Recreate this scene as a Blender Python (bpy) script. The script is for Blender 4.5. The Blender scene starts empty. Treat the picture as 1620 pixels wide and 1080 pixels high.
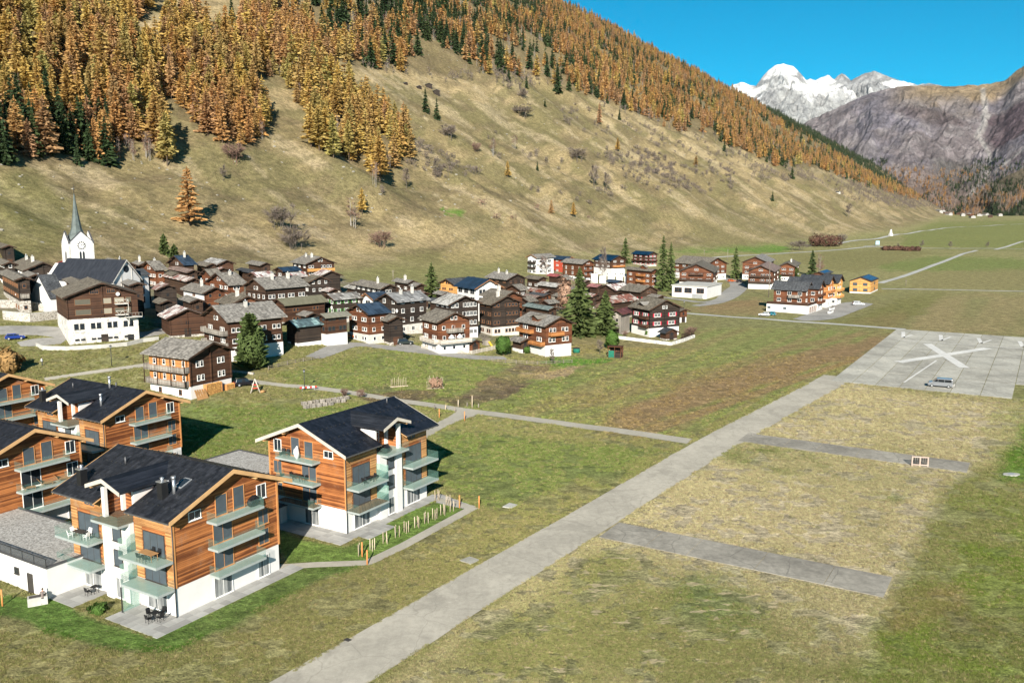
import bpy, bmesh, math, random
import numpy as np
from mathutils import Vector, Matrix

# ------------------------------------------------------------------ camera, world, sun, exposure
scene = bpy.context.scene
COL = scene.collection
R = math.radians
FPX, CAMH = 1400.0, 40.0
PITCH = math.atan((540 - 325) / FPX)
CP, SP = math.cos(PITCH), math.sin(PITCH)
cam = bpy.data.cameras.new('camera')
cam.sensor_width = 36; cam.sensor_fit = 'HORIZONTAL'
cam.lens = 36 * FPX / 1620
cam.clip_start = 1; cam.clip_end = 60000
cam_o = bpy.data.objects.new('camera', cam); COL.objects.link(cam_o)
cam_o.location = (0, 0, CAMH); cam_o.rotation_euler = (R(90) - PITCH, 0, 0)
scene.camera = cam_o

SUN_EL, SUN_AZ = 25.5, 1.8            # degrees; the light travels towards azimuth SUN_AZ
world = bpy.data.worlds.new('World'); scene.world = world; world.use_nodes = True
wn = world.node_tree.nodes; wl = world.node_tree.links
for n in list(wn): wn.remove(n)
w_out = wn.new('ShaderNodeOutputWorld'); w_bg = wn.new('ShaderNodeBackground'); w_sky = wn.new('ShaderNodeTexSky')
w_sky.sky_type = 'NISHITA'; w_sky.sun_disc = False
w_sky.sun_elevation = R(SUN_EL); w_sky.sun_rotation = R(180 + SUN_AZ)
w_sky.altitude = 3000; w_sky.air_density = 1.0; w_sky.dust_density = 0.0; w_sky.ozone_density = 4.0
w_hs = wn.new('ShaderNodeHueSaturation')
w_hs.inputs['Saturation'].default_value = 1.6; w_hs.inputs['Hue'].default_value = 0.472
w_bg.inputs['Strength'].default_value = 0.052
wl.new(w_sky.outputs[0], w_hs.inputs['Color']); wl.new(w_hs.outputs[0], w_bg.inputs['Color']); wl.new(w_bg.outputs[0], w_out.inputs['Surface'])
sun = bpy.data.lights.new('sun', 'SUN'); sun.energy = 5.0; sun.angle = R(0.5); sun.color = (1.0, 0.93, 0.82)
sun_o = bpy.data.objects.new('sun', sun); COL.objects.link(sun_o)
sd = Vector((math.sin(R(SUN_AZ)) * math.cos(R(SUN_EL)), math.cos(R(SUN_AZ)) * math.cos(R(SUN_EL)), -math.sin(R(SUN_EL))))
sun_o.rotation_euler = sd.to_track_quat('-Z', 'Y').to_euler(); sun_o.location = (0, -50, 120)
vs = scene.view_settings
vs.view_transform = 'Standard'; vs.look = 'None'; vs.exposure = 1.08; vs.gamma = 1.0; vs.use_curve_mapping = False

# ------------------------------------------------------------------ numpy noise
rng = np.random.default_rng(7); random.seed(7)
_TAB = rng.random((256, 256))
def vnoise(x, y, s=0):
    x = np.asarray(x, float) + s * 17.31; y = np.asarray(y, float) + s * 41.77
    xi = np.floor(x).astype(np.int64); yi = np.floor(y).astype(np.int64)
    fx = x - xi; fy = y - yi
    fx = fx * fx * fx * (fx * (fx * 6 - 15) + 10); fy = fy * fy * fy * (fy * (fy * 6 - 15) + 10)
    a = _TAB[xi & 255, yi & 255]; b = _TAB[(xi + 1) & 255, yi & 255]
    c = _TAB[xi & 255, (yi + 1) & 255]; d = _TAB[(xi + 1) & 255, (yi + 1) & 255]
    return (a * (1 - fx) + b * fx) * (1 - fy) + (c * (1 - fx) + d * fx) * fy - 0.5
def fbm(x, y, o=4, s=0, g=0.5):
    t = 0.0; a = 1.0
    for i in range(o):
        t = t + a * vnoise(x, y, s + i * 3); x = np.asarray(x) * 2.03; y = np.asarray(y) * 2.03; a *= g
    return t
def sstep(a, b, x):
    t = np.clip((np.asarray(x, float) - a) / (b - a), 0, 1); return t * t * (3 - 2 * t)

# ------------------------------------------------------------------ lie of the land
_SA, _CA = math.sin(R(27.2)), math.cos(R(27.2))
def st_of(x, y): return -_CA * x + _SA * y, _SA * x + _CA * y
S1T = ([0, 250, 650, 900, 1400, 2000, 4000, 9000], [275, 268, 222, 180, 118, 100, 100, 120])
SCT = ([0, 2000, 2828, 4563, 6640, 10000, 14000], [1600, 1420, 1302, 1103, 969, 850, 700])
KS = 0.60
E2X, E2Y = -math.cos(R(31.27)), math.sin(R(31.27))
def terrain(x, y):
    x = np.asarray(x, float); y = np.asarray(y, float)
    s, t = st_of(x, y)
    f = 0.1 * s - 0.03 * t - 3.0
    fan = 0.85 * 1.5 * np.logaddexp(0, np.clip(f, -60, 60) / 1.5) * sstep(130, 230, y)
    fan = fan * (1 - sstep(-80, -400, y))
    s1 = np.interp(t, *S1T); sc = np.interp(t, *SCT)
    d = s - s1
    pl = KS * d
    ov = np.maximum(0, s - sc)
    pl = pl - 0.9 * ov + 0.0
    k = 9.0
    z = k * np.logaddexp(fan / k, np.clip(pl, -2000, 3000) / k) - k * math.log(1.0) * 0
    z = np.where(pl < fan - 60, fan, z)
    m = sstep(-10, 90, d)
    # gullies and hummocks of the hillside
    rg = fbm(t / 120.0 + s / 500.0, s / 420.0, 2, 7)
    z = z + m * (fbm(t / 95.0 + s / 400.0, s / 210.0, 3, 5) * 12 + fbm(x / 34.0, y / 34.0, 4, 9) * 5.5 + (.12 - np.abs(rg)) * 15)
    m2 = sstep(150, 420, d)
    z = z + m2 * fbm(t / 330.0, s / 900.0, 3, 15) * 46
    # low swells on the valley floor
    z = z + sstep(420, 900, y) * (1 - m) * fbm(x / 120.0, y / 120.0, 2, 21) * 2.2
    vv = x * E2X + y * E2Y
    air = sstep(52, 75, vv)
    z = z + (1 - m) * air * sstep(120, 180, y) * fbm(x / 15.0, y / 15.0, 2, 33) * 0.22
    return z
def T1(x, y): return float(terrain(np.array([x]), np.array([y]))[0])
def ray(px, py):
    a = (px - 810) / FPX; b = (540 - py) / FPX
    return a, CP + b * SP, b * CP - SP
_RR = np.exp(np.linspace(math.log(45), math.log(11000), 2200))
def hit(px, py, h=0.0):
    """place in the world (on the land, h metres above it) that the photograph shows at pixel px, py"""
    a, b, c = ray(px, py)
    q = math.hypot(a, b); x = a / q * _RR; y = b / q * _RR; z = CAMH + c / q * _RR
    g = terrain(x, y) + h
    w = np.nonzero(z <= g)[0]
    if len(w) == 0: i = len(_RR) - 1; return Vector((x[i], y[i], g[i]))
    i = w[0]
    if i == 0: return Vector((x[0], y[0], g[0]))
    d0 = z[i - 1] - g[i - 1]; d1 = g[i] - z[i]; f = d0 / (d0 + d1 + 1e-9)
    X = x[i - 1] + (x[i] - x[i - 1]) * f; Y = y[i - 1] + (y[i] - y[i - 1]) * f
    return Vector((X, Y, T1(X, Y) + h))
def flat(px, py, z=0.0):
    a, b, c = ray(px, py); t = (z - CAMH) / c
    return Vector((a * t, b * t, z))
def depth(p): return p[1] * CP - (p[2] - CAMH) * SP
def proj(x, y, z):
    z = z - CAMH; f = y * CP - z * SP; f = np.where(np.abs(f) < 1e-3, 1e-3, f); u = y * SP + z * CP
    return 810 + FPX * x / f, 540 - FPX * u / f
def span(p, d, px):
    k = (px - 810) / FPX; z = p[2] - CAMH
    f0 = p[1] * CP - z * SP; df = d[1] * CP - d[2] * SP
    return (k * f0 - p[0]) / (d[0] - k * df)
def axes(az):
    a = R(az); return Vector((math.sin(a), math.cos(a), 0)), Vector((-math.cos(a), math.sin(a), 0))
E1, E2 = axes(31.27)
def UV(u, v, z=0.0): return Vector((E1.x * u + E2.x * v, E1.y * u + E2.y * v, z))
def inpoly(px, py, poly):
    px = np.asarray(px); py = np.asarray(py); c = np.zeros(px.shape, bool); n = len(poly); j = n - 1
    for i in range(n):
        xi, yi = poly[i]; xj, yj = poly[j]
        if yi != yj:
            c ^= ((yi > py) != (yj > py)) & (px < (xj - xi) * (py - yi) / (yj - yi) + xi)
        j = i
    return c

# ------------------------------------------------------------------ object helpers
def tag(o, label=None, cat=None, group=None, kind=None):
    if label: o['label'] = label
    if cat: o['category'] = cat
    if group: o['group'] = group
    if kind: o['kind'] = kind
    return o
def empty(name, loc, rz=0.0, label=None, cat=None, group=None):
    o = bpy.data.objects.new(name, None); COL.objects.link(o)
    o.location = loc; o.rotation_euler = (0, 0, rz); o.empty_display_size = 0.5
    return tag(o, label, cat, group)
def inst(name, me, parent=None, loc=(0, 0, 0), rz=0.0, sc=None):
    o = bpy.data.objects.new(name, me); COL.objects.link(o)
    if parent is not None: o.parent = parent
    o.location = loc
    if rz: o.rotation_euler = (0, 0, rz)
    if sc is not None: o.scale = sc
    return o
def copy_tree(o, parent=None):
    c = o.copy(); COL.objects.link(c)
    if parent is not None: c.parent = parent
    for ch in list(o.children): copy_tree(ch, c)
    return c
class MB:
    def __init__(s): s.v = []; s.f = []; s.m = []; s.sm = []
    def face(s, pts, m=0, smooth=False):
        i = len(s.v); s.v.extend([tuple(p) for p in pts]); s.f.append(tuple(range(i, i + len(pts)))); s.m.append(m); s.sm.append(smooth); return s
    def hexa(s, p, m=0):
        i = len(s.v); s.v.extend([tuple(q) for q in p])
        for q in ((0, 3, 2, 1), (4, 5, 6, 7), (0, 1, 5, 4), (1, 2, 6, 5), (2, 3, 7, 6), (3, 0, 4, 7)):
            s.f.append(tuple(i + k for k in q)); s.m.append(m); s.sm.append(False)
        return s
    def box(s, x0, x1, y0, y1, z0, z1, m=0):
        return s.hexa([(x0, y0, z0), (x1, y0, z0), (x1, y1, z0), (x0, y1, z0), (x0, y0, z1), (x1, y0, z1), (x1, y1, z1), (x0, y1, z1)], m)
    def prism(s, poly, a, b, ax='y', m=0):
        """poly of (p, q) extruded along ax; ax y: p=x q=z; ax x: p=y q=z; ax z: p=x q=y"""
        def P(p, q, t): return (p, t, q) if ax == 'y' else (t, p, q) if ax == 'x' else (p, q, t)
        n = len(poly); i = len(s.v)
        s.v.extend([P(p, q, a) for p, q in poly] + [P(p, q, b) for p, q in poly])
        s.f.append(tuple(range(i, i + n))); s.f.append(tuple(range(i + 2 * n - 1, i + n - 1, -1)))
        for k in range(n): s.f.append((i + k, i + n + k, i + n + (k + 1) % n, i + (k + 1) % n))
        s.m.extend([m] * (n + 2)); s.sm.extend([False] * (n + 2)); return s
    def tube(s, p0, p1, r0, r1=None, n=6, m=0, cap=True, smooth=True):
        r1 = r0 if r1 is None else r1
        p0 = Vector(p0); p1 = Vector(p1); d = (p1 - p0).normalized()
        a = d.orthogonal().normalized(); b = d.cross(a); i = len(s.v)
        for p, r in ((p0, r0), (p1, r1)):
            for k in range(n):
                t = 2 * math.pi * k / n; s.v.append(tuple(p + a * (r * math.cos(t)) + b * (r * math.sin(t))))
        for k in range(n): s.f.append((i + k, i + (k + 1) % n, i + n + (k + 1) % n, i + n + k)); s.m.append(m); s.sm.append(smooth)
        if cap:
            s.f.append(tuple(i + k for k in reversed(range(n)))); s.f.append(tuple(i + n + k for k in range(n))); s.m += [m, m]; s.sm += [False, False]
        return s
    def mesh(s, name, mats):
        me = bpy.data.meshes.new(name); me.from_pydata(s.v, [], s.f)
        for m in (mats if isinstance(mats, (list, tuple)) else [mats]): me.materials.append(m)
        me.polygons.foreach_set('material_index', s.m); me.polygons.foreach_set('use_smooth', s.sm)
        bm = bmesh.new(); bm.from_mesh(me); bmesh.ops.recalc_face_normals(bm, faces=bm.faces); bm.to_mesh(me); bm.free()
        me.update(); return me
    def build(s, name, mats, parent=None, loc=(0, 0, 0), rz=0.0):
        return inst(name, s.mesh(name, mats), parent, loc, rz)
def grid_mesh(name, X, Y, Z, mats, smooth=True):
    h, w = X.shape
    me = bpy.data.meshes.new(name)
    co = np.stack([X, Y, Z], -1).reshape(-1, 3).astype(np.float32)
    i = np.arange(h * w).reshape(h, w)
    q = np.stack([i[:-1, :-1], i[:-1, 1:], i[1:, 1:], i[1:, :-1]], -1).reshape(-1, 4)
    me.vertices.add(len(co)); me.vertices.foreach_set('co', co.ravel())
    me.loops.add(q.size); me.loops.foreach_set('vertex_index', q.ravel().astype(np.int32))
    me.polygons.add(len(q)); me.polygons.foreach_set('loop_start', np.arange(0, q.size, 4, dtype=np.int32))
    me.polygons.foreach_set('use_smooth', np.full(len(q), smooth))
    me.update(calc_edges=True); me.validate()
    for m in mats: me.materials.append(m)
    return me
def set_col(me, name, arr):
    a = me.attributes.new(name, 'FLOAT_COLOR', 'POINT')
    if arr.shape[1] == 3: arr = np.concatenate([arr, np.ones((len(arr), 1))], 1)
    a.data.foreach_set('color', arr.astype(np.float32).ravel())

# ------------------------------------------------------------------ materials
class NT:
    def __init__(s, name):
        s.m = bpy.data.materials.new(name); s.m.use_nodes = True; s.t = s.m.node_tree; s.n = s.t.nodes; s.l = s.t.links
        s.b = next(n for n in s.n if n.type == 'BSDF_PRINCIPLED'); s.out = next(n for n in s.n if n.type == 'OUTPUT_MATERIAL')
        s._tc = None
    def new(s, t, **kw):
        n = s.n.new(t)
        for k, v in kw.items(): setattr(n, k, v)
        return n
    def set(s, sock, v):
        if hasattr(v, 'links') or isinstance(v, bpy.types.NodeSocket): s.l.new(v, sock)
        else: sock.default_value = v
    def coord(s, kind='Object', sc=(1, 1, 1), rot=(0, 0, 0)):
        if s._tc is None: s._tc = s.new('ShaderNodeTexCoord')
        o = s._tc.outputs['Object']
        if kind == 'World':
            o = s.new('ShaderNodeNewGeometry').outputs['Position']
        mp = s.new('ShaderNodeMapping'); mp.inputs['Scale'].default_value = sc; mp.inputs['Rotation'].default_value = rot
        s.l.new(o, mp.inputs['Vector']); return mp.outputs[0]
    def noise(s, vec, scale, detail=3, rough=0.55, dist=0.0):
        n = s.new('ShaderNodeTexNoise'); n.inputs['Scale'].default_value = scale; n.inputs['Detail'].default_value = detail
        n.inputs['Roughness'].default_value = rough; n.inputs['Distortion'].default_value = dist
        s.l.new(vec, n.inputs['Vector']); return n.outputs['Fac']
    def vor(s, vec, scale, out='Color', feature='F1'):
        n = s.new('ShaderNodeTexVoronoi'); n.feature = feature; n.inputs['Scale'].default_value = scale; s.l.new(vec, n.inputs['Vector']); return n.outputs[out]
    def ramp(s, fac, a, b, ca=0.0, cb=1.0):
        n = s.new('ShaderNodeMapRange'); n.inputs['From Min'].default_value = a; n.inputs['From Max'].default_value = b
        n.inputs['To Min'].default_value = ca; n.inputs['To Max'].default_value = cb; n.interpolation_type = 'SMOOTHSTEP'
        s.l.new(fac, n.inputs['Value']); return n.outputs[0]
    def mix(s, fac, a, b, mode='MIX'):
        n = s.new('ShaderNodeMix'); n.data_type = 'RGBA'; n.blend_type = mode
        def c(v): return (v[0], v[1], v[2], 1) if isinstance(v, tuple) else v
        s.set(n.inputs['Factor'], fac); s.set(n.inputs['A'], c(a)); s.set(n.inputs['B'], c(b)); return n.outputs['Result']
    def math(s, op, a, b=0.0):
        n = s.new('ShaderNodeMath', operation=op); s.set(n.inputs[0], a); s.set(n.inputs[1], b); return n.outputs[0]
    def attr(s, name, out='Color'):
        n = s.new('ShaderNodeAttribute'); n.attribute_name = name; return n.outputs[out]
    def sep(s, v):
        n = s.new('ShaderNodeSeparateXYZ'); s.l.new(v, n.inputs[0]); return n.outputs
    def rand(s): return s.new('ShaderNodeObjectInfo').outputs['Random']
    def bump(s, h, strength=0.3, dist=0.05):
        n = s.new('ShaderNodeBump'); n.inputs['Strength'].default_value = strength; n.inputs['Distance'].default_value = dist
        s.l.new(h, n.inputs['Height']); s.l.new(n.outputs[0], s.b.inputs['Normal']); return n
    def done(s, col=None, rough=0.8, spec=0.3, metal=0.0):
        if col is not None: s.set(s.b.inputs['Base Color'], (col[0], col[1], col[2], 1) if isinstance(col, tuple) else col)
        s.set(s.b.inputs['Roughness'], rough); s.b.inputs['Specular IOR Level'].default_value = spec; s.b.inputs['Metallic'].default_value = metal
        return s.m
def sc3(c, k): return (c[0] * k, c[1] * k, c[2] * k)
def m_plain(name, c, rough=0.7, spec=0.3, var=0.15, scale=1.2, metal=0.0):
    t = NT(name); v = t.coord()
    f = t.noise(v, scale, 4, 0.6)
    return t.done(t.mix(t.ramp(f, 0.3, 0.7), sc3(c, 1 - var), sc3(c, 1 + var)), rough, spec, metal)
def m_wood(name, c1, c2, plank=0.17, line=0.55, vert=False, bl=0.5, bleach=.3):
    """boards: every board its own shade, dark joint, grain along the board"""
    t = NT(name); v0_ = t.coord(); ad = t.new('ShaderNodeVectorMath', operation='ADD'); t.l.new(v0_, ad.inputs[0])
    lo_ = t.new('ShaderNodeObjectInfo').outputs['Location']; t.l.new(lo_, ad.inputs[1]); v = ad.outputs[0]
    x, y, z = t.sep(v0_)
    a = t.math('ADD', x, y) if vert else z
    i = t.math('FLOOR', t.math('DIVIDE', a, plank)); fr = t.math('FRACT', t.math('DIVIDE', a, plank))
    wn_ = t.new('ShaderNodeTexWhiteNoise'); wn_.noise_dimensions = '1D'; t.l.new(t.math('ADD', i, t.math('FLOOR', t.sep(lo_)[0])), wn_.inputs['W'])
    mp = t.new('ShaderNodeMapping'); mp.inputs['Scale'].default_value = (3, 3, .5) if vert else (.5, .5, 9); t.l.new(v, mp.inputs['Vector'])
    g = t.noise(mp.outputs[0], 1.6, 4, 0.65)
    big = t.noise(v, 0.35, 3)
    f = t.math('ADD', t.math('MULTIPLY', wn_.outputs[0], 0.5), t.math('MULTIPLY', g, 0.55))
    f = t.math('ADD', f, t.math('MULTIPLY', t.math('SUBTRACT', big, 0.5), 0.6))
    c = t.mix(t.ramp(f, 0.2, 0.85), c1, c2)
    j = t.ramp(fr, 0.0, 0.16); c = t.mix(t.math('MULTIPLY', t.math('SUBTRACT', 1.0, j), line), c, sc3(c1, 0.25))
    lum = sum(c2) / 3
    c = t.mix(t.ramp(t.noise(v, .55, 4, .7), .52, .72, 0, bleach), c, (lum * .95, lum * .82, lum * .68))
    t.bump(j, bl, 0.02)
    return t.done(c, 0.75, 0.25)
def m_roof(name, c1, c2, rows=0.35, cols=0.0, rough=0.75, patch=None, pamt=0.5, spec=0.3, streak=0.3, tile=.35):
    """roof skin: courses across the slope, seams down it, weathering; local Y runs along the ridge"""
    t = NT(name); v = t.coord(); x, y, z = t.sep(v)
    f = t.noise(t.coord(sc=(.5, 1.6, .5)), 0.9, 5, 0.65)
    c = t.mix(t.ramp(f, 0.3, 0.72), c1, c2)
    if patch:
        iy = t.math('FLOOR', t.math('DIVIDE', y, 0.9)); iz = t.math('FLOOR', t.math('DIVIDE', z, 0.75))
        cmb = t.new('ShaderNodeCombineXYZ'); t.l.new(iy, cmb.inputs[0]); t.l.new(iz, cmb.inputs[1])
        w2 = t.new('ShaderNodeTexWhiteNoise'); w2.noise_dimensions = '3D'; t.l.new(cmb.outputs[0], w2.inputs['Vector'])
        ff = t.math('ADD', t.math('MULTIPLY', w2.outputs[0], 0.7), t.math('MULTIPLY', t.noise(t.coord(sc=(.3, 1.2, .3)), 0.8, 3), 0.6))
        c = t.mix(t.ramp(ff, 0.62 - pamt * .3, 0.7 - pamt * .3), c, patch)
    st_ = t.noise(t.coord(sc=(.25, 5, .25)), 1.0, 3); c = t.mix(t.math('MULTIPLY', t.ramp(st_, .45, .75), streak), c, sc3(c1, 0.45))
    if cols and tile:
        cb = t.new('ShaderNodeCombineXYZ'); t.l.new(t.math('FLOOR', t.math('DIVIDE', y, cols)), cb.inputs[0]); t.l.new(t.math('FLOOR', t.math('DIVIDE', z, rows * .4)), cb.inputs[1])
        w3 = t.new('ShaderNodeTexWhiteNoise'); t.l.new(cb.outputs[0], w3.inputs['Vector']); hv = t.new('ShaderNodeHueSaturation'); t.l.new(c, hv.inputs['Color']); t.l.new(t.ramp(w3.outputs[0], 0, 1, 1 - tile, 1 + tile), hv.inputs['Value']); c = hv.outputs[0]
    hr = t.new('ShaderNodeHueSaturation'); t.l.new(c, hr.inputs['Color']); t.l.new(t.ramp(t.rand(), 0, 1, .78, 1.2), hr.inputs['Value']); t.l.new(t.ramp(t.rand(), 1, 0, .7, 1.5), hr.inputs['Saturation']); c = hr.outputs[0]
    fz = t.math('FRACT', t.math('DIVIDE', z, rows * 0.4)); h = t.ramp(fz, 0, 0.25)
    if cols:
        fy = t.math('FRACT', t.math('DIVIDE', y, cols)); hy = t.ramp(fy, 0, 0.14)
        h = t.math('MULTIPLY', h, hy); c = t.mix(t.math('MULTIPLY', t.math('SUBTRACT', 1.0, hy), .6), c, sc3(c1, 0.4))
    c = t.mix(t.math('MULTIPLY', t.math('SUBTRACT', 1.0, t.ramp(fz, 0, .25)), .35), c, sc3(c1, 0.5))
    t.bump(h, 0.5, 0.03)
    return t.done(c, rough, spec)
def m_leaf(name, cols, rough=0.75, transl=0.3, spread=1.0):
    t = NT(name)
    r = t.rand(); cr = t.new('ShaderNodeValToRGB')
    el = cr.color_ramp.elements
    while len(el) < len(cols): el.new(0.5)
    for i, c in enumerate(cols): el[i].position = i / max(1, len(cols) - 1); el[i].color = (c[0], c[1], c[2], 1)
    t.l.new(r, cr.inputs[0])
    n = t.noise(t.coord(), 0.55, 2)
    hsv = t.new('ShaderNodeHueSaturation'); t.l.new(cr.outputs[0], hsv.inputs['Color'])
    t.l.new(t.ramp(n, .3, .7, 1 - .28 * spread, 1 + .28 * spread), hsv.inputs['Value'])
    t.done(hsv.outputs[0], rough, 0.15)
    if transl:
        tr = t.new('ShaderNodeBsdfTranslucent'); t.l.new(hsv.outputs[0], tr.inputs['Color'])
        ms = t.new('ShaderNodeMixShader'); ms.inputs[0].default_value = transl
        t.l.new(t.b.outputs[0], ms.inputs[1]); t.l.new(tr.outputs[0], ms.inputs[2]); t.l.new(ms.outputs[0], t.out.inputs['Surface'])
    return t.m
def m_glass(name, tint, alpha, rough=0.04):
    t = NT(name); t.done(tint, rough, 0.5); t.b.inputs['Alpha'].default_value = alpha; return t.m
M = {}
M['white'] = m_plain('white_render', (.60, .59, .575), .85, .2, .04, .5)
M['oldwhite'] = m_plain('old_white_render', (.47, .45, .41), .9, .2, .16, 1.6)
M['greyrender'] = m_plain('grey_render', (.34, .33, .32), .9, .2, .12, 1.0)
M['red_render'] = m_plain('red_render', (.42, .07, .04), .85, .2, .08, .6)
M['stone'] = None
def m_stone(name, c, scale=1.7, mortar=(.5, .48, .44)):
    t = NT(name); v = t.coord()
    d = t.vor(v, scale, 'Distance', 'DISTANCE_TO_EDGE'); cc = t.vor(v, scale, 'Color')
    s = t.sep(cc)[0]
    c1 = t.mix(s, sc3(c, .6), sc3(c, 1.25)); e = t.ramp(d, 0.02, 0.1)
    t.bump(e, .8, .05)
    return t.done(t.mix(e, mortar, c1), .9, .2)
M['stone'] = m_stone('rubble_stone', (.34, .31, .27))
M['whitestone'] = m_stone('whitewashed_stone', (.56, .54, .5), 1.3, (.62, .6, .56))
M['wood_dark'] = m_wood('dark_timber', (.022, .013, .009), (.075, .042, .026), .28)
M['wood_black'] = m_wood('blackened_timber', (.015, .011, .009), (.045, .032, .024), .28)
M['wood_brown'] = m_wood('brown_timber', (.032, .015, .009), (.085, .040, .022), .28)
M['wood_red'] = m_wood('red_brown_timber', (.065, .024, .012), (.17, .064, .028), .25)
M['wood_orange'] = m_wood('orange_timber', (.26, .10, .03), (.50, .22, .075), .2)
M['wood_yellow'] = m_wood('yellow_timber', (.40, .19, .055), (.62, .33, .11), .2)
M['wood_grey'] = m_wood('weathered_grey_boards', (.16, .145, .125), (.34, .31, .27), .22, .7, True)
M['larch_cladding'] = m_wood('larch_cladding', (.115, .034, .011), (.44, .165, .052), .19, .8)
M['larch_pale'] = m_wood('pale_larch_battens', (.22, .10, .035), (.52, .28, .11), .16, .85)
M['beam'] = m_plain('glulam_beam', (.50, .30, .14), .7, .2, .12, 1.0)
M['fascia'] = m_plain('grey_white_fascia', (.46, .42, .36), .7, .3, .08, 1.0)
M['deck'] = m_wood('deck_boards', (.10, .055, .03), (.20, .12, .07), .14, .7, True)
M['r_grey'] = m_roof('grey_slab_roof', (.125, .112, .094), (.225, .205, .175), .35, .55)
M['r_lgrey'] = m_roof('pale_stone_roof', (.17, .16, .14), (.29, .275, .245), .35, .5, patch=(.34, .33, .30), pamt=.3)
M['r_olive'] = m_roof('olive_fibre_roof', (.155, .15, .115), (.225, .215, .17), .5, 0)
M['r_dark'] = m_roof('dark_slate_roof', (.035, .038, .043), (.07, .075, .082), .35, .4)
M['r_navy'] = m_roof('navy_metal_roof', (.010, .026, .050), (.018, .040, .072), 2, .55, .55, spec=.3, streak=.1)
M['r_rust'] = m_roof('rusty_sheet_roof', (.15, .05, .04), (.23, .085, .065), .5, .7, patch=(.46, .42, .39), pamt=.55)
M['r_rustlight'] = m_roof('patched_sheet_roof', (.33, .30, .27), (.46, .42, .38), .5, .7, patch=(.20, .09, .07), pamt=.35)
M['r_red'] = m_roof('red_metal_roof', (.22, .05, .05), (.31, .085, .08), .6, .7)
M['r_darkred'] = m_roof('dark_red_metal_roof', (.085, .022, .022), (.12, .036, .034), 1.2, .6)
M['r_brown'] = m_roof('brown_sheet_roof', (.13, .082, .064), (.21, .135, .105), .4, .6)
M['r_pink'] = m_roof('faded_pink_sheet_roof', (.30, .17, .16), (.42, .26, .25), .5, .6, patch=(.45, .43, .41), pamt=.3)
M['r_teal'] = m_roof('worn_turquoise_roof', (.20, .30, .31), (.36, .45, .45), .8, .7, patch=(.09, .12, .13), pamt=.45)
M['r_green'] = m_roof('green_grey_roof', (.12, .15, .145), (.19, .225, .215), .8, .45)
M['r_seam'] = m_roof('standing_seam_roof', (.12, .12, .12), (.19, .19, .188), 2, .8)
M['r_striped'] = m_roof('striped_pale_roof', (.30, .295, .28), (.44, .43, .41), 2, 1.1, patch=(.16, .15, .14), pamt=.25)
M['r_slate'] = m_roof('black_tile_roof', (.0075, .0085, .012), (.019, .021, .028), .5, .42, .5, spec=.35, streak=.05, tile=.32)
M['blind_olive'] = m_plain('olive_roller_blind', (.085, .078, .058), .7, .3, .08)
M['glass'] = NT('window_glass').done((.018, .024, .030), .06, .6)
M['blind'] = m_plain('grey_blinds', (.060, .076, .090), .4, .4, .12, .8)
M['curtain'] = m_wood('curtained_glass', (.06, .07, .075), (.30, .305, .30), .42, .6, True, .1, 0)
M['frame_white'] = m_plain('white_frame', (.76, .75, .72), .5, .3, .03)
M['frame_brown'] = m_plain('brown_frame', (.20, .095, .045), .6, .3, .1)
M['frame_dark'] = m_plain('dark_frame', (.05, .045, .04), .6, .3, .1)
M['frame_orange'] = m_plain('larch_frame', (.46, .21, .075), .6, .3, .1)
M['shutter_red'] = m_plain('red_shutter', (.40, .02, .04), .6, .3, .08)
M['shutter_green'] = m_plain('green_shutter', (.05, .16, .04), .6, .3, .08)
M['shutter_beige'] = m_plain('beige_roller_blind', (.24, .215, .165), .7, .3, .06)
M['balglass'] = m_glass('green_balcony_glass', (.30, .50, .42), .30)
M['railglass'] = m_glass('clear_balcony_glass', (.16, .30, .25), .10)
M['slab'] = m_plain('balcony_slab', (.29, .32, .31), .6, .3, .06)
M['baltile'] = m_plain('pale_green_balcony_floor', (.29, .365, .325), .35, .4, .05)
M['metal'] = m_plain('dark_metal', (.05, .052, .055), .45, .5, .1, 1.0, .6)
M['steel'] = m_plain('bright_steel', (.55, .56, .58), .3, .5, .1, 1.0, .8)
M['gutter'] = m_plain('gutter_metal', (.10, .10, .105), .5, .5, .1, 1.0, .4)
M['concrete_wall'] = m_plain('concrete', (.40, .39, .36), .85, .2, .12, 1.0)
M['black'] = m_plain('black_plastic', (.012, .012, .013), .5, .4, .2)
M['chairwood'] = m_plain('teak_furniture', (.34, .19, .08), .6, .3, .15)
M['whiteplastic'] = m_plain('white_plastic', (.75, .75, .74), .5, .4, .03)
M['stake'] = m_wood('bleached_stakes', (.34, .27, .19), (.52, .44, .33), .12, .3, True)
M['post_orange'] = m_plain('orange_marker_post', (.55, .22, .07), .6, .3, .12)
M['galv'] = m_plain('galvanised_metal', (.38, .39, .40), .5, .5, .1, 1, .5)
M['post_wood'] = m_wood('grey_posts', (.13, .11, .09), (.26, .225, .185), .2, .3, True)
M['bark'] = m_plain('larch_bark', (.10, .075, .055), .9, .1, .3, 2.0)
M['barkpale'] = m_plain('pale_bark', (.27, .25, .225), .9, .1, .25, 2.0)
M['barkgrey'] = m_plain('grey_twigs', (.135, .115, .10), .9, .1, .3, 1.0)
M['barkred'] = m_plain('reddish_twigs', (.17, .105, .085), .9, .1, .3, 1.0)
M['larch'] = m_leaf('larch_needles', [(.37, .23, .075), (.46, .31, .09), (.50, .36, .105), (.39, .26, .10), (.34, .30, .10), (.43, .27, .085), (.31, .20, .09)])
M['larch_rust'] = m_leaf('rusty_larch_needles', [(.38, .205, .085), (.45, .25, .085), (.36, .215, .12), (.48, .29, .095), (.32, .20, .115)])
M['spruce'] = m_leaf('spruce_needles', [(.022, .040, .015), (.034, .056, .02), (.028, .048, .02), (.045, .065, .022)], transl=.08)
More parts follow.
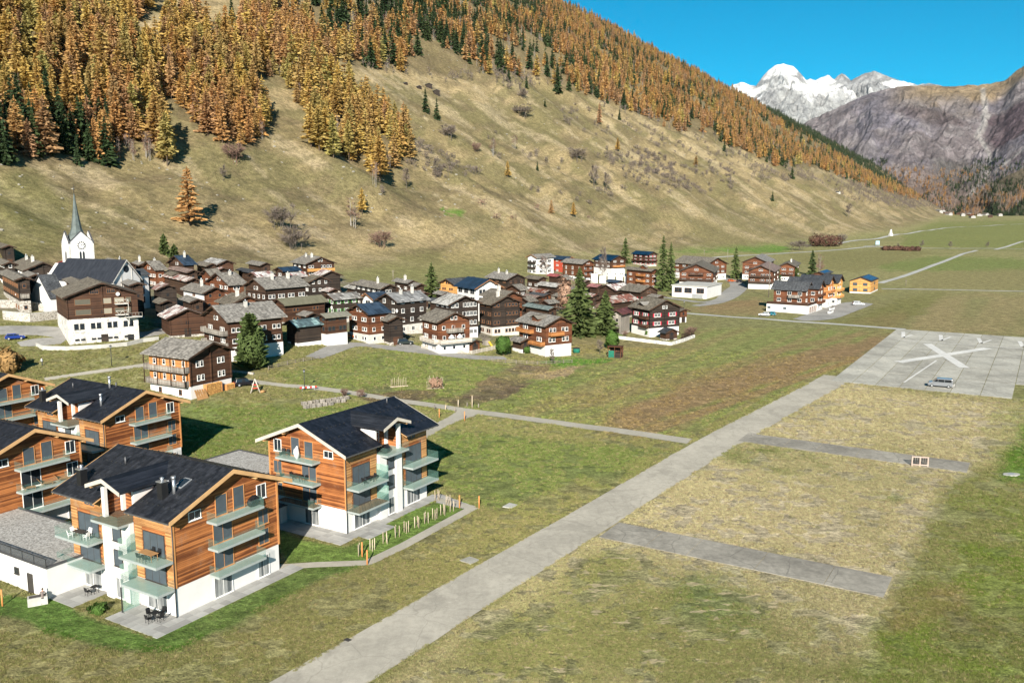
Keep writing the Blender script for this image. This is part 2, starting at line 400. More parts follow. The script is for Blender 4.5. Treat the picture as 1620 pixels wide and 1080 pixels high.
M['pine'] = m_leaf('stone_pine_needles', [(.07, .10, .03), (.085, .115, .036)], transl=.15)
M['spruce_village'] = m_leaf('village_spruce_needles', [(.062, .086, .026), (.08, .105, .034), (.07, .095, .03)], transl=.1)
M['twig'] = m_leaf('bare_twigs', [(.12, .10, .085), (.16, .13, .11), (.14, .11, .09), (.19, .16, .135)], transl=0)
M['twigred'] = m_leaf('reddish_bare_twigs', [(.17, .11, .085), (.21, .135, .105), (.15, .095, .075)], transl=0)
M['twigblush'] = m_leaf('pinkish_autumn_leaves', [(.36, .22, .15), (.30, .19, .13)], transl=.15)
M['shrub'] = m_leaf('green_shrub_leaves', [(.05, .10, .02), (.075, .13, .025)], transl=.15)
M['shrub_orange'] = m_leaf('orange_shrub_leaves', [(.27, .165, .065), (.22, .125, .055)], transl=.15)
M['shrub_brown'] = m_leaf('brown_hedge_leaves', [(.075, .04, .03), (.10, .052, .036)], transl=.1)
M['rock'] = m_plain('pale_rock', (.24, .225, .19), .9, .2, .25, 1.0)
# ------------------------------------------------------------------ ground sheet
def soft(px, py, poly, blur):
    """0..1 membership of a polygon with a soft, ragged edge"""
    acc = np.zeros(np.shape(px)); k = 0
    for dx, dy in ((0, 0), (1, 0), (-1, 0), (0, 1), (0, -1), (.7, .7), (-.7, .7), (.7, -.7), (-.7, -.7)):
        acc += inpoly(px + dx * blur, py + dy * blur * .5, poly); k += 1
    return acc / k
def build_ground():
    az = np.concatenate([np.linspace(-78, -36.5, 40), np.arange(-36, 36.01, .13), np.linspace(36.5, 78, 40)])
    rr = np.concatenate([np.exp(np.linspace(math.log(10), math.log(58), 14)), np.exp(np.arange(math.log(60), math.log(1500), .0078)), np.exp(np.linspace(math.log(1515), math.log(14500), 110))])
    A, Rr = np.meshgrid(np.radians(az), rr)
    X = np.sin(A) * Rr; Y = np.cos(A) * Rr
    Z = terrain(X, Y)
    me = grid_mesh('ground', X, Y, Z, [])
    x = X.ravel(); y = Y.ravel(); z = Z.ravel()
    px, py = proj(x, y, z)
    s, t = st_of(x, y); s1 = np.interp(t, *S1T); d = s - s1
    u = x * E1.x + y * E1.y; v = x * E2.x + y * E2.y
    q = np.hypot(x, y)
    # ragged edges: look the zones up at a jittered place
    jit = 7 + 0 * q
    jx = px + fbm(x / 5, y / 5, 3, 40) * 16; jy = py + fbm(x / 5, y / 5, 3, 44) * 7
    col = np.zeros((len(x), 3))
    C = lambda *c: np.array(c)
    olive, tan_, green, lawn = C(.165, .162, .060), C(.325, .268, .170), C(.100, .150, .026), C(.060, .120, .016)
    hillt, hillo, soil, brown = C(.290, .215, .110), C(.180, .138, .066), C(.105, .075, .048), C(.200, .130, .062)
    def lay(w, c): 
        nonlocal col
        w = np.clip(w, 0, 1)[:, None]; col = col * (1 - w) + c * w
    col[:] = olive
    n1 = fbm(x / 40, y / 40, 4, 60); n2 = fbm(x / 9, y / 9, 4, 64); n3 = fbm(u / 60, v / 9, 3, 68)
    lay(.45 + 1.3 * n1 + .8 * n2, C(.165, .150, .060))
    # meadow between runway and village: greener, mown in streaks
    lay(soft(jx, jy, [(430, 590), (640, 548), (800, 575), (780, 640), (640, 640), (480, 612)], 8) * .85, C(.135, .160, .042))
    lay(soft(jx, jy, [(690, 680), (1060, 712), (880, 820), (760, 795), (690, 760)], 10) * .8, C(.112, .150, .034))
    lay(soft(jx, jy, [(285, 640), (620, 640), (410, 700), (340, 730), (285, 720)], 10) * .85, C(.118, .158, .034))
    mow = fbm(u / 400, v / 2.4, 3, 130)
    fld = soft(jx, jy, [(640, 640), (1000, 560), (1100, 520), (1420, 522), (1290, 595), (1090, 690), (760, 655)], 6)
    lay(fld * .85, C(.178, .178, .052)); lay(fld * sstep(.02, .2, mow) * .6, C(.190, .150, .060)); lay(fld * sstep(.02, .2, -mow) * .6, C(.140, .172, .042))
    lay(soft(jx, jy, [(640, 640), (900, 570), (960, 580), (800, 655)], 10) * .6, C(.125, .158, .036))
    for (a, b, w, k) in (((955, 672), (1415, 533), 24, 1.0), ((1000, 690), (1400, 552), 9, .9), ((1060, 622), (1350, 540), 12, .8), ((900, 640), (1250, 560), 14, .5), ((1200, 560), (1380, 525), 7, .6)):
        dx, dy = b[0] - a[0], b[1] - a[1]; L = math.hypot(dx, dy)
        tt = ((px - a[0]) * dx + (py - a[1]) * dy) / L / L; dd = np.abs((px - a[0]) * dy - (py - a[1]) * dx) / L
        ww = w * (1.1 - .65 * tt)
        lay((1 - sstep(.5, 1.1, dd / ww + n2 * .35)) * sstep(-.05, .08, tt) * (1 - sstep(.93, 1.03, tt)) * k, brown)
    # infield, dry grass
    infield = [(590, 1085), (935, 850), (1180, 692), (1330, 606), (1600, 632), (1640, 640), (1660, 700), (1500, 760), (1420, 930), (1360, 1085)]
    lay(soft(jx, jy, infield, 14) * (.92 + .5 * n2), tan_)
    lay(soft(jx, jy, [(600, 1085), (900, 880), (960, 850), (1100, 900), (1330, 985), (1420, 1085)], 30) * (.30 + 1.5 * n1 + .8 * n2), C(.165, .160, .060))
    lay(soft(jx, jy, [(1040, 700), (1180, 700), (1470, 750), (1420, 800), (1200, 740)], 16) * (.35 + 1.6 * n2), C(.125, .140, .045))
    lay(soft(jx, jy, [(1080, 900), (1180, 895), (1280, 930), (1300, 990), (1140, 1000), (1060, 960)], 20) * (.5 + 1.3 * n2), C(.115, .140, .042))
    # vivid young grass at the right edge
    lay(soft(jx, jy, [(1640, 620), (1600, 680), (1560, 760), (1505, 800), (1480, 900), (1420, 960), (1360, 1085), (1800, 1090), (2200, 800), (1800, 620)], 48) * (.78 + 1.9 * n2 + 1.1 * n1), C(.125, .158, .026))
    lay(soft(jx, jy, [(1640, 640), (1610, 700), (1580, 760), (1700, 760), (1800, 640)], 10) * .8, C(.072, .145, .016))
    lay(soft(jx, jy, [(1400, 940), (1520, 920), (1540, 960), (1400, 1000)], 14) * (.5 + n2), C(.19, .145, .06))
    lay(soft(jx, jy, [(1480, 955), (1620, 975), (1640, 1060), (1500, 1030)], 20) * (.4 + 1.6 * n2), C(.135, .115, .050))
    # left verge between lawns and the runway
    lay(soft(jx, jy, [(-60, 1085), (430, 1085), (920, 800), (1060, 712), (900, 760), (600, 900), (450, 980), (250, 1040), (100, 1010), (-60, 990)], 10) * (.6 + .9 * n1 + .9 * n2), C(.190, .170, .066))
    lay(soft(jx, jy, [(-60, 1090), (40, 1085), (260, 1050), (130, 1090)], 10) * .5, C(.2, .17, .07))
    # lawns round the flats
    lay(soft(jx, jy, [(-60, 940), (80, 945), (165, 985), (240, 1010), (447, 915), (600, 840), (760, 795), (600, 880), (450, 940), (280, 1028), (150, 1022), (40, 985), (-60, 960)], 5), lawn)
    lay(soft(jx, jy, [(440, 840), (470, 850), (545, 868), (680, 795), (745, 796), (590, 886), (445, 890)], 3), C(.092, .162, .022))
    lay(soft(jx, jy, [(300, 990), (480, 890), (560, 888), (470, 935), (350, 1000)], 8) * .7, C(.085, .125, .026))
    # vegetable plots and bare earth
    for poly, c in (([(600, 622), (690, 612), (700, 628), (640, 642), (575, 632)], soil), ([(690, 632), (780, 610), (850, 605), (790, 632), (730, 645)], soil), ([(745, 605), (820, 578), (870, 577), (850, 600), (760, 622)], C(.13, .095, .06)),
                    ([(820, 592), (920, 575), (930, 582), (850, 602)], C(.25, .18, .10)), ([(560, 615), (610, 607), (620, 616), (570, 625)], C(.10, .11, .045))):
        lay(soft(jx, jy, poly, 2) * (.85 + .8 * n2), c)
    lay(soft(jx, jy, [(905, 560), (1060, 548), (1080, 530), (990, 545), (905, 575)], 4) * .0, green)
    lay(soft(jx, jy, [(850, 570), (905, 566), (975, 565), (965, 575), (890, 580)], 3) * .9, C(.060, .150, .014))
    lay(soft(jx, jy, [(905, 535), (960, 540), (1110, 538), (1085, 550), (905, 560)], 5) * .9, C(.185, .150, .062))
    # fields past the village
    lay(soft(jx, jy, [(1070, 490), (1210, 470), (1215, 497), (1130, 497)], 5) * .9, C(.205, .150, .066))
    lay(soft(jx, jy, [(1130, 480), (1200, 472), (1200, 482), (1110, 492)], 3) * .5, C(.20, .125, .06))
    lay(soft(jx, jy, [(1310, 512), (1480, 455), (1510, 462), (1420, 518)], 6) * .8, C(.135, .130, .036))
    lay(soft(jx, jy, [(1435, 521), (1500, 460), (1700, 462), (1700, 532)], 5) * (.75 + n3), C(.215, .170, .076))
    lay(soft(jx, jy, [(1340, 508), (1430, 492), (1440, 505), (1420, 518)], 6) * .4, brown)
    yard = C(.150, .132, .105)
    for poly in ([(-60, 425), (20, 418), (200, 416), (400, 424), (540, 434), (560, 455), (690, 448), (760, 440), (860, 448), (1000, 448), (1045, 470), (985, 492), (900, 490), (830, 505), (770, 535), (690, 545), (560, 535), (520, 505), (440, 500), (330, 510), (250, 520), (235, 500), (60, 492), (-60, 490)],
                 [(835, 425), (940, 420), (1045, 412), (1150, 412), (1260, 420), (1265, 440), (1180, 462), (1150, 470), (1060, 452), (990, 450), (880, 440)]):
        lay(soft(jx, jy, poly, 4) * (.8 + .6 * n2), yard)
    far = sstep(380, 520, q) * (1 - sstep(-20, 40, d))
    lay(far * (.75 + 1.2 * n1), C(.205, .188, .075))
    for poly, c, k in (([(1390, 418), (1475, 405), (1640, 410), (1640, 430), (1395, 428)], C(.105, .150, .028), .7), ([(1480, 352), (1700, 345), (1700, 395), (1420, 392), (1430, 372)], C(.125, .150, .034), .7),
                       ([(930, 392), (1000, 378), (1130, 376), (1250, 392), (1240, 400), (1150, 398), (1000, 402), (870, 400)], C(.085, .170, .020), 1.0), ([(1240, 402), (1390, 395), (1480, 398), (1360, 430), (1290, 425)], C(.16, .145, .052), .8),
                       ([(1450, 430), (1640, 425), (1640, 458), (1440, 456)], C(.185, .160, .064), .8)):
        lay(soft(jx, jy, poly, 3) * k, c)
    # hillside
    h = sstep(-25, 15, d)
    dry = np.clip(.5 + 1.5 * fbm(t / 160, s / 60, 4, 80) + .5 * fbm(x / 14, y / 14, 3, 83), 0, 1)[:, None]
    hc = hillo * (1 - dry) + hillt * dry
    col = col * (1 - h[:, None]) + hc * h[:, None]
    lay(h * sstep(.06, .24, fbm(t / 70, s / 22, 4, 86)) * .75, C(.125, .108, .046))
    lay(h * sstep(.10, .28, fbm(t / 26, s / 12, 3, 87)) * .6, C(.115, .085, .048))
    lay(h * sstep(.16, .30, fbm(t / 14, s / 40, 3, 88)) * .5, C(.36, .28, .17))
    cat = np.abs(((s + 14 * fbm(t / 90, s / 90, 2, 89)) / 13.0) % 1 - .5) * 2
    lay(h * (1 - sstep(.10, .32, cat)) * sstep(-.05, .15, fbm(t / 150, s / 90, 2, 91)) * .6, C(.115, .095, .045))
    lay(h * soft(jx, jy, [(-60, 270), (60, 270), (120, 330), (90, 400), (-60, 395)], 14) * .55, C(.125, .125, .038))
    lay(soft(jx, jy, [(545, 440), (640, 400), (800, 395), (860, 410), (780, 440), (640, 440)], 10) * .55, C(.170, .160, .052))
    lay(soft(jx, jy, [(700, 395), (810, 360), (850, 392), (790, 415), (700, 415)], 8) * .6, C(.30, .225, .10))
    lay(soft(jx, jy, [(430, 400), (600, 360), (760, 350), (800, 365), (640, 400), (520, 430)], 14) * .5, C(.31, .235, .115))
    lay(soft(jx, jy, [(693, 328), (735, 335), (730, 342), (705, 340)], 1.5), C(.085, .165, .02))
    lay(soft(jx, jy, [(860, 380), (980, 340), (1150, 330), (1300, 370), (1200, 390), (1000, 378)], 16) * (.5 + 1.2 * n1), C(.15, .125, .055))
    hi = sstep(520, 900, s) * sstep(700, 1500, t)
    lay(hi, C(.16, .115, .07))
    # forest floor
    inf = np.zeros(len(x))
    for p in FOREST_POLYS: inf = np.maximum(inf, soft(jx, jy, p, 4))
    lay(inf * h * .75, C(.115, .085, .045))
    # trodden tracks on the hillside
    for a, b in (((330, 285), (640, 400)), ((860, 270), (1030, 330)), ((640, 300), (800, 330)), ((450, 300), (560, 355)), ((860, 205), (1000, 250)), ((110, 330), (180, 400)), ((1060, 310), (1140, 345))):
        dx, dy = b[0] - a[0], b[1] - a[1]; L = math.hypot(dx, dy)
        tt = ((px - a[0]) * dx + (py - a[1]) * dy) / L / L; dd = np.abs((px - a[0]) * dy - (py - a[1]) * dx) / L + np.abs(fbm(x / 30, y / 30, 2, 90)) * 9
        lay((1 - sstep(.8, 2.6, dd)) * (tt > 0) * (tt < 1) * h * .55, C(.30, .245, .15))
    lum = (col @ np.array([.3, .6, .1]))[:, None]; col = col * .86 + lum * np.array([1.04, 1.0, .8]) * .14
    col = col * (1.25 - .10 * h[:, None])
    set_col(me, 'zone', np.clip(col, .004, 1))
    # second channel set: R straw patches, G tuft strength, B steepness
    straw = soft(jx, jy, [(940, 845), (1170, 890), (1330, 970), (1100, 1085), (700, 1085)], 40)
    msk = np.stack([straw, np.clip(1 - inf, 0, 1), h], 1)
    set_col(me, 'mask', msk)
    t_ = NT('grassland'); P = t_.coord('World')
    base = t_.attr('zone'); mk = t_.sep(t_.attr('mask'))
    f1 = t_.noise(P, .055, 3, .6); f2 = t_.noise(P, .35, 4, .65); f3 = t_.noise(P, 1.5, 4, .7); f4 = t_.noise(t_.coord('World', (1, 1, 1)), 5.0, 3, .7)
    st = t_.noise(t_.coord('World', (.5, 1.5, 1), (0, 0, R(-20))), .55, 4, .7)
    c = t_.mix(t_.ramp(f1, .35, .65, 0, .16), base, sc3((.20, .17, .07), 1.0))
    hs = t_.new('ShaderNodeHueSaturation'); t_.l.new(c, hs.inputs['Color'])
    val = t_.math('MULTIPLY', t_.ramp(f2, .28, .72, .70, 1.30), t_.ramp(f3, .28, .72, .66, 1.34))
    val = t_.math('MULTIPLY', val, t_.ramp(f4, .25, .75, .66, 1.34)); val = t_.math('MULTIPLY', val, t_.ramp(st, .3, .7, .82, 1.18))
    t_.l.new(val, hs.inputs['Value'])
    c = hs.outputs[0]
    # strawy blades and small green tufts
    g1 = t_.noise(t_.coord('World', (1, 1, 1)), 2.6, 3, .75); c = t_.mix(t_.ramp(g1, .58, .72, 0, .38), c, (.36, .30, .16))
    g2 = t_.noise(t_.coord('World', (1.2, .8, 1)), .8, 4, .75, .4); c = t_.mix(t_.ramp(g2, .56, .68, 0, .5), c, (.085, .105, .026))
    # pale dried patches on the near infield
    vd = t_.noise(t_.coord('World', (.55, 1.3, 1), (0, 0, R(10))), .75, 3, .6)
    c = t_.mix(t_.math('MULTIPLY', t_.ramp(vd, .565, .61), t_.math('MULTIPLY', mk[0], .8)), c, (.42, .345, .21))
    # scrub and terracette streaks on the hill
    sx = t_.noise(t_.coord('World', (.05, .16, .5)), 1.0, 4, .7)
    c = t_.mix(t_.math('MULTIPLY', t_.ramp(sx, .52, .72), t_.math('MULTIPLY', mk[2], .55)), c, (.11, .095, .042))
    rk = t_.vor(P, .11, 'Distance'); c = t_.mix(t_.math('MULTIPLY', t_.ramp(rk, .10, .05), mk[2]), c, (.30, .28, .24))
    hsum = t_.math('ADD', t_.math('MULTIPLY', f4, .6), t_.math('ADD', f3, t_.math('MULTIPLY', f2, 1.4)))
    t_.bump(hsum, .75, .35)
    me.materials.append(t_.done(c, .95, .08))
    o = inst('ground', me); tag(o, kind='structure')
    return az, rr, np.clip(col, .004, 1)
FOREST_POLYS = [
    [(-200, -250), (155, -250), (235, 0), (228, 34), (165, 34), (158, 50), (212, 58), (232, 80), (256, 112), (258, 170), (243, 190), (262, 205), (278, 235), (284, 268), (262, 262), (244, 222), (172, 225), (172, 262), (-200, 258)],
    [(240, 80), (262, 45), (300, 22), (328, 55), (380, 78), (402, 110), (388, 132), (412, 170), (424, 200), (410, 228), (384, 236), (350, 228), (318, 205), (290, 188), (268, 160), (258, 112)],
    [(388, 18), (435, 10), (480, 60), (530, 82), (545, 108), (500, 112), (452, 135), (400, 128), (382, 110), (375, 78)],
    [(452, 128), (500, 122), (560, 160), (600, 182), (640, 212), (655, 248), (622, 268), (600, 292), (585, 262), (545, 252), (505, 240), (490, 218), (497, 190), (462, 152)],
    [(400, -250), (900, -250), (1250, 150), (1490, 300), (1500, 316), (1440, 314), (1380, 298), (1300, 268), (1230, 262), (1170, 235), (1110, 215), (1050, 200), (980, 168), (900, 142), (860, 126), (790, 118), (720, 122), (650, 118), (560, 102), (530, 92), (480, 56), (440, 14), (372, 6), (372, -250)],
]
G_AZ, G_RR, G_COL = build_ground()

# ------------------------------------------------------------------ far mountains (real ridges, kilometres away)
def mountain(name, crest, D, base_py, mat, slope, rough, gully, seed, n_az=420, n_r=150, curve=1.0, smooth=70):
    xs = np.array([c[0] for c in crest], float); ys = np.array([c[1] for c in crest], float)
    pxs = np.linspace(xs[0], xs[-1], n_az); pys = np.interp(pxs, xs, ys) 
    a = (pxs - 810) / FPX; b = (540 - pys) / FPX; fy = CP + b * SP; up = b * CP - SP
    q = np.hypot(a, fy); ux, uy = a / q, fy / q
    dd = D + D * .03 * np.array(fbm(pxs / 170.0, 0 * pxs + seed, 2, seed))
    zc = CAMH + up / q * dd
    zc = zc + np.array(fbm(pxs / 7.0, 0 * pxs, 4, seed + 2)) * rough * .16
    zb = -30.0
    kk = max(3, int(n_az * smooth / (xs[-1] - xs[0]))); ker = np.hanning(2 * kk + 1); ker /= ker.sum(); zs_ = np.convolve(np.pad(zc, kk, 'edge'), ker, 'valid')
    w = np.concatenate([np.linspace(-.35, 0, 14)[:-1], np.linspace(0, 1, n_r) ** 1.15])[:, None]
    Lr = (zs_ - zb) / math.tan(R(slope))
    rad = dd[None, :] - w * Lr[None, :]
    X = ux[None, :] * rad; Y = uy[None, :] * rad
    prof = np.where(w >= 0, (1 - np.clip(w, 0, 1)) ** curve, 1 + w * 1.2)
    bl = np.exp(-np.clip(w, 0, 1) * 7); Z = zb + (zc[None, :] * bl + zs_[None, :] * (1 - bl) - zb) * prof
    am = np.clip(np.abs(w) * 7, 0, 1) * np.clip((1 - w) * 4, 0, 1)
    along = np.broadcast_to(pxs[None, :] * D / FPX, X.shape); down = w * Lr[None, :]
    wob = fbm(X / 900.0, Y / 900.0, 3, seed + 4) * 420
    g = fbm((along + wob + down * .25) / 330.0, down / 1500.0, 5, seed + 6, .55)
    g = -np.abs(g) * 2 + .35
    g = g * (1 - .7 * sstep(1555, 1600, np.broadcast_to(pxs[None, :], X.shape)) * (1 if seed == 11 else 0))
    Z = Z + am * (g * gully + fbm(X / 210.0, Y / 210.0, 5, seed + 8, .58) * rough)
    me = grid_mesh(name, X, Y, Z, [mat], False)
    px, py = proj(X.ravel(), Y.ravel(), Z.ravel())
    return me, X.ravel(), Y.ravel(), Z.ravel(), px, py, g.ravel()
def m_rocky(name):
    t = NT(name); P = t.coord('World', (.001, .001, .001))
    base = t.attr('zone')
    n = t.noise(P, 9, 8, .68); n2 = t.noise(P, 40, 6, .7); n3 = t.noise(t.coord('World', (.004, .004, .0012)), 4, 6, .7)
    hs = t.new('ShaderNodeHueSaturation'); t.l.new(base, hs.inputs['Color'])
    t.l.new(t.math('MULTIPLY', t.math('MULTIPLY', t.ramp(n, .3, .7, .72, 1.3), t.ramp(n2, .25, .75, .78, 1.22)), t.ramp(n3, .3, .7, .75, 1.25)), hs.inputs['Value'])
    t.bump(t.math('ADD', n2, n), .8, 60)
    return t.done(hs.outputs[0], .95, .05)
ROCKY = m_rocky('alpine_rock')
def mcol(px, py, X, Y, Z, layers, base):
    col = np.tile(np.array(base, float), (len(px), 1))
    for w, c in layers:
        w = np.clip(w, 0, 1)[:, None]; col = col * (1 - w) + np.array(c) * w
    return col
white_crest = [(1060, 200), (1100, 160), (1120, 136), (1128, 133), (1136, 139), (1150, 142), (1160, 134), (1172, 131), (1186, 134), (1196, 136), (1207, 121), (1216, 112), (1226, 104), (1240, 101), (1254, 105), (1263, 112), (1275, 126), (1283, 125), (1290, 128), (1299, 123), (1309, 119), (1320, 125), (1332, 116), (1338, 120), (1346, 127), (1358, 122), (1370, 115), (1385, 113), (1400, 119), (1420, 126), (1450, 134), (1470, 132), (1500, 138), (1540, 142), (1640, 150)]
me, X, Y, Z, px, py, g = mountain('snowy_mountain', white_crest, 9800, 300, ROCKY, 33, 70, 120, 3, 760, 190, .9)
nz = fbm(X / 260, Y / 260, 4, 70)
dy = py - np.interp(px, [c[0] for c in white_crest], [c[1] for c in white_crest])
snow = np.zeros(len(px))
for poly in ([(1205, 125), (1222, 100), (1245, 95), (1262, 108), (1258, 118), (1240, 122), (1222, 120), (1210, 128)], [(1150, 138), (1172, 126), (1195, 132), (1190, 145), (1170, 152), (1155, 147)], [(1110, 135), (1128, 128), (1145, 142), (1125, 142)],
             [(1180, 152), (1205, 138), (1216, 132), (1212, 142), (1190, 156)], [(1240, 140), (1260, 132), (1300, 138), (1330, 130), (1320, 142), (1270, 146)], [(1285, 128), (1310, 118), (1322, 128), (1300, 135)], [(1170, 172), (1195, 158), (1205, 158), (1185, 176)]):
    snow = np.maximum(snow, soft(px + nz * 9, py + nz * 9, poly, 2.2))
snow = np.maximum(snow, .85 * sstep(.12, .22, nz) * (1 - sstep(14, 42, dy)))
set_col(me, 'zone', mcol(px, py, X, Y, Z, [(sstep(-.1, .2, nz) * .6, (.38, .385, .38)), (sstep(0, .3, fbm(X / 120, Y / 120, 4, 74)) * .5, (.24, .245, .255)), (sstep(20, 90, dy) * .35, (.31, .315, .295)), (snow, (.80, .80, .80))], (.31, .315, .32)))
tag(inst('snowy_mountain', me), kind='structure')
brown_crest = [(1225, 262), (1250, 215), (1275, 193), (1300, 182), (1322, 172), (1340, 163), (1360, 155), (1378, 147), (1400, 141), (1425, 137), (1450, 136), (1480, 136), (1505, 137), (1530, 135), (1552, 135), (1575, 131), (1590, 128), (1603, 116), (1620, 104), (1650, 98), (1720, 84), (1850, 75)]
me, X, Y, Z, px, py, g = mountain('brown_mountain', brown_crest, 6600, 335, ROCKY, 26, 44, 66, 11, 640, 210, 1.05)
nz = fbm(X / 300, Y / 300, 4, 71); nf = fbm(X / 70, Y / 70, 4, 73)
dy = py - np.interp(px, [c[0] for c in brown_crest], [c[1] for c in brown_crest])
scree = np.zeros(len(px))
for a, b, w in (((1555, 145), (1560, 185), 5), ((1560, 185), (1548, 215), 7), ((1548, 215), (1566, 245), 4), ((1566, 245), (1564, 275), 3.5), ((1564, 275), (1535, 308), 3), ((1620, 235), (1570, 275), 2.5)):
    dx, dy_ = b[0] - a[0], b[1] - a[1]; L = math.hypot(dx, dy_); tt = np.clip(((px - a[0]) * dx + (py - a[1]) * dy_) / L / L, 0, 1)
    scree = np.maximum(scree, 1 - sstep(.4, 1.3, np.hypot(px - a[0] - tt * dx, py - a[1] - tt * dy_) / w + nf * .8))
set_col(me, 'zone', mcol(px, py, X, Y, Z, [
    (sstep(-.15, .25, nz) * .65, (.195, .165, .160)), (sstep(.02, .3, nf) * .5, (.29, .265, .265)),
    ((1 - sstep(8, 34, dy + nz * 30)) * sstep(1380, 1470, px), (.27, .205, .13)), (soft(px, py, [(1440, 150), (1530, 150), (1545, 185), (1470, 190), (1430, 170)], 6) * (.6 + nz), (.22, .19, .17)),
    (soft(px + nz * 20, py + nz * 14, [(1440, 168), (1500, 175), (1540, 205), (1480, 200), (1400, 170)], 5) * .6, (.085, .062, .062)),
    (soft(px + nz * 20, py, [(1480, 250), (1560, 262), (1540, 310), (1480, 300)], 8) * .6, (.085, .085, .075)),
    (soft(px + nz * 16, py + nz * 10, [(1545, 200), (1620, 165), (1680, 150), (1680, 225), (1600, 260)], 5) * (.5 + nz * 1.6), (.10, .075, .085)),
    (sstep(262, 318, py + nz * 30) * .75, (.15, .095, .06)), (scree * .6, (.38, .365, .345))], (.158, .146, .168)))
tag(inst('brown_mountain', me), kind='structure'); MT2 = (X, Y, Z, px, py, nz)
spur_crest = [(1500, 345), (1530, 318), (1560, 297), (1590, 280), (1620, 266), (1660, 256), (1720, 246), (1850, 240)]
me, X, Y, Z, px, py, g = mountain('forested_spur', spur_crest, 4300, 340, ROCKY, 27, 26, 70, 23, 260, 80, 1.0)
nz = fbm(X / 160, Y / 160, 4, 75)
set_col(me, 'zone', mcol(px, py, X, Y, Z, [(sstep(-.1, .25, nz) * .8, (.20, .115, .05)), (sstep(300, 335, py + nz * 20) * .5, (.07, .075, .045))], (.10, .085, .06)))
tag(inst('forested_spur', me), kind='structure'); MT3 = (X, Y, Z, px, py, nz)

# ------------------------------------------------------------------ roads, pavements and slabs
def strip_pts(pts, step=4.0):
    out = []
    for a, b in zip(pts[:-1], pts[1:]):
        n = max(1, int((Vector(b[:2]) - Vector(a[:2])).length / step))
        for i in range(n): out.append([a[k] + (b[k] - a[k]) * i / n for k in range(3)])
    out.append(list(pts[-1])); return out
def road(name, pxs, mat, lift=.05, world=None, step=4.0, ragged=.12, rnd=2):
    """pxs: (px, py, width in metres) along the centre line; laid on the land"""
    if world is None: world = [(*hit(a, b).xy, w) for a, b, w in pxs]
    # smooth the corners a little
    P = [list(p) for p in world]
    for _ in range(rnd):
        Q = [P[0]]
        for a, b in zip(P[:-1], P[1:]):
            Q += [[a[k] * .75 + b[k] * .25 for k in range(3)], [a[k] * .25 + b[k] * .75 for k in range(3)]]
        P = Q + [P[-1]]
    P = strip_pts(P, step)
    A = np.array(P); d = np.gradient(A[:, :2], axis=0); d /= np.linalg.norm(d, axis=1)[:, None] + 1e-9
    nrm = np.stack([-d[:, 1], d[:, 0]], 1); k = np.linspace(-1, 1, 5)
    X = A[:, 0][:, None] + nrm[:, 0][:, None] * k[None] * A[:, 2][:, None] / 2; Y = A[:, 1][:, None] + nrm[:, 1][:, None] * k[None] * A[:, 2][:, None] / 2
    e = (np.abs(k) > .9)[None]; X = X + e * fbm(X / 1.3, Y / 1.3, 2, 51) * ragged; Y = Y + e * fbm(X / 1.3, Y / 1.3, 2, 53) * ragged
    o = inst(name, grid_mesh(name, X, Y, terrain(X, Y) + lift, [mat])); return tag(o, kind='structure')
def m_asphalt(name, c, var=.14, crack=.0, streak=.2):
    t = NT(name); P = t.coord('World')
    a = t.noise(P, .12, 4, .6); b = t.noise(P, 1.2, 5, .7); f = t.noise(P, 14, 2, .6)
    v = t.math('MULTIPLY', t.ramp(a, .3, .7, 1 - var, 1 + var), t.math('MULTIPLY', t.ramp(b, .3, .7, 1 - var * .7, 1 + var * .7), t.ramp(f, .3, .7, .93, 1.07)))
    hs = t.new('ShaderNodeHueSaturation'); hs.inputs['Color'].default_value = (c[0], c[1], c[2], 1); t.l.new(v, hs.inputs['Value'])
    col = hs.outputs[0]
    s = t.noise(t.coord('World', (.9, .12, 1), (0, 0, -(math.pi / 2 - R(31.27)) * -1 + math.pi / 2)), .9, 4, .7)
    col = t.mix(t.ramp(s, .52, .75, 0, streak), col, sc3(c, .55))
    if crack:
        w = t.new('ShaderNodeVectorMath', operation='ADD'); t.l.new(P, w.inputs[0]); nn = t.new('ShaderNodeTexNoise'); nn.inputs['Scale'].default_value = .5; t.l.new(P, nn.inputs['Vector']); t.l.new(nn.outputs['Color'], w.inputs[1])
        e = t.vor(w.outputs[0], .16, 'Distance', 'DISTANCE_TO_EDGE'); col = t.mix(t.ramp(e, .012, .002, 0, crack), col, sc3(c, .4))
        pa = t.noise(P, .35, 4, .7, .5); col = t.mix(t.ramp(pa, .58, .66, 0, .4), col, sc3(c, 1.28)); pb = t.noise(P, .11, 5, .75, .8); col = t.mix(t.ramp(pb, .54, .64, 0, .5), col, sc3(c, .66))
    t.bump(b, .2, .02)
    return t.done(col, .9, .2)
M['road'] = m_asphalt('pale_asphalt', (.385, .355, .295), .13, .25, .3)
M['path'] = m_asphalt('footpath_asphalt', (.35, .325, .27), .10)
M['street'] = m_asphalt('village_street', (.28, .27, .25), .12, .3)
M['pad'] = m_asphalt('airfield_concrete', (.385, .37, .32), .2, .3, .5)
M['strip'] = m_asphalt('old_asphalt_strip', (.26, .242, .205), .25, .5, .35)
M['padlight'] = m_asphalt('light_concrete', (.40, .395, .365), .10, .2, .25)
M['paint'] = m_asphalt('worn_white_paint', (.58, .57, .54), .10, .0, .4)
M['paver'] = m_plain('patio_paver', (.32, .315, .30), .85, .25, .16, .7)
M['gravel'] = NT('roof_gravel')
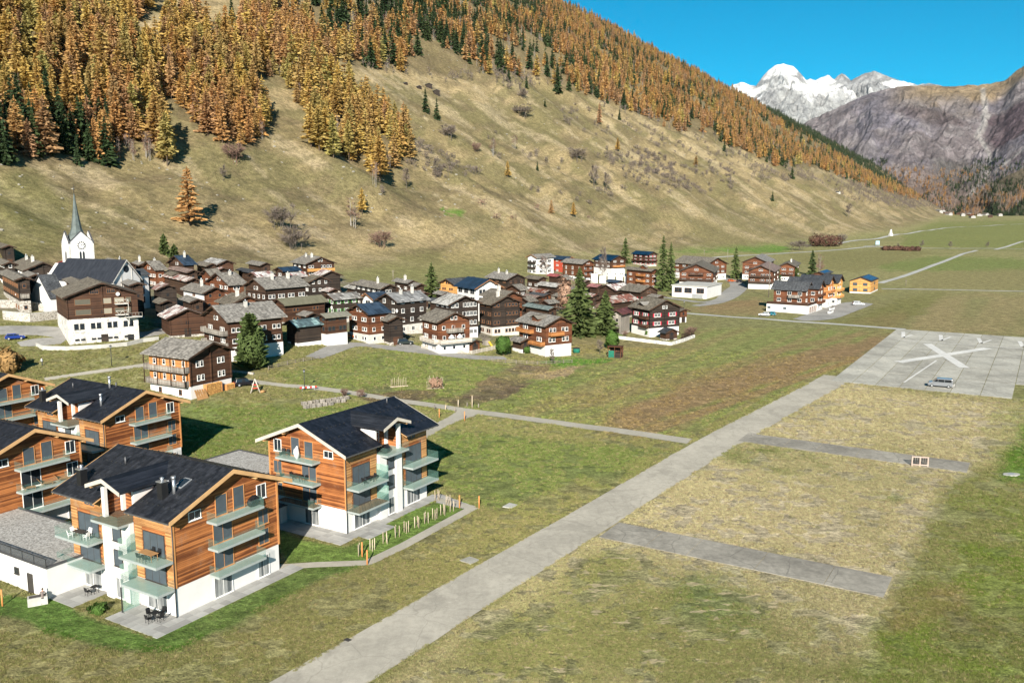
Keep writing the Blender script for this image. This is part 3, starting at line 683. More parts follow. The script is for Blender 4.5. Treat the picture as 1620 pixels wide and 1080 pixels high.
def _gr():
    t = M['gravel']; P = t.coord('World'); c = t.vor(P, 6.5, 'Color'); f = t.sep(c)[0]; b = t.noise(P, .4, 3)
    col = t.mix(f, (.20, .19, .175), (.50, .485, .455)); col = t.mix(t.ramp(b, .35, .7, 0, .3), col, (.30, .285, .26)); t.bump(f, .8, .06)
    M['gravel'] = t.done(col, .95, .1)
_gr()
# the runway-side road, with widening at its junctions
def uvroad(name, pts, mat, lift=.05, step=3.0, ragged=.15): return road(name, None, mat, lift, [(*UV(u, v).xy, w) for u, v, w in pts], step, ragged)
uvroad('taxiway_road', [(20, 53, 6.9), (50, 50.1, 6.9), (80, 49.0, 6.9), (100, 48.0, 6.6), (146, 46.2, 6.9), (200, 41.6, 6.9), (216, 40.7, 7.0)], M['road'], .030)
def sheet(name, poly, mat, lift, kind='structure', z0=None):
    me = bpy.data.meshes.new(name); bm = bmesh.new()
    vs_ = [bm.verts.new((p[0], p[1], (T1(p[0], p[1]) if z0 is None else z0) + lift)) for p in poly]
    bm.faces.new(vs_); bmesh.ops.triangulate(bm, faces=bm.faces); bmesh.ops.recalc_face_normals(bm, faces=bm.faces)
    for f in bm.faces:
        if f.normal.z < 0: f.normal_flip()
    bm.to_mesh(me); bm.free(); me.materials.append(mat); return tag(inst(name, me), kind=kind)
# concrete apron of the airfield: one slab after another, as its joints show
M['pad_b'] = m_asphalt('airfield_concrete_grey', (.335, .32, .275), .2, .3, .55)
pad = empty('concrete_apron', UV(260, 20, 0)); tag(pad, kind='structure'); padinv = pad.location.copy()
def slabs(parent, us, vs_, mats, z0, z1, gap, jit, name):
    for i in range(len(us) - 1):
        for j in range(len(vs_) - 1):
            b = MB(); dz = random.uniform(-jit, jit)
            c = [UV(us[i + a] + (gap if a == 0 else -gap), vs_[j + k] + (gap if k == 0 else -gap)) - parent.location for a, k in ((0, 0), (1, 0), (1, 1), (0, 1))]
            b.hexa([(p.x, p.y, z0) for p in c] + [(p.x, p.y, z1 + dz) for p in c]); b.build(name, random.choice(mats), parent)
VJ = [41.3, 36.6, 31.6, 26.6, 21.4, 16.4, 10.6, 4.6]
vjs = sorted(VJ); ujs = [209.4, 227, 246, 266, 287, 311]
slabs(pad, ujs, vjs, [M['pad'], M['pad'], M['pad_b']], -.25, .05, .06, .010, 'slab')
slabs(pad, ujs[1:], [-60, -43, -28, -14, -4, 4.6], [M['pad'], M['pad_b']], -.25, .05, .06, .010, 'slab')
for u0, u1, nm, cuts in ((93.7, 99.6, 'asphalt_strip', [44.5, 38.5, 33.4, 25.5, 18.0, 12.0]), (146.5, 152.6, 'asphalt_strip', [43.6, 36.0, 30.7, 24.5, 16.2, 8.3])):
    so = empty(nm, UV((u0 + u1) / 2, 27)); tag(so, kind='structure')
    slabs(so, [u0, u1], sorted(cuts), [M['strip']], -.25, .045, .035, .006, 'slab')
# painted cross, chevrons and line on the apron
def uvpaint(name, quads, mat, lift=.075):
    b = MB()
    for q in quads: b.face([(*UV(u, v).xy, lift) for u, v in q])
    return b.build(name, mat)
def px_uv(px, py): g = flat(px, py); return g.x * E1.x + g.y * E1.y, g.x * E2.x + g.y * E2.y
def bar(p, q, w):
    a = Vector(px_uv(*p)); b = Vector(px_uv(*q)); d = (b - a).normalized(); n = Vector((-d.y, d.x)) * w / 2
    return [tuple(a + n), tuple(a - n), tuple(b - n), tuple(b + n)]
tag(uvpaint('painted_cross', [bar((1467, 544), (1526, 582), 2.4)], M['paint']), 'large white X painted on the concrete apron', 'runway marking')
o = uvpaint('painted_cross_bar', [bar((1421, 573), (1563, 551), 2.6)], M['paint'], .085)
o.parent = bpy.data.objects['painted_cross']; o.name = 'cross_bar'
for k, (a, b, c, lab) in enumerate((((1429, 525), (1429, 534), (1443, 530), 'white painted V mark nearest the left end of the apron'), ((1488, 530), (1489, 539), (1504, 533), 'white painted V mark on the apron behind the left arm of the X'),
                        ((1548, 535), (1552, 543), (1568, 538), 'white painted V mark behind the right arm of the X'), ((1613, 540), (1618, 549), (1634, 543), 'white painted V mark cut by the right edge of the photo'))):
    o = uvpaint('painted_chevron', [bar(a, b, 1.1), bar(b, c, .7)], M['paint'], .075 + .004 * k); tag(o, lab, 'runway marking', 'V marks on the apron')
tag(uvpaint('painted_line', [bar((1430, 605), (1482, 570), .45)], M['paint']), 'thin white line painted on the apron running from the grass to the X', 'runway marking')
tag(uvpaint('painted_border_line', [bar((1420, 538), (1640, 553), .5)], M['paint'], .068), 'long thin white line across the far side of the apron', 'runway marking')
# roads and paths
road('footpath', [(1092, 698, 3.4), (1000, 684, 3.3), (900, 671, 3.2), (800, 657, 3.0), (740, 650, 3.0), (680, 640, 2.9), (620, 632, 2.8), (560, 622, 2.7), (500, 613, 2.6), (440, 609, 2.6), (405, 604, 2.6), (382, 602, 3.5)], M['path'], .035)
road('access_path', [(742, 652, 5.0), (715, 664, 3.0), (690, 676, 2.6), (660, 695, 2.4)], M['path'], .045)
road('meadow_path', [(70, 600, 2.0), (150, 588, 2.0), (232, 577, 2.2), (250, 575, 2.2)], M['path'], .035)
road('garden_path', [(438, 897, 1.5), (500, 893, 1.5), (582, 890, 1.5), (640, 862, 1.5), (750, 802, 1.5)], M['path'], .035, step=1.0, ragged=.03, rnd=0)
road('side_path', [(748, 803, 1.5), (722, 797, 1.3), (690, 789, 1.2)], M['path'], .04, step=1.0, ragged=.03, rnd=0)
road('village_street', [(495, 566, 4), (520, 556, 5.5), (545, 545, 6), (580, 545, 4.5), (640, 553, 5.5), (700, 560, 6), (760, 566, 5.5), (800, 566, 4)], M['street'], .05)
road('forecourt', [(640, 545, 5), (655, 552, 9), (690, 553, 8)], M['street'], .04)
road('church_street', [(-40, 523, 7), (40, 522, 8), (90, 524, 8), (130, 535, 7), (240, 530, 5), (262, 520, 4)], M['street'], .06)
road('parking_court', [(30, 545, 4), (70, 540, 7), (100, 541, 4)], M['street'], .05)
road('airfield_lane', [(1060, 493, 3.0), (1100, 497, 3.2), (1200, 504, 3.4), (1300, 511, 3.4), (1380, 517, 3.4), (1432, 521, 3.4)], M['padlight'], .05)
road('forecourt', [(1263, 506, 6), (1290, 504, 12), (1320, 493, 13), (1352, 481, 13), (1368, 479, 8)], M['street'], .06)
road('country_road', [(1120, 408, 5), (1175, 404, 5), (1213, 403, 5), (1252, 400, 5), (1320, 396, 5), (1363, 391, 5), (1400, 390, 5), (1450, 393, 4), (1640, 394, 4)], M['padlight'], .12, step=10)
road('country_road', [(1326, 386, 5.5), (1347, 381, 5.5), (1413, 373, 5.5), (1480, 362, 5.5), (1560, 357, 5.5), (1660, 353, 5.5)], M['padlight'], .2, step=10)
road('field_track', [(1392, 448, 3.6), (1440, 434, 3.6), (1500, 411, 3.6), (1534, 399, 3.6), (1545, 396, 3.6)], M['padlight'], .10, step=8)
road('field_track', [(1395, 457, 2.8), (1480, 458, 2.8), (1560, 460, 2.8), (1680, 462, 2.8)], M['padlight'], .10, step=8)
road('field_track', [(1575, 395, 3.5), (1600, 388, 3.5), (1650, 376, 3.5)], M['padlight'], .15, step=8)
road('village_lane', [(1100, 484, 4), (1140, 478, 6), (1160, 462, 10), (1172, 452, 8), (1150, 440, 5)], M['street'], .06)
road('village_lane', [(1048, 470, 4), (1075, 474, 4), (1118, 480, 4), (1150, 470, 4)], M['street'], .07)
# ------------------------------------------------------------------ windows, balconies and other building parts
_WM = {}
def win_mesh(w, h, style):
    k = (round(w, 2), round(h, 2), style)
    if k in _WM: return _WM[k]
    fm, gm, t, mul = {'white': ('frame_white', 'glass', .08, 1), 'brown': ('frame_brown', 'glass', .08, 1), 'dark': ('frame_dark', 'glass', .06, 1), 'orange': ('frame_orange', 'glass', .08, 1),
                      'blind': ('frame_dark', 'blind', .05, 2), 'larch': ('frame_orange', 'blind', .07, 2), 'larch1': ('frame_orange', 'blind', .07, 0), 'curtain': ('frame_white', 'curtain', .07, 1), 'whiteglass': ('frame_white', 'glass', .08, 2),
                      'roller': ('frame_brown', 'shutter_beige', .07, 0), 'rollerdark': ('frame_brown', 'blind_olive', .07, 0), 'blind3': ('frame_dark', 'blind', .05, 3), 'blind1': ('frame_dark', 'blind', .05, 0), 'panelblack': ('frame_dark', 'black', .05, 1)}[style]
    f = MB(); d = .12; t *= .8
    f.box(-w / 2, w / 2, -d, .02, -.0, t).box(-w / 2, w / 2, -d, .02, h - t, h).box(-w / 2, -w / 2 + t, -d, .02, t, h - t).box(w / 2 - t, w / 2, -d, .02, t, h - t)
    for i in range(1, mul + (0 if mul > 1 else (1 if mul and w > .95 else 0))):
        x = -w / 2 + w * i / (mul if mul > 1 else 2); f.box(x - t * .4, x + t * .4, -d * .8, .02, t, h - t)
    if h > 1.0 and style in ('white', 'brown'): f.box(-w / 2 + t, w / 2 - t, -d * .7, .02, h * .62, h * .62 + t * .6)
    f.box(-w / 2 - .05, w / 2 + .05, -d - .07, -.0, -.06, 0)
    p = MB().box(-w / 2 + t * .5, w / 2 - t * .5, -.078, .02, t * .5, h - t * .5)
    _WM[k] = (f.mesh('window', M[fm]), p.mesh('pane', M[gm])); return _WM[k]
def window(parent, face, u, z, w, h, style, W, L, name='window', label=None):
    fm, pm = win_mesh(w, h, style)
    loc, rz = {'F': ((u, 0, z), 0), 'B': ((u, L, z), math.pi), 'L': ((0, u, z), -math.pi / 2), 'R': ((W, u, z), math.pi / 2)}[face]
    o = inst(name, fm, parent, loc, rz); inst('pane', pm, o)
    if label: o['label'] = label
    return o
def chimney_mesh(h, w, mat, cap='steel'):
    b = MB().box(-w / 2, w / 2, -w / 2, w / 2, -.8, h, 0)
    b.box(-w / 2 - .06, w / 2 + .06, -w / 2 - .06, w / 2 + .06, h, h + .1, 1).tube((0, 0, h + .1), (0, 0, h + .4), w * .22, n=8, m=1).tube((0, 0, h + .4), (0, 0, h + .48), w * .34, w * .1, n=8, m=1)
    return b.mesh('chimney', [M[mat], M[cap]])

# ------------------------------------------------------------------ the new larch-clad flats
def flats(name, label, mir, px, py, px_gable, ground, extra, chimneys=True, kind=0):
    """mir False: gable faces right front, balcony side faces left front; True: the mirror twin"""
    H = 10.3; o_s, o_e = 1.25, 1.2; pitch = .395
    Q = flat(px, py, ground + H)
    gd = E2 if mir else E1
    W = abs(span(Q, gd, px_gable)) - 2 * o_s
    L = 16.4
    if mir:
        org = Q + E2 * (W + o_s) + E1 * o_e; xa = -E2
    else:
        org = Q + E1 * o_s + E2 * o_e; xa = E1
    root = empty(name, (org.x, org.y, ground), math.atan2(xa.y, xa.x), label, 'apartment house')
    mx = (lambda x: W - x) if mir else (lambda x: x)
    class B(MB):
        def box(s, x0, x1, *a, **k): return MB.box(s, *sorted((mx(x0), mx(x1))), *a, **k)
        def face(s, pts, m=0, smooth=False): return MB.face(s, [(mx(p[0]), p[1], p[2]) for p in pts], m, smooth)
        def prism(s, poly, a, b, ax='y', m=0):
            if ax == 'y': return MB.prism(s, [(mx(p), q) for p, q in poly], a, b, ax, m)
            if ax == 'x': return MB.prism(s, poly, *sorted((mx(a), mx(b))), ax=ax, m=m)
            return MB.prism(s, [(mx(p), q) for p, q in poly], a, b, ax, m)
        def tube(s, p, q, *a, **k): return MB.tube(s, (mx(p[0]), p[1], p[2]), (mx(q[0]), q[1], q[2]), *a, **k)
    sideface = 'R' if mir else 'L'
    def wF(x, z, w, h, st, nm='window'): return window(root, 'F', mx(x), z, w, h, st, W, L, nm)
    def wS(y, z, w, h, st, x=0.0, nm='window'):
        o = window(root, sideface, y, z, w, h, st, W, L, nm); o.location.x = mx(x); return o
    ridge = H + pitch * (W / 2 + o_s); eave = H + pitch * o_s        # undersurface at the wall line
    zp = 3.0
    TY0, TY1 = 5.9, 10.3                                             # stair bay
    # plinth storey
    B().box(0, W, 0, L, -.6, zp).build('plinth', M['white'], root)
    # timber storeys: gable prism
    tk = .3
    B().prism([(-.04, zp + .01), (W + .04, zp + .01), (W + .04, eave - tk), (W / 2, ridge - tk), (-.04, eave - tk)], -.04, TY0, 'y').build('cladding', M['larch_cladding'], root)
    B().prism([(-.04, zp + .01), (W + .04, zp + .01), (W + .04, eave - tk), (W / 2, ridge - tk), (-.04, eave - tk)], TY1, L + .04, 'y').build('cladding', M['larch_cladding'], root)
    B().prism([(2.6, zp + .01), (W + .04, zp + .01), (W + .04, eave - tk), (W / 2, ridge - tk), (2.6, eave - tk + 2.6 * pitch)], TY0, TY1, 'y').build('cladding', M['larch_cladding'], root)
    # paler batten panels on the balcony side
    for y0, y1 in ((.1, 1.0), (4.6, 5.7), (10.6, 11.3), (15.3, 16.35)): B().box(-.10, -.045, y0, y1, zp + .02, eave - .5).build('batten_panel', M['larch_pale'], root)
    for y0, y1 in ((1.0, 4.6), (11.3, 15.3)): B().box(-.10, -.045, y0, y1, 8.55, eave - .5).build('batten_panel', M['larch_pale'], root)
    # corner boards and downpipe
    for x in (-.01, W + .01): B().box(x - .11, x + .11, -.12, .10, zp, eave - .35).build('corner_board', M['frame_orange'], root)
    B().tube((-.18, -.12, 0), (-.18, -.12, eave - .6), .055, n=6).build('downpipe', M['metal'], root)
    # white stair bay
    B().box(-.5, 2.6, TY0 + .02, TY0 + 1.4, -.6, 8.55).box(-.35, 2.6, TY0 + 1.5, TY1 - .02, -.6, 8.55).box(-.62, 2.6, TY1 - 1.2, TY1 - .02, -.6, 8.54).build('stair_tower', M['white'], root)
    B().box(-.6, -.2, TY1 - .65, TY1 - .2, 8.64, 11.95).build('attic_pillar', M['white'], root)
    B().box(.2, 2.6, TY0 + .04, TY0 + .34, 8.55, 11.7).build('attic_wall', M['white'], root); B().box(1.6, 2.6, TY1 - .4, TY1 - .08, 8.55, 12.0).build('attic_wall', M['white'], root)
    B().box(2.0, 2.62, TY0 + .34, TY1 - .4, 8.55, 12.2).build('attic_cladding', M['larch_cladding'], root)
    # roof: main planes with the notch above the stair bay, and the ridge
    def zr(x): return ridge - pitch * abs(x - W / 2)
    rt = .26
    def plane(x0, x1, y0, y1, bb): bb.prism([(x0, zr(x0) - rt), (x1, zr(x1) - rt), (x1, zr(x1)), (x0, zr(x0))], y0, y1, 'y')
    N0, N1, NX = TY0 - .45, TY1 + .35, 2.55
    b = B()
    plane(-o_s, W / 2, -o_e, N0, b); plane(NX, W / 2, N0, N1, b); plane(-o_s, W / 2, N1, L + o_e, b); plane(W / 2, W + o_s, -o_e, L + o_e, b)
    roof = b.build('roof', M['r_slate'], root)
    B().prism([(W / 2 - .2, ridge - .06), (W / 2, ridge + .04), (W / 2 + .2, ridge - .06)], -o_e, L + o_e, 'y').build('ridge_cap', M['r_slate'], roof)
    # barge boards, fascia, gutters, purlins
    for y in (-o_e - .05, L + o_e):
        b = B()
        b.prism([(-o_s, zr(-o_s) - .42), (W / 2, ridge - .42), (W / 2, ridge + .03), (-o_s, zr(-o_s) + .03)], y, y + .05, 'y')
        b.prism([(W + o_s, zr(W + o_s) - .42), (W + o_s, zr(W + o_s) + .03), (W / 2, ridge + .03), (W / 2, ridge - .42)], y, y + .05, 'y')
        b.build('barge_board', M['beam'] if not mir else M['fascia'], root)
    for y in (N0, N1 - .06): B().prism([(-o_s, zr(-o_s) - .36), (NX, zr(NX) - .36), (NX, zr(NX) - .26), (-o_s, zr(-o_s) - .26)], y, y + .06, 'y').build('notch_barge_board', M['beam'], root)
    b = B()
    for x in (0.0, W * .27, W / 2, W * .73, W): b.box(x - .11, x + .11, -o_e + .15, .3, zr(x) - .62, zr(x) - rt - .02)
    for y in np.arange(-.6, L + .8, .95):
        if N0 - .1 < y < N1 + .1: continue
        b.prism([(-o_s + .12, zr(-o_s) - .42), (.3, zr(.3) - .42), (.3, zr(.3) - rt - .01), (-o_s + .12, zr(-o_s) - rt - .04)], y - .06, y + .06, 'y')
    b.build('rafter_ends', M['beam'], root)['kind'] = 'stuff'
    for y0, y1 in ((-o_e, N0), (N1, L + o_e)): B().box(-o_s - .13, -o_s - .01, y0, y1, zr(-o_s) - .22, zr(-o_s) - .08).build('gutter', M['gutter'], root)
    b = B()
    for x in (.3, 2.2, 4.2):
        for y in np.arange(-.9, L + 1.0, .8):
            if N0 - .2 < y < N1 + .2 and x < 5: continue
            b.box(x - .05, x + .05, y - .09, y + .09, zr(x) - .03, zr(x) + .09); b.box(W - x - .05, W - x + .05, y - .09, y + .09, zr(x) - .03, zr(x) + .09)
    o = b.build('snow_guards', M['metal'], roof); o['kind'] = 'stuff'
    # dormer over the stair bay
    yc, hw, dr = (TY0 + TY1) / 2, 2.75, 13.22
    dh = dr - hw * .36; xr = W / 2 - (ridge - dr) / pitch + .2
    def dz(y): return dr - .36 * abs(y - yc)
    dorm = B()
    for s in (-1, 1):
        pts0 = [(yc, dr), (yc + s * hw, dh)]
        xe = lambda z: W / 2 - (ridge - z) / pitch
        x_in_r, x_in_e = xe(dr) + .1, max(NX - .3, xe(dh) + .1)
        A = [(-1.75, yc, dr), (-1.75, yc + s * hw, dh), (x_in_e, yc + s * hw, dh), (x_in_r, yc, dr)]
        lo = [(p[0], p[1], p[2] - .22) for p in A]
        MB.hexa(dorm, [(mx(p[0]), p[1], p[2]) for p in lo + A])
    dm = dorm.build('dormer_roof', M['r_slate'], roof)
    b = B()
    for s in (-1, 1): b.prism(sorted([(yc, dr - .40), (yc, dr + .03)]) + [(yc + s * hw, dh + .03), (yc + s * hw, dh - .36)], -1.82, -1.76, 'x')
    b.build('dormer_barge_board', M['fascia'], root)
    b = B()
    for y in (yc - 2.2, yc + 2.2, yc): b.box(-1.6, .6, y - .1, y + .1, dz(y) - .52, dz(y) - .24)
    b.prism([(yc - 2.0, dh - .1), (yc + 2.0, dh - .1), (yc, dr - .3)], 1.9, 2.0, 'x'); b.build('dormer_beams', M['beam'], root)['kind'] = 'stuff'
    # windows: gable
    st = extra.get('glass', 'larch')
    for z in (zp + .05, 5.85): wF(5.95, z, 2.5, 2.25, st); wF(11.4, z + .1 if z > 5 else z + .7, 1.5, 1.7, st)
    wF(5.9, 8.7, 1.5, 2.2, 'larch1'); wF(8.2, 8.7, 1.5, 2.45, 'larch1'); wF(11.3, 8.9, 1.3, 1.6, 'whiteglass'); wF(2.6, 9.25, 1.5, .9, 'whiteglass')
    wF(5.7, .15, 2.4, 2.3, 'curtain'); wF(11.2, .15, 1.6, 2.3, 'curtain')
    # windows: balcony side
    for z in (zp + .05, 5.85): wS(2.8, z, 3.2, 2.3, 'blind3', -.03); wS(13.4, z, 3.4, 2.3, 'blind3', -.03)
    wS(2.8, .15, 3.0, 2.3, 'curtain'); wS(13.3, .15, 3.0, 2.3, 'curtain'); wS(13.0, 9.1, 1.8, 1.0, 'larch', -.03)
    for z in (3.6, 6.3): wS(TY0 + 2.3, z, 1.35, 1.75, 'blind1', -.36)
    wS(TY0 + 2.3, .2, 1.3, 2.2, 'curtain', -.36); wS(8.1, 8.6, 1.2, 2.2, 'white', 1.98)
    # balconies
    def balcony(x0, x1, y0, y1, z, rails, floor='baltile', gl='railglass', label=None):
        s = B().box(x0, x1, y0, y1, z - .24, z); o = s.build('balcony', M['slab'], root)
        if label: o['label'] = label
        B().box(x0 + .06, x1 - .06, y0 + .06, y1 - .06, z, z + .02).build('floor', M[floor], o)
        for (ax, a, c0, c1) in rails:
            n = max(1, round((c1 - c0) / 1.6))
            for i in range(n):
                p, q = c0 + (c1 - c0) * i / n + .02, c0 + (c1 - c0) * (i + 1) / n - .02
                g = B()
                if ax == 'x': g.box(a - .015, a + .015, p, q, z - .05, z + 1.0)
                else: g.box(p, q, a - .015, a + .015, z - .05, z + 1.0)
                g.build('glass_panel', M[gl], o)
        return o
    bx0, bx1 = 4.0, 10.3
    for i, z in enumerate((2.95, 5.8, 8.62)):
        balcony(bx0, bx1, -1.55, -.06, z, [('y', -1.52, bx0, bx1), ('x', bx0 + .03, -1.5, -.1), ('x', bx1 - .03, -1.5, -.1)], extra.get('gf', ['baltile'] * 3)[i])
    for i, z in enumerate((2.95, 5.8)):
        balcony(-2.1, -.06, 0, 5.7, z, [('x', -2.07, 0, 5.7), ('y', .03, -2.05, -.1), ('y', 5.67, -2.05, -.1)], extra.get('sf', ['baltile'] * 2)[i])
        balcony(-1.95, -.06, 10.9, 16.6, z, [('x', -1.92, 10.9, 16.6), ('y', 10.93, -1.9, -.1), ('y', 16.57, -1.9, -.1)])
    balcony(-1.75, 1.9, TY0 + .1, TY1 + .1, 8.62, [('x', -1.72, TY0 + .1, TY1 + .1), ('y', TY0 + .13, -1.7, 0.1)], extra.get('tf', 'deck'))
    # privacy screens and patio screen
    B().box(-2.0, -.1, 5.72, 5.76, 3.0, 4.9).build('glass_screen', M['balglass'], root); B().box(-2.0, -.1, 5.72, 5.76, 5.85, 7.6).build('glass_screen', M['balglass'], root)
    # chimney, vents, skylight
    for (x, y, k) in extra.get('chim', []):
        if k == 'c': c = inst('chimney', chimney_mesh(1.6, .75, 'black'), roof, (mx(x), y, zr(x)))
        elif k == 'p': MB().tube((mx(x), y, zr(x) - .2), (mx(x), y, zr(x) + 1.5), .17, n=10).tube((mx(x), y, zr(x) + 1.5), (mx(x), y, zr(x) + 1.75), .24, n=10).build('flue', M['steel'], roof)
        elif k == 'v': MB().tube((mx(x), y, zr(x) - .2), (mx(x), y, zr(x) + .7), .10, n=8).build('vent', M['gutter'], roof)
        elif k == 's':
            s_ = B(); s_.prism([(x - .7, zr(x - .7) + .08), (x + .7, zr(x + .7) + .08), (x + .7, zr(x + .7) - .05), (x - .7, zr(x - .7) - .05)], y - .55, y + .55, 'y'); f = s_.build('skylight', M['galv'], roof)
            s_ = B(); s_.prism([(x - .58, zr(x - .58) + .095), (x + .58, zr(x + .58) + .095), (x + .58, zr(x + .58) + .03), (x - .58, zr(x - .58) + .03)], y - .43, y + .43, 'y'); s_.build('pane', M['glass'], f)
    root['W'] = W
    del root['W']
    return root, W, mx
FA, WA, mA = flats('apartment_house', 'black roofed larch and white flats in the left foreground with a skylight in the roof', False, 267, 827, 462, 0.0,
    {'chim': [(1.4, 3.0, 'c'), (2.0, 2.4, 'p'), (.6, 14.6, 'c'), (.9, 14.6, 'p'), (3.3, 2.6, 's'), (4.6, 10.8, 'v'), (5.2, 15.0, 'v')], 'gf': ['baltile', 'baltile', 'chair_floor'], 'tf': 'deck'} if False else
    {'chim': [(1.4, 3.0, 'c'), (2.2, 2.3, 'p'), (.5, 14.9, 'c'), (3.6, 2.7, 's'), (4.4, 13.0, 'v')]})
FB, WB, mB = flats('apartment_house', 'larch and white flats right of the foreground block, beside the row of staked plants', True, 547, 722, 404, 0.0,
    {'chim': [(5.6, 15.0, 'v')], 'gf': ['deck', 'baltile', 'baltile'], 'sf': ['deck', 'baltile'], 'tf': 'baltile'})
FC, WC, mC = flats('apartment_house', 'larch and white flats behind the foreground block, casting a long shadow on the grass', False, 159, 666, 301, -.6,
    {'chim': [(1.8, 3.0, 'p'), (.5, 15.6, 'c'), (5.8, 6.6, 'p'), (6.2, 5.6, 'v'), (4.5, 14.0, 'v')]})
FD, WD, mD = flats('apartment_house', 'larch flats cut by the left edge, with orange loungers on the balcony', False, -42, 740, 148, -.3, {'chim': [(5.0, 12, 'v')], 'glass': 'whiteglass'})
FE, WE, mE = flats('apartment_house', 'farthest of the larch flats, at the left edge above the meadow', False, -62, 634, 87, -.6, {'chim': [(5.0, 12, 'v')]})

# low garages with gravel roofs between the blocks
def garage(name, label, u0, u1, v0, v1, z, rail=None, parts=True):
    g = empty(name, UV(u0, v0), math.atan2(E1.y, E1.x), label, 'garage'); W, L = u1 - u0, v1 - v0
    MB().box(0, W, 0, L, -.6, z).build('wall', M['white'], g)
    MB().box(.25, W - .25, .25, L - .25, z, z + .06).build('gravel_bed', M['gravel'], g)
    e = MB().box(-.08, W + .08, -.08, .25, z, z + .16).box(-.08, W + .08, L - .25, L + .08, z, z + .16).box(-.08, .25, .25, L - .25, z, z + .16).box(W - .25, W + .08, .25, L - .25, z, z + .16)
    e.build('roof_edge', M['gutter'], g)
    return g, W, L
u0, v0 = px_uv(77, 947)
ga, gW, gL = garage('garage_block', 'long white garage with a gravel roof left of the foreground flats', u0, u0 + 9.0, v0, v0 + 30, 3.25)
for u, z, w, h in ((3.0, 0.05, .9, 2.05),): inst('door', win_mesh(w, h, 'dark')[0], ga, (0, u, z), -math.pi / 2); inst('door_leaf', MB().box(-.4, .4, -.04, .02, .04, 2.0).mesh('door_leaf', M['frame_dark']), ga, (0, u, z), -math.pi / 2)
for u in (5.4, 9.6): window(ga, 'L', u, 1.55, .8, .7, 'dark', gW, gL)
n = 14
rail = MB()
for i in range(n + 1): rail.box(-.03, .03, i * 2.1 - .03, i * 2.1 + .03, 3.4, 4.3)
rail.box(-.03, .03, 0, 29.4, 4.27, 4.31)
rail.build('roof_railing', M['metal'], ga)
for i in range(n): MB().box(-.01, .01, i * 2.1 + .05, i * 2.1 + 2.05, 3.45, 4.25).build('mesh_panel', M['railmesh'] if 'railmesh' in M else M.setdefault('railmesh', m_glass('grey_rail_mesh', (.10, .105, .11), .45, .5)), ga)
_g = flat(378, 711, 3.4); u1, v1 = _g.x * E1.x + _g.y * E1.y, _g.x * E2.x + _g.y * E2.y
gb, _, _ = garage('garage_block', 'x', u1 - 16, u1, v1 - 13, v1, 3.3)
tag(gb, 'flat gravel roofed garage behind the foreground flats, left of the block with the stakes')
# annex against the second block, with a grey steel box beside it
an = empty('annex', FB.matrix_basis @ Vector((-4.6, 1.6, 0)), FB.rotation_euler.z, 'low white annex in the shade at the left end of the second block of flats', 'annex')
MB().box(0, 4.4, 0, 9, -.6, 3.0).build('wall', M['white'], an); MB().box(-.1, 4.45, -.1, 9.1, 3.0, 3.18).build('flat_roof', M['gutter'], an)
MB().tube((1.4, -.1, .1), (1.4, -.1, 2.9), .09, n=8).build('downpipe', M['metal'], an)
cab = empty('store_cupboard', FB.matrix_basis @ Vector((1.4, -1.0, 0.05)), FB.rotation_euler.z, 'grey boarded store cupboard on the shaded patio under the lowest balcony', 'cupboard')
MB().box(0, 2.0, -.9, .3, 0, 2.1).build('cabinet_body', M['greyrender'], cab); MB().box(-.06, 2.06, -.97, .36, 2.1, 2.18).build('cabinet_top', M['gutter'], cab)
for i in range(2): MB().box(.06 + i * .96, .98 + i * .96, -.935, -.9, .08, 2.02).build('door', M['concrete_wall'], cab)

# paved patios, paver by paver
def patio(name, label_kind, base, mat4, x0, x1, y0, y1, step=1.2, skip=None):
    p = empty(name, base.location.copy(), base.rotation_euler.z); tag(p, kind='structure')
    p.location.z = 0
    nx = max(1, round((x1 - x0) / step)); ny = max(1, round((y1 - y0) / step)); k = {}
    sx, sy = (x1 - x0) / nx, (y1 - y0) / ny
    ms = [MB().box(.012, sx - .012, .012, sy - .012, -.3, .05).mesh('paver', m) for m in M['pavers']]
    for i in range(nx):
        for j in range(ny):
            x, y = x0 + sx * i, y0 + sy * j
            if skip and skip(x + sx / 2, y + sy / 2): continue
            inst('paver', random.choice(ms), p, (x, y, random.uniform(-.006, .006)))
    return p
M['pavers'] = [m_plain('patio_paver_%s' % n, c, .85, .25, .10, .7) for n, c in (('a', (.34, .335, .315)), ('b', (.30, .295, .28)), ('c', (.37, .365, .345)), ('d', (.27, .265, .25)))]
patio('patio', '', FA, None, -3.9, 15.2, -2.0, -.05, 1.0)
patio('patio', '', FA, None, -3.9, -.05, -.05, 5.9, 1.0)
patio('patio', '', FA, None, -4.1, -.05, 10.8, 16.0, 1.0)
patio('patio', '', FB, None, -1.5, WB + 1.9, -3.3, -.05, 1.0)
patio('patio', '', FB, None, WB + .05, WB + 3.6, -.05, 5.0, 1.0)
patio('patio', '', FB, None, WB + .05, WB + 1.9, 5.0, 17.6, 1.0)
sc_ = empty('glass_windbreak', FA.matrix_basis @ Vector((-2.2, 5.2, .05)), FA.rotation_euler.z, 'tall frosted glass screen standing on the patio under the foreground balconies', 'glass screen')
MB().box(-.02, .02, -.05, .6, 0, .02).build('foot', M['metal'], sc_); MB().box(-.015, 1.9, .25, .28, .02, 2.6).build('glass_sheet', M['balglass'], sc_)
MB().box(-.05, 0, .2, .33, .02, 2.65).build('post', M['metal'], sc_)

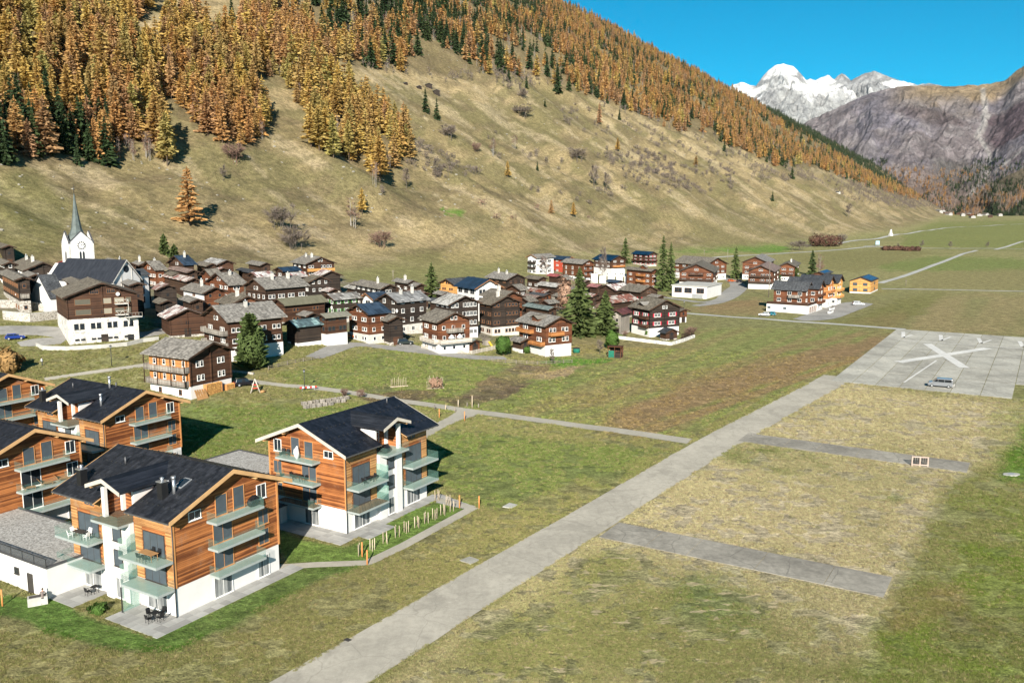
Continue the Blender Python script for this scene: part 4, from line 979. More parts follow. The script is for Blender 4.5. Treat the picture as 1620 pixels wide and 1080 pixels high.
# balcony furniture
def chair_mesh(mat, k=1.0):
    b = MB()
    for x in (-.22, .22):
        for y in (-.2, .2): b.tube((x, y, 0), (x * .92, y * .92, .44), .022, n=4)
    b.box(-.24, .24, -.23, .23, .42, .46); b.hexa([(-.24, .2, .46), (.24, .2, .46), (.24, .25, .46), (-.24, .25, .46), (-.22, .30, .92), (.22, .30, .92), (.22, .34, .92), (-.22, .34, .92)])
    for x in (-.25, .25): b.box(x - .02, x + .02, -.2, .24, .62, .66).tube((x, -.2, .44), (x, -.2, .63), .02, n=4)
    return b.mesh('chair', M[mat])
CH = {m: chair_mesh(m) for m in ('black', 'chairwood', 'whiteplastic')}
def put(base, x, y, z): return base.matrix_basis @ Vector((x, y, z))
def chair(base, x, y, z, rz, mat, label, group=None):
    o = inst('chair', CH[mat], None, put(base, x, y, z + .02), base.rotation_euler.z + rz); tag(o, label, 'chair', group); return o
def table(base, x, y, z, lx, ly, mat, label):
    t = empty('table', put(base, x, y, z + .02), base.rotation_euler.z, label, 'table')
    MB().box(-lx / 2, lx / 2, -ly / 2, ly / 2, .70, .74).build('tabletop', M[mat], t)
    lg = MB().tube((0, 0, 0), (0, 0, .70), .03, n=6).mesh('leg', M[mat])
    for sx in (-1, 1):
        for sy in (-1, 1): inst('leg', lg, t, (sx * (lx / 2 - .1), sy * (ly / 2 - .1), 0))
    return t
table(FA, -1.1, 2.4, 5.82, .9, 2.0, 'chairwood', 'long table on the upper near balcony of the foreground flats')
for k, (x, y, rz) in enumerate(((-.45, 1.9, -1.57), (-.45, 2.8, -1.57), (-1.75, 1.9, 1.57), (-1.75, 2.8, 1.57))): chair(FA, x, y, 5.82, rz, 'black', 'dark chair at the long table on the upper near balcony, ' + ('wall side near the corner', 'wall side near the tower', 'railing side near the corner', 'railing side near the tower')[k], 'chairs at the near balcony table')
table(FA, -1.1, 13.4, 5.82, .8, 1.5, 'frame_dark', 'dark table between white chairs on the far balcony of the foreground flats')
for k, (x, y, rz) in enumerate(((-1.2, 12.2, 3.3), (-.5, 12.9, -1.4), (-1.0, 14.6, .2), (-1.7, 14.2, 1.2))): chair(FA, x, y, 5.82, rz, 'whiteplastic', 'white balcony chair ' + ('right of the dark table', 'by the window behind the dark table', 'left of the dark table', 'at the left railing, turned outward')[k], 'white balcony chairs')
table(FA, -1.5, 1.4, .05, .8, .8, 'black', 'black patio table at the front corner of the foreground flats')
for k, (x, y, rz) in enumerate(((-1.5, .6, 3.14), (-1.5, 2.2, 0), (-.75, 1.4, -1.57), (-2.3, 1.3, 1.57))): chair(FA, x, y, .05, rz, 'black', 'black patio chair at the front corner table, ' + ('nearest the house corner', 'on the tower side', 'on the wall side', 'on the lawn side')[k], 'black patio chairs')
table(FA, -.9, 11.9, .05, .7, .7, 'black', 'small black table on the rear patio by the stair tower')
chair(FA, -1.6, 12.0, .05, 1.57, 'black', 'black chair beside the small table on the rear patio')
def lump(name, label, cat, base, x, y, z, sx, sy, sz, mat):
    bm = bmesh.new(); bmesh.ops.create_icosphere(bm, subdivisions=2, radius=.5)
    for v in bm.verts:
        n = 1 + .12 * math.sin(v.co.x * 9 + v.co.y * 5) + .08 * math.cos(v.co.z * 11 + v.co.x * 4); v.co = Vector((v.co.x * sx * n, v.co.y * sy * n, max(-.5, v.co.z) * sz * n + sz * .45))
    me = bpy.data.meshes.new(name); bm.to_mesh(me); bm.free(); me.materials.append(M[mat])
    return tag(inst(name, me, None, put(base, x, y, z) if base is not None else Vector((x, y, z)), base.rotation_euler.z if base is not None else 0), label, cat)
lump('covered_barbecue', 'barbecue under a black cover on the top gable balcony of the foreground flats', 'barbecue', FA, 9.5, -.75, 8.64, 1.5, .9, 1.25, 'black')
lump('covered_furniture', 'furniture under a grey black cover on the top balcony under the dormer', 'covered furniture', FB, WB + .4, 7.0, 8.64, 1.6, 2.2, 1.2, 'black')
table(FB, 5.6, -.8, 5.82, 1.3, .7, 'black', 'black table on the middle gable balcony of the second block')
for x, rz, lb in ((4.6, 1.57, 'right end of'), (6.7, -1.57, 'left end of'), (5.6, 0.1, 'in the middle behind')): chair(FB, x, -.7 + .5 * (lb[0] == 'i'), 5.82, rz, 'black', 'black chair ' + ('' if lb[0] == 'i' else 'at the ') + lb + ' the table on the middle gable balcony', 'middle balcony chairs')
table(FB, WB + 1.0, 3.2, 5.82, .7, 1.2, 'black', 'black table on the upper side balcony of the second block')
for y, rz, lb in ((2.3, 3.14, 'near'), (4.1, 0, 'far')): chair(FB, WB + 1.0, y, 5.82, rz, 'black', 'black chair at the %s end of the table on the upper side balcony' % lb, 'upper side balcony chairs')
lump('covered_barbecue', 'white covered barbecue on the top gable balcony of the second block', 'barbecue', FB, 5.6, -.8, 8.64, .7, .7, 1.7, 'whiteplastic')
for x, lb in ((mB(9.0), 'inner'), (mB(9.8), 'outer')): chair(FB, x, -.7, 8.64, .3, 'black', '%s black chair at the right end of the top gable balcony' % lb, 'top balcony chairs')
chair(FB, mB(5.0), -.8, 2.97, .5, 'black', 'lone hooded black chair on the lowest gable balcony')
def lounger(base, x, y, z, rz, label, group):
    t = empty('lounger', put(base, x, y, z + .02), base.rotation_euler.z + rz, label, 'lounger', group)
    MB().box(-.35, .35, -.9, .35, .28, .33).hexa([(-.35, .35, .28), (.35, .35, .28), (.35, .39, .28), (-.35, .39, .28), (-.35, .8, .95), (.35, .8, .95), (.35, .84, .95), (-.35, .84, .95)]).build('bed', M['chairwood'], t)
    lg = MB().tube((0, 0, 0), (0, 0, .28), .03, n=5).mesh('leg', M['chairwood'])
    for sx in (-.3, .3):
        for sy in (-.8, .3): inst('leg', lg, t, (sx, sy, 0))
for x, y, z, rz in ((5.0, -.8, 5.82, 1.3), (7.2, -.8, 5.82, 1.3), (9.3, -.8, 5.82, 1.3)): lounger(FD, x, y, z, rz, {5.0: 'left', 7.2: 'middle', 9.3: 'right'}[x] + ' one of three orange wooden loungers on the balcony at the left edge', 'orange loungers')
for x, rz in ((6.0, 1.2), (8.6, -1.2)): chair(FE, x, -.8, 2.97, rz, 'chairwood', ('left' if x < 7 else 'right') + ' wooden deck chair on the lower balcony of the farthest flats', 'wooden deck chairs')
# ------------------------------------------------------------------ village houses
_FM = {}
def house(name, cat, label, kind, cx, cy, gx, ex, H, az=None, roof='r_grey', wall='wood_dark', base='oldwhite', bh=2.6, win='white', pitch=.42, cols=None, rows=None, scols=None,
          bal=(), chim=0, group=None, W=None, L=None, ov=1.0, zoff=0.0, dormer=None, side_mat=None, gwin=True, rowz=None, wsz=(.85, 1.0), shutter=None, base_h2=None, solar=False):
    """kind R: gable on the right front, eaves side left front; L: gable left front, eaves side right front.
    (cx, cy) the near corner of the roof edge in the photograph, gx the far end of the gable's edge, ex the far end of the eaves; H the height of the eaves"""
    if az is None: az = 56 if kind == 'R' else 45
    e1, e2 = axes(az)
    Q = hit(cx, cy, H); zg = Q.z - H
    gd, ed = (e1, e2) if kind == 'R' else (e2, e1)
    Wr = W if W else min(26, max(4.0, abs(span(Q, gd, gx)))); Lr = L if L else min(34, max(4.0, abs(span(Q, ed, ex))))
    w, l = max(2.5, Wr - 2 * ov), max(2.5, Lr - 2 * ov)
    if kind == 'R': org = Q + e1 * ov + e2 * ov; xa = e1
    else: org = Q + e2 * (ov + w) + e1 * ov; xa = -e2
    root = empty(name, (org.x, org.y, zg), math.atan2(xa.y, xa.x), label, cat, group)
    sf = 'L' if kind == 'R' else 'R'
    bh = min(bh, H - 1.5); eave = H + pitch * ov; rt = .24; ridge = H + pitch * (w / 2 + ov)
    gr = lambda x: ridge - pitch * abs(x - w / 2)
    lowest = -3.5
    if bh > 0: MB().box(-.05, w + .05, -.05, l + .05, lowest, bh).build('plinth', M[base], root)
    z0 = bh + .003 if bh > 0 else lowest
    MB().prism([(0, z0), (w, z0), (w, eave - rt), (w / 2, ridge - rt), (0, eave - rt)], 0, l, 'y').build('wall', M[wall], root)
    if side_mat:
        x = (-.06, -.003) if sf == 'L' else (w + .003, w + .06)
        MB().box(x[0], x[1], 0, l, z0, eave - rt - .2).build('side_wall', M[side_mat], root)
    timber = wall.startswith('wood')
    if timber and H > 3.5:      # crossing log ends at corners and mid wall
        b = MB()
        for x in ((0.0, w / 2, w) if w > 7 else (0.0, w)):
            top = gr(x) - rt - .1
            b.box(x - .13, x + .13, -.22, -.003, z0 + .1, top)
        b.build('log_ends', M[wall], root); o = root.children[-1]; o['kind'] = 'stuff'
    b = MB()
    b.prism([(-ov, H - rt), (w / 2, ridge - rt), (w / 2, ridge), (-ov, H)], -ov, l + ov, 'y')
    b.prism([(w + ov, H - rt), (w + ov, H), (w / 2 + .002, ridge), (w / 2 + .002, ridge - rt)], -ov, l + ov, 'y')
    b.prism([(w / 2 - .22, ridge - .05), (w / 2, ridge + .05), (w / 2 + .22, ridge - .05)], -ov - .01, l + ov + .01, 'y')
    rf = b.build('roof', M[roof], root)
    # verge board along the near gable, and purlin ends under it
    vb = 'wood_dark' if timber else 'frame_brown'
    b = MB()
    b.prism([(-ov, H - rt - .12), (w / 2, ridge - rt - .12), (w + ov, H - rt - .12), (w + ov, H + .02), (w / 2, ridge + .02), (-ov, H + .02)], -ov - .05, -ov - .002, 'y')
    b.build('verge_board', M[vb], root)
    d = depth(Q)
    if H > 5 and d < 330:
        b = MB()
        for x in (0.0, w * .25, w / 2, w * .75, w): b.box(x - .12, x + .12, -ov + .05, -.003, gr(x) - rt - .32, gr(x) - rt - .02)
        b.build('purlin_ends', M[vb], root); root.children[-1]['kind'] = 'stuff'
    if dormer:
        y0, dw, dh = dormer
        sx = -1 if sf == 'L' else 1; xe = -ov * .2 if sf == 'L' else w + ov * .2; xi = w / 2
        zt = H + pitch * ov + dh + 1.0
        b = MB()
        for s in (-1, 1):
            A = [(xe, y0, zt), (xe, y0 + s * (dw / 2 + .5), zt - .42 * (dw / 2 + .5)), (xi, y0 + s * (dw / 2 + .5), zt - .42 * (dw / 2 + .5)), (xi, y0, zt)]
            b.hexa([(p[0], p[1], p[2] - .18) for p in A] + A)
        b.build('dormer_roof', M[roof], rf)
        xa_, xb_ = sorted((xe - sx * .6, xi)); MB().prism([(y0 - dw / 2, H - .2), (y0 + dw / 2, H - .2), (y0 + dw / 2, zt - .42 * dw / 2 - .2), (y0, zt - .2), (y0 - dw / 2, zt - .42 * dw / 2 - .2)], xa_, xb_, 'x').build('dormer_wall', M[wall], rf)
    for k in range(chim):
        y = l * (.35 + .4 * k) if chim > 1 else l * (.3 + .4 * ((cx * 7 + cy) % 10) / 10); x = w / 2 + (-1 if sf == 'L' else 1) * w * .12
        o = inst('chimney', _chm[int(cx + k) % 3], rf, (x, y, gr(x)))
    # windows
    rr = random.Random(int(cx * 13 + cy * 7))
    if win:
        ww, wh = wsz
        zs = rowz if rowz else [z for z in np.arange(bh + .85 if bh > 1.5 else .9, H - .75, 2.55)]
        if bh > 2 and rows != 'upper': zs = [.8] + list(zs)
        nc = cols if cols else max(1, int(w / 3.4)); ns = scols if scols is not None else max(1, int(l / 4.0))
        bst = win
        def put_row(face, n, ln, z, st):
            for i in range(n):
                u = ln * (i + .5) / n + rr.uniform(-.2, .2)
                if any(f == face and a - .5 < u < b_ + .5 and abs(zb + 1.0 - z) < .6 for f, a, b_, zb, *_ in bal if False): continue
                tw = 2 if (ln / n > 3.0 and ww < 1.1) else 1
                if abs(u - w / 2) < .75 and face == 'F' and timber and w > 7 and tw == 2: u += .9
                for k in range(tw):
                    window(root, face, u + (k - (tw - 1) / 2) * (ww + .28), z, ww, wh, st, w + (0 if face == 'F' else 0), l)
                    if shutter:
                        hw = ww / 2 + .26
                        for s in (-1, 1):
                            if tw == 2 and s != (k * 2 - 1): continue
                            lx = u + (k - (tw - 1) / 2) * (ww + .28) + s * hw
                            sm = _FM.setdefault(('sh', ww, wh, shutter), MB().box(-.22, .22, -.08, .0, 0, wh).mesh('shutter', M[shutter]))
                            loc, rz = {'F': ((lx, 0, z), 0), 'L': ((0, lx, z), -math.pi / 2), 'R': ((w, lx, z), math.pi / 2)}[face]
                            inst('shutter', sm, root, loc, rz)
        for z in zs:
            st = bst
            put_row('F', nc, w, z, st)
            if ns: put_row(sf, ns, l, z, st)
        if gwin and ridge - H > 1.6 and zs[-1] + 2.4 + wh < gr(w / 2 + .9) - .5:
            for s in (-.55, .55): window(root, 'F', w / 2 + s + (.0), zs[-1] + 2.45, .75, .9, win, w, l)
    elif win is None:           # barn: door and a hatch
        MB().box(w * .5 - .8, w * .5 + .8, -.06, 0, max(.0, z0 if bh <= 0 else .0), 2.1).build('door', M['wood_brown' if wall == 'wood_black' else 'wood_black'], root)
        MB().box(w * .5 - .35, w * .5 + .35, -.07, 0, H * .62, H * .62 + .9).build('hatch', M['black'], root)
    for (face, a, b_, zb, col, dep) in bal:
        a, b_ = a * (w if face == 'F' else l), b_ * (w if face == 'F' else l)
        def bx(p, q, d0, d1, z0_, z1_):
            if face == 'F': return (p, q, -d1, -d0, z0_, z1_)
            if face == 'L': return (-d1, -d0, p, q, z0_, z1_)
            return (w + d0, w + d1, p, q, z0_, z1_)
        o = MB().box(*bx(a, b_, .0, dep, zb - .16, zb)).build('balcony', M[col], root)
        r_ = MB().box(*bx(a, b_, dep - .07, dep, zb + .95, zb + 1.03)).box(*bx(a, b_, dep - .05, dep - .02, zb + .12, zb + .86))
        n = max(1, int((b_ - a) / 1.6))
        for i in range(n + 1):
            p = a + (b_ - a - .1) * i / n; r_.box(*bx(p, p + .1, dep - .1, dep + .02, zb, zb + 1.0))
        for p in (a, b_ - .06): r_.box(*bx(p, p + .06, .02, dep - .1, zb + .1, zb + 1.0))
        r_.build('railing', M[col], o)
    if solar:
        for i in range(solar):
            y0 = l * .08 + i * l * .84 / solar; y1 = y0 + l * .84 / solar - .08
            for x0, x1 in ((.54, .76), (.77, .99)):
                xs_ = [w * x0, w * x1]
                MB().prism([(xs_[0], gr(xs_[0]) + .05), (xs_[1], gr(xs_[1]) + .05), (xs_[1], gr(xs_[1]) + .12), (xs_[0], gr(xs_[0]) + .12)], y0, y1, 'y').build('solar_panel', M['solar'], rf)
    return root, w, l, H, Q
M['solar'] = m_plain('blue_solar_cell', (.012, .030, .085), .25, .5, .1, .8)
_chm = [chimney_mesh(1.5, .8, 'oldwhite', 'concrete_wall'), chimney_mesh(1.2, .7, 'concrete_wall', 'steel'), chimney_mesh(1.8, .65, 'oldwhite', 'steel')]
HS = {}
def h(key, *a, **k): HS[key] = house(*a, **k); return HS[key]
CHL, BRN = ('chalet', 'chalet'), ('barn', 'barn')
# --- hand-fitted houses at the front of the village
h('front', *CHL, 'dark chalet with two galleries on its orange side and stacked firewood, before the village', 'R', 298, 567.5, 377, 221, 8.6, 29, 'r_grey', 'wood_brown', 'white', 2.7, 'white', .38, cols=2, scols=0, rows='upper',
  ov=1.2, wsz=(.75, 1.15), gwin=False, side_mat='wood_orange', rowz=[3.6, 6.4], bal=[('L', .02, .98, 2.9, 'wood_grey', 1.3), ('L', .0, 1.0, 5.7, 'wood_grey', 1.5)])
h('brown', 'big_house', 'house', 'big brown timber house on a whitewashed stone storey, in front of the church', 'R', 98, 471, 224, 80, 11.3, 56, 'r_grey', 'wood_brown', 'whitestone', 6.0, None, .36, ov=1.0)
h('pine', *CHL, 'long dark chalet with a white chimney and white cellar behind the dense green pine', 'L', 358, 509, 455, 0, 9.5, 47, 'r_grey', 'wood_brown', 'white', 3.2, 'brown', .42, cols=2, scols=4, L=26, W=15.5, bal=[('F', .05, .95, 3.2, 'wood_grey', 1.5), ('F', .05, .95, 6.0, 'wood_grey', 1.5)]) if False else \
h('pine', *CHL, 'long dark chalet with a white chimney and white cellar behind the dense green pine', 'L', 358, 509, 314, 455, 9.5, 47, 'r_grey', 'wood_brown', 'white', 3.4, 'white', .42, cols=2, scols=4, rows='upper', chim=1, bal=[('F', .05, .95, 3.4, 'wood_grey', 1.4), ('F', .05, .95, 6.2, 'wood_grey', 1.4)])
h('teal', *BRN, 'dark barn with a worn turquoise patched roof and a white footing', 'L', 468, 517, 446, 516, 5.2, 45, 'r_teal', 'wood_black', 'white', .9, None, .40)
h('redbarn', *BRN, 'dark barn with a patchy rust red tin roof beside the big brown house', 'R', 263, 504, 331, 247, 5.0, 56, 'r_rust', 'wood_brown', 'stone', .5, None, .42)
h('tallbarn', *BRN, 'tall dark log barn with a light wooden door behind the green car', 'R', 613, 508, 644, 583, 6.6, 56, 'r_grey', 'wood_black', 'stone', .8, None, .42)
h('orangegable', *CHL, 'chalet with a navy roof and orange brown gable behind the orange car', 'L', 582, 497, 545, 620, 8.0, 45, 'r_navy', 'wood_red', 'oldwhite', 2.4, 'white', .42, cols=2, scols=2)
h('beige', *CHL, 'low house with a beige roof and half white walls, left of the orange gable', 'L', 514, 502.5, 503, 557, 7.4, 45, 'r_olive', 'wood_brown', 'white', 3.0, 'dark', .36, cols=1, scols=2, rows='upper')
h('rest', *CHL, 'red brown chalet with a white terrace rail above the small green roofed hut', 'R', 691, 510, 750, 660, 8.2, 57, 'r_grey', 'wood_red', 'white', 2.6, 'white', .42, cols=3, scols=2, bal=[('F', .25, .75, 5.4, 'wood_grey', 1.2), ('F', -.02, 1.0, 2.7, 'fascia', 1.7), ('L', .0, .9, 2.7, 'fascia', 1.3)])
h('hut', 'shed', 'shed', 'small wooden hut with a green grey roof by the street corner', 'R', 743, 543, 764, 716, 2.6, 57, 'r_green', 'wood_red', 'stone', .3, None, .42, ov=.6)
h('whitebal', *CHL, 'brown chalet with orange balconies over white walls, at the edge of the meadow', 'R', 862, 516, 912, 814, 8.2, 57, 'r_grey', 'wood_red', 'white', 2.9, 'white', .42, cols=2, scols=2, wsz=(.9, 1.1), rows='upper', dormer=(5.5, 3.0, .9), chim=0,
  bal=[('F', .10, .62, 5.5, 'wood_orange', 1.3), ('L', .02, .80, 2.9, 'wood_orange', 1.4), ('L', .45, .98, 5.6, 'wood_orange', 1.3)])
h('annexroof', 'lean_to', 'annex', 'low annex with a dark roof left of the chalet with orange balconies', 'R', 823, 541, 832, 803, 3.2, 57, 'r_grey', 'wood_dark', 'white', 1.0, None, .36)
h('tall', *CHL, 'tall blackened chalet with a white and stone foot, behind the street corner', 'R', 777, 482, 828, 751, 9.3, 57, 'r_grey', 'wood_black', 'oldwhite', 2.4, 'brown', .42, cols=3, scols=2, chim=1)
h('tallback', *CHL, 'dark chalet with a red orange gable half hidden behind the tall blackened chalet', 'R', 792, 472, 832, 757, 10.5, 57, 'r_grey', 'wood_red', 'oldwhite', 2.4, 'white', .42, cols=3, chim=1)
h('whitewin', *CHL, 'blackish chalet with many white windows and a pale stone roof', 'R', 709, 482.5, 763, 682, 9.5, 57, 'r_lgrey', 'wood_black', 'white', 2.6, 'whiteglass', .42, cols=3, scols=3, wsz=(1.0, 1.2))
h('seam', *CHL, 'chalet with a standing seam roof, white windows and pale stone foot', 'L', 628, 478, 593, 682, 9.3, 45, 'r_seam', 'wood_black', 'oldwhite', 2.6, 'whiteglass', .42, cols=2, scols=3, wsz=(1.1, 1.2), chim=2)
h('redshut', *CHL, 'black chalet with bright red shutters and a white ground floor', 'R', 1027.5, 490, 1081.7, 993, 8.6, 62, 'r_grey', 'wood_black', 'white', 2.7, 'whiteglass', .42, cols=2, scols=2, rows='upper', wsz=(1.0, 1.1), shutter='shutter_red', dormer=(5.0, 2.6, .4), bal=[('L', .05, .45, 2.9, 'wood_brown', 1.1), ('L', .05, .45, 5.5, 'wood_brown', 1.1)])
h('redshutannex', 'lean_to', 'annex', 'little annex behind the right corner of the red shuttered chalet', 'R', 1076, 492, 1087, 1070, 4.2, 62, 'r_grey', 'wood_red', 'white', 1.8, None, .3)
h('gardenhut', 'shed', 'shed', 'small open fronted wooden hut beside the red shuttered chalet', 'R', 1053, 527, 1076, 1046, 2.3, 62, 'r_dark', 'wood_brown', 'stone', .4, None, .45, ov=.6)
h('woodgrey', *BRN, 'barn with a dark red roof and weathered grey boards right of the spruces', 'L', 985, 497, 967, 1003, 6.6, 30, 'r_darkred', 'wood_grey', 'stone', .6, None, .55)
# --- right hand end of the village
h('complex', *CHL, 'long grey roofed chalet block behind the white garage', 'R', 1118, 419, 1153, 1063, 8.5, 56, 'r_grey', 'wood_red', 'white', 3.2, 'white', .42, cols=3, scols=5)
h('centre', *CHL, 'broad chalet with full width balconies rising above the white garage', 'L', 1131, 431, 1072, 1143, 7.5, 17, 'r_grey', 'wood_red', 'white', 2.4, 'white', .44, cols=4, scols=2, bal=[('F', .02, .98, 3.2, 'wood_dark', 1.3), ('F', .28, .72, 5.9, 'wood_brown', 1.2)])
h('brownback', *CHL, 'red brown chalet with a grey roof behind the brown roofed one, by the village road', 'L', 1217, 416, 1172, 1231, 9.3, 22, 'r_grey', 'wood_red', 'white', 2.8, 'white', .44, cols=3, scols=2, bal=[('F', .3, .9, 5.8, 'wood_brown', 1.2)])
h('brownroof', *CHL, 'chalet with a brown metal roof and dark balconies on a white base', 'L', 1226, 430, 1181, 1243, 8.6, 22, 'r_brown', 'wood_red', 'white', 2.9, 'white', .44, cols=3, scols=2, rows='upper', bal=[('F', .0, 1.0, 3.0, 'wood_dark', 1.2), ('F', .0, 1.0, 5.7, 'wood_dark', 1.2)])
h('rightback', *CHL, 'chalet with a grey roof and white chimney right of the brown roofed one', 'L', 1260, 422, 1231, 1272, 7.8, 22, 'r_grey', 'wood_red', 'white', 2.4, 'white', .44, cols=2, scols=2, chim=1, bal=[('F', .1, .9, 3.0, 'wood_brown', 1.2)])
h('row1', 'terrace_house', 'terraced house', 'nearest reddish block of the dark roofed row, above a white terrace with a rail', 'R', 1277.5, 460, 1291, 1219, 8.2, 34, 'r_dark', 'wood_red', 'white', 2.8, 'whiteglass', .62, cols=2, scols=3, wsz=(1.5, 1.3), W=9.5, bal=[('L', .15, .5, 5.4, 'wood_grey', 1.6)])
h('row2', 'terrace_house', 'terraced house', 'second block of the dark roofed row, red brown with balconies', 'R', 1297, 456.7, 1309, 1258, 8.8, 34, 'r_dark', 'wood_red', 'white', 2.8, 'whiteglass', .62, cols=2, scols=2, wsz=(1.4, 1.3), W=9.5, bal=[('F', .05, .95, 3.0, 'wood_red', 1.3), ('F', .05, .95, 5.7, 'wood_red', 1.3)])
h('row3', 'terrace_house', 'terraced house', 'third block of the dark roofed row, orange with a tall white wall', 'R', 1313, 449, 1325, 1262, 9.6, 34, 'r_dark', 'wood_orange', 'white', 3.4, 'whiteglass', .62, cols=2, scols=2, wsz=(1.4, 1.3), W=9.5, bal=[('F', .05, .95, 5.9, 'wood_orange', 1.3)])
h('row4', 'terrace_house', 'terraced house', 'farthest block of the dark roofed row, yellow with wooden balconies', 'R', 1327.5, 447, 1341, 1298, 9.3, 34, 'r_dark', 'wood_yellow', 'white', 2.8, 'whiteglass', .62, cols=2, scols=2, wsz=(1.4, 1.3), W=9.5, bal=[('F', .05, .95, 3.0, 'wood_yellow', 1.3), ('F', .05, .95, 5.7, 'wood_yellow', 1.3)])
h('solar', 'detached_house', 'house', 'new pale timber house with blue solar panels, standing alone on the right', 'L', 1379, 445, 1344, 1391, 5.7, 31, 'r_dark', 'wood_yellow', 'white', .5, 'blind', .36, cols=2, scols=1, wsz=(1.9, 1.2), ov=.35, rowz=[1.0, 3.6], gwin=False, solar=4)
h('solar2', 'detached_house', 'house', 'house with a solar roof peeping out behind the dark roofed row', 'L', 1306, 434, 1284, 1319, 5.7, 31, 'r_dark', 'wood_red', 'white', .5, 'dark', .36, cols=2, solar=3)
h('solar3', 'detached_house', 'house', 'low grey roof left behind the dark roofed row', 'R', 1262, 447, 1268, 1244, 6.0, 34, 'r_dark', 'wood_red', 'white', 2.0, 'white', .5, W=9)
# --- back row on the right
h('hotelwhite', 'apartment_house', 'apartment house', 'white block of flats with black balconies beside the red house at the hill foot', 'L', 849, 408, 831, 880, 8.6, 45, 'r_grey', 'white', 'white', 2.8, 'dark', .42, cols=2, scols=2, bal=[('F', .1, .9, 2.8, 'wood_black', 1.2), ('F', .1, .9, 5.5, 'wood_black', 1.2)])
h('hotelred', 'apartment_house', 'apartment house', 'bright red rendered house with a navy roof', 'R', 897, 411, 912, 862, 7.6, 57, 'r_navy', 'red_render', 'red_render', 2.8, 'whiteglass', .5, cols=2, scols=3)
h('balchalet', *CHL, 'red brown chalet with three balconies in front of the bright red house', 'R', 921.7, 417.5, 943, 886, 9.2, 57, 'r_grey', 'wood_red', 'white', 2.6, 'whiteglass', .44, cols=2, scols=3, wsz=(1.1, 1.5), bal=[('F', .1, .9, 2.7, 'wood_red', 1.2), ('F', .1, .9, 5.3, 'wood_red', 1.2), ('F', .1, .9, 7.9, 'wood_red', 1.0)])
h('navychalet', *CHL, 'wide chalet with a navy roof behind the tall bare tree, on a white terrace', 'R', 967, 412, 993, 936, 9.0, 57, 'r_navy', 'wood_brown', 'white', 4.4, 'whiteglass', .44, cols=2, scols=3, bal=[('F', .1, .9, 5.2, 'wood_orange', 1.3)])
h('topnavy', *CHL, 'navy roofed chalet with dark red walls, highest on the green slope', 'R', 1026.7, 403, 1042, 998, 7.6, 57, 'r_navy', 'wood_dark', 'oldwhite', 1.4, 'white', .44, cols=2, scols=3, shutter='shutter_red', bal=[('L', .0, 1.0, 3.0, 'wood_brown', 1.2), ('F', .0, 1.0, 3.0, 'wood_brown', 1.2)])
h('orangechalet', *CHL, 'orange brown chalet with a grey roof and gabled dormer beside the twin spruces', 'R', 1031, 429, 1043, 987, 8.8, 57, 'r_grey', 'wood_red', 'white', 1.2, 'white', .44, cols=2, scols=3, dormer=(6.5, 4.0, 1.2), bal=[('L', .25, .55, 3.2, 'wood_orange', 1.2), ('L', .25, .55, 6.0, 'wood_orange', 1.2)])
h('redmetal', *BRN, 'low barn with a plain red metal roof behind the big spruce', 'R', 945, 454, 956, 928, 4.5, 57, 'r_red', 'wood_dark', 'stone', .5, None)
h('bluelow', *BRN, 'low building with a small blue roof above the patched tin roofs', 'R', 977, 447, 983, 957, 4.0, 57, 'r_navy', 'wood_dark', 'oldwhite', 1.5, None)
h('rustlong', *BRN, 'dark barn whose long tin roof is patched rust and white, below the blue roof', 'L', 973, 459, 944, 1001, 5.5, 45, 'r_rust', 'wood_dark', 'stone', .5, None)
h('greylarge', *CHL, 'grey roofed chalet with red windows left of the twin spruces', 'R', 1013, 462, 1045, 978, 6.6, 57, 'r_grey', 'wood_dark', 'stone', .8, 'brown', .42, shutter='shutter_red')
h('rustwhite', *BRN, 'barn with the whitest patched tin roof, behind the lower spruce', 'L', 968, 479, 938, 1012, 6.0, 45, 'r_rustlight', 'wood_dark', 'stone', .5, None)
h('greyflat', *BRN, 'low grey roof behind the red shuttered chalet', 'R', 1041, 470, 1052, 1009, 5.0, 57, 'r_grey', 'wood_dark', 'stone', .5, None, .3)
# --- middle of the village
h('whitehotel', 'guest_house', 'house', 'tall white rendered house with a navy roof and yellow gable trim', 'R', 751, 457, 798, 717, 10.5, 57, 'r_navy', 'white', 'white', 2.8, 'dark', .5, cols=2, scols=3, wsz=(1.0, 1.3))
h('orangewood', 'guest_house', 'house', 'bright orange timber house with a dark roof left of the white house', 'L', 718, 450, 692, 764, 8.5, 45, 'r_dark', 'wood_yellow', 'white', .6, 'brown', .40, cols=2, bal=[('F', .05, .95, 2.8, 'wood_yellow', 1.2), ('F', .05, .95, 5.4, 'wood_yellow', 1.2)])
h('bigdark', *CHL, 'blackish chalet with a wide slate roof and brown shutters right behind the white house', 'R', 802, 442.5, 835, 766, 7.5, 57, 'r_grey', 'wood_black', 'stone', .8, 'brown', .44, cols=3, scols=3, chim=2)
h('m1', *CHL, 'grey roofed chalet with a pale wall behind the blackish slate roofed one', 'R', 852, 442, 868, 829, 6.0, 57, 'r_grey', 'wood_dark', 'white', 2.0, 'white', .42)
h('m2', *BRN, 'barn with a red brown roof below the three balcony chalet', 'R', 886, 438, 896, 864, 5.0, 57, 'r_red', 'wood_dark', 'stone', .5, None, .42)
h('m3', *BRN, 'small dark gabled barn at the right end of the red brown roof', 'L', 897, 442, 876, 908, 5.0, 45, 'r_grey', 'wood_dark', 'stone', .5, None)
h('m4', *BRN, 'barn with a rough stone slab roof left of the big spruce', 'R', 880, 454, 899, 847, 5.0, 57, 'r_lgrey', 'wood_dark', 'stone', .5, None, .38)
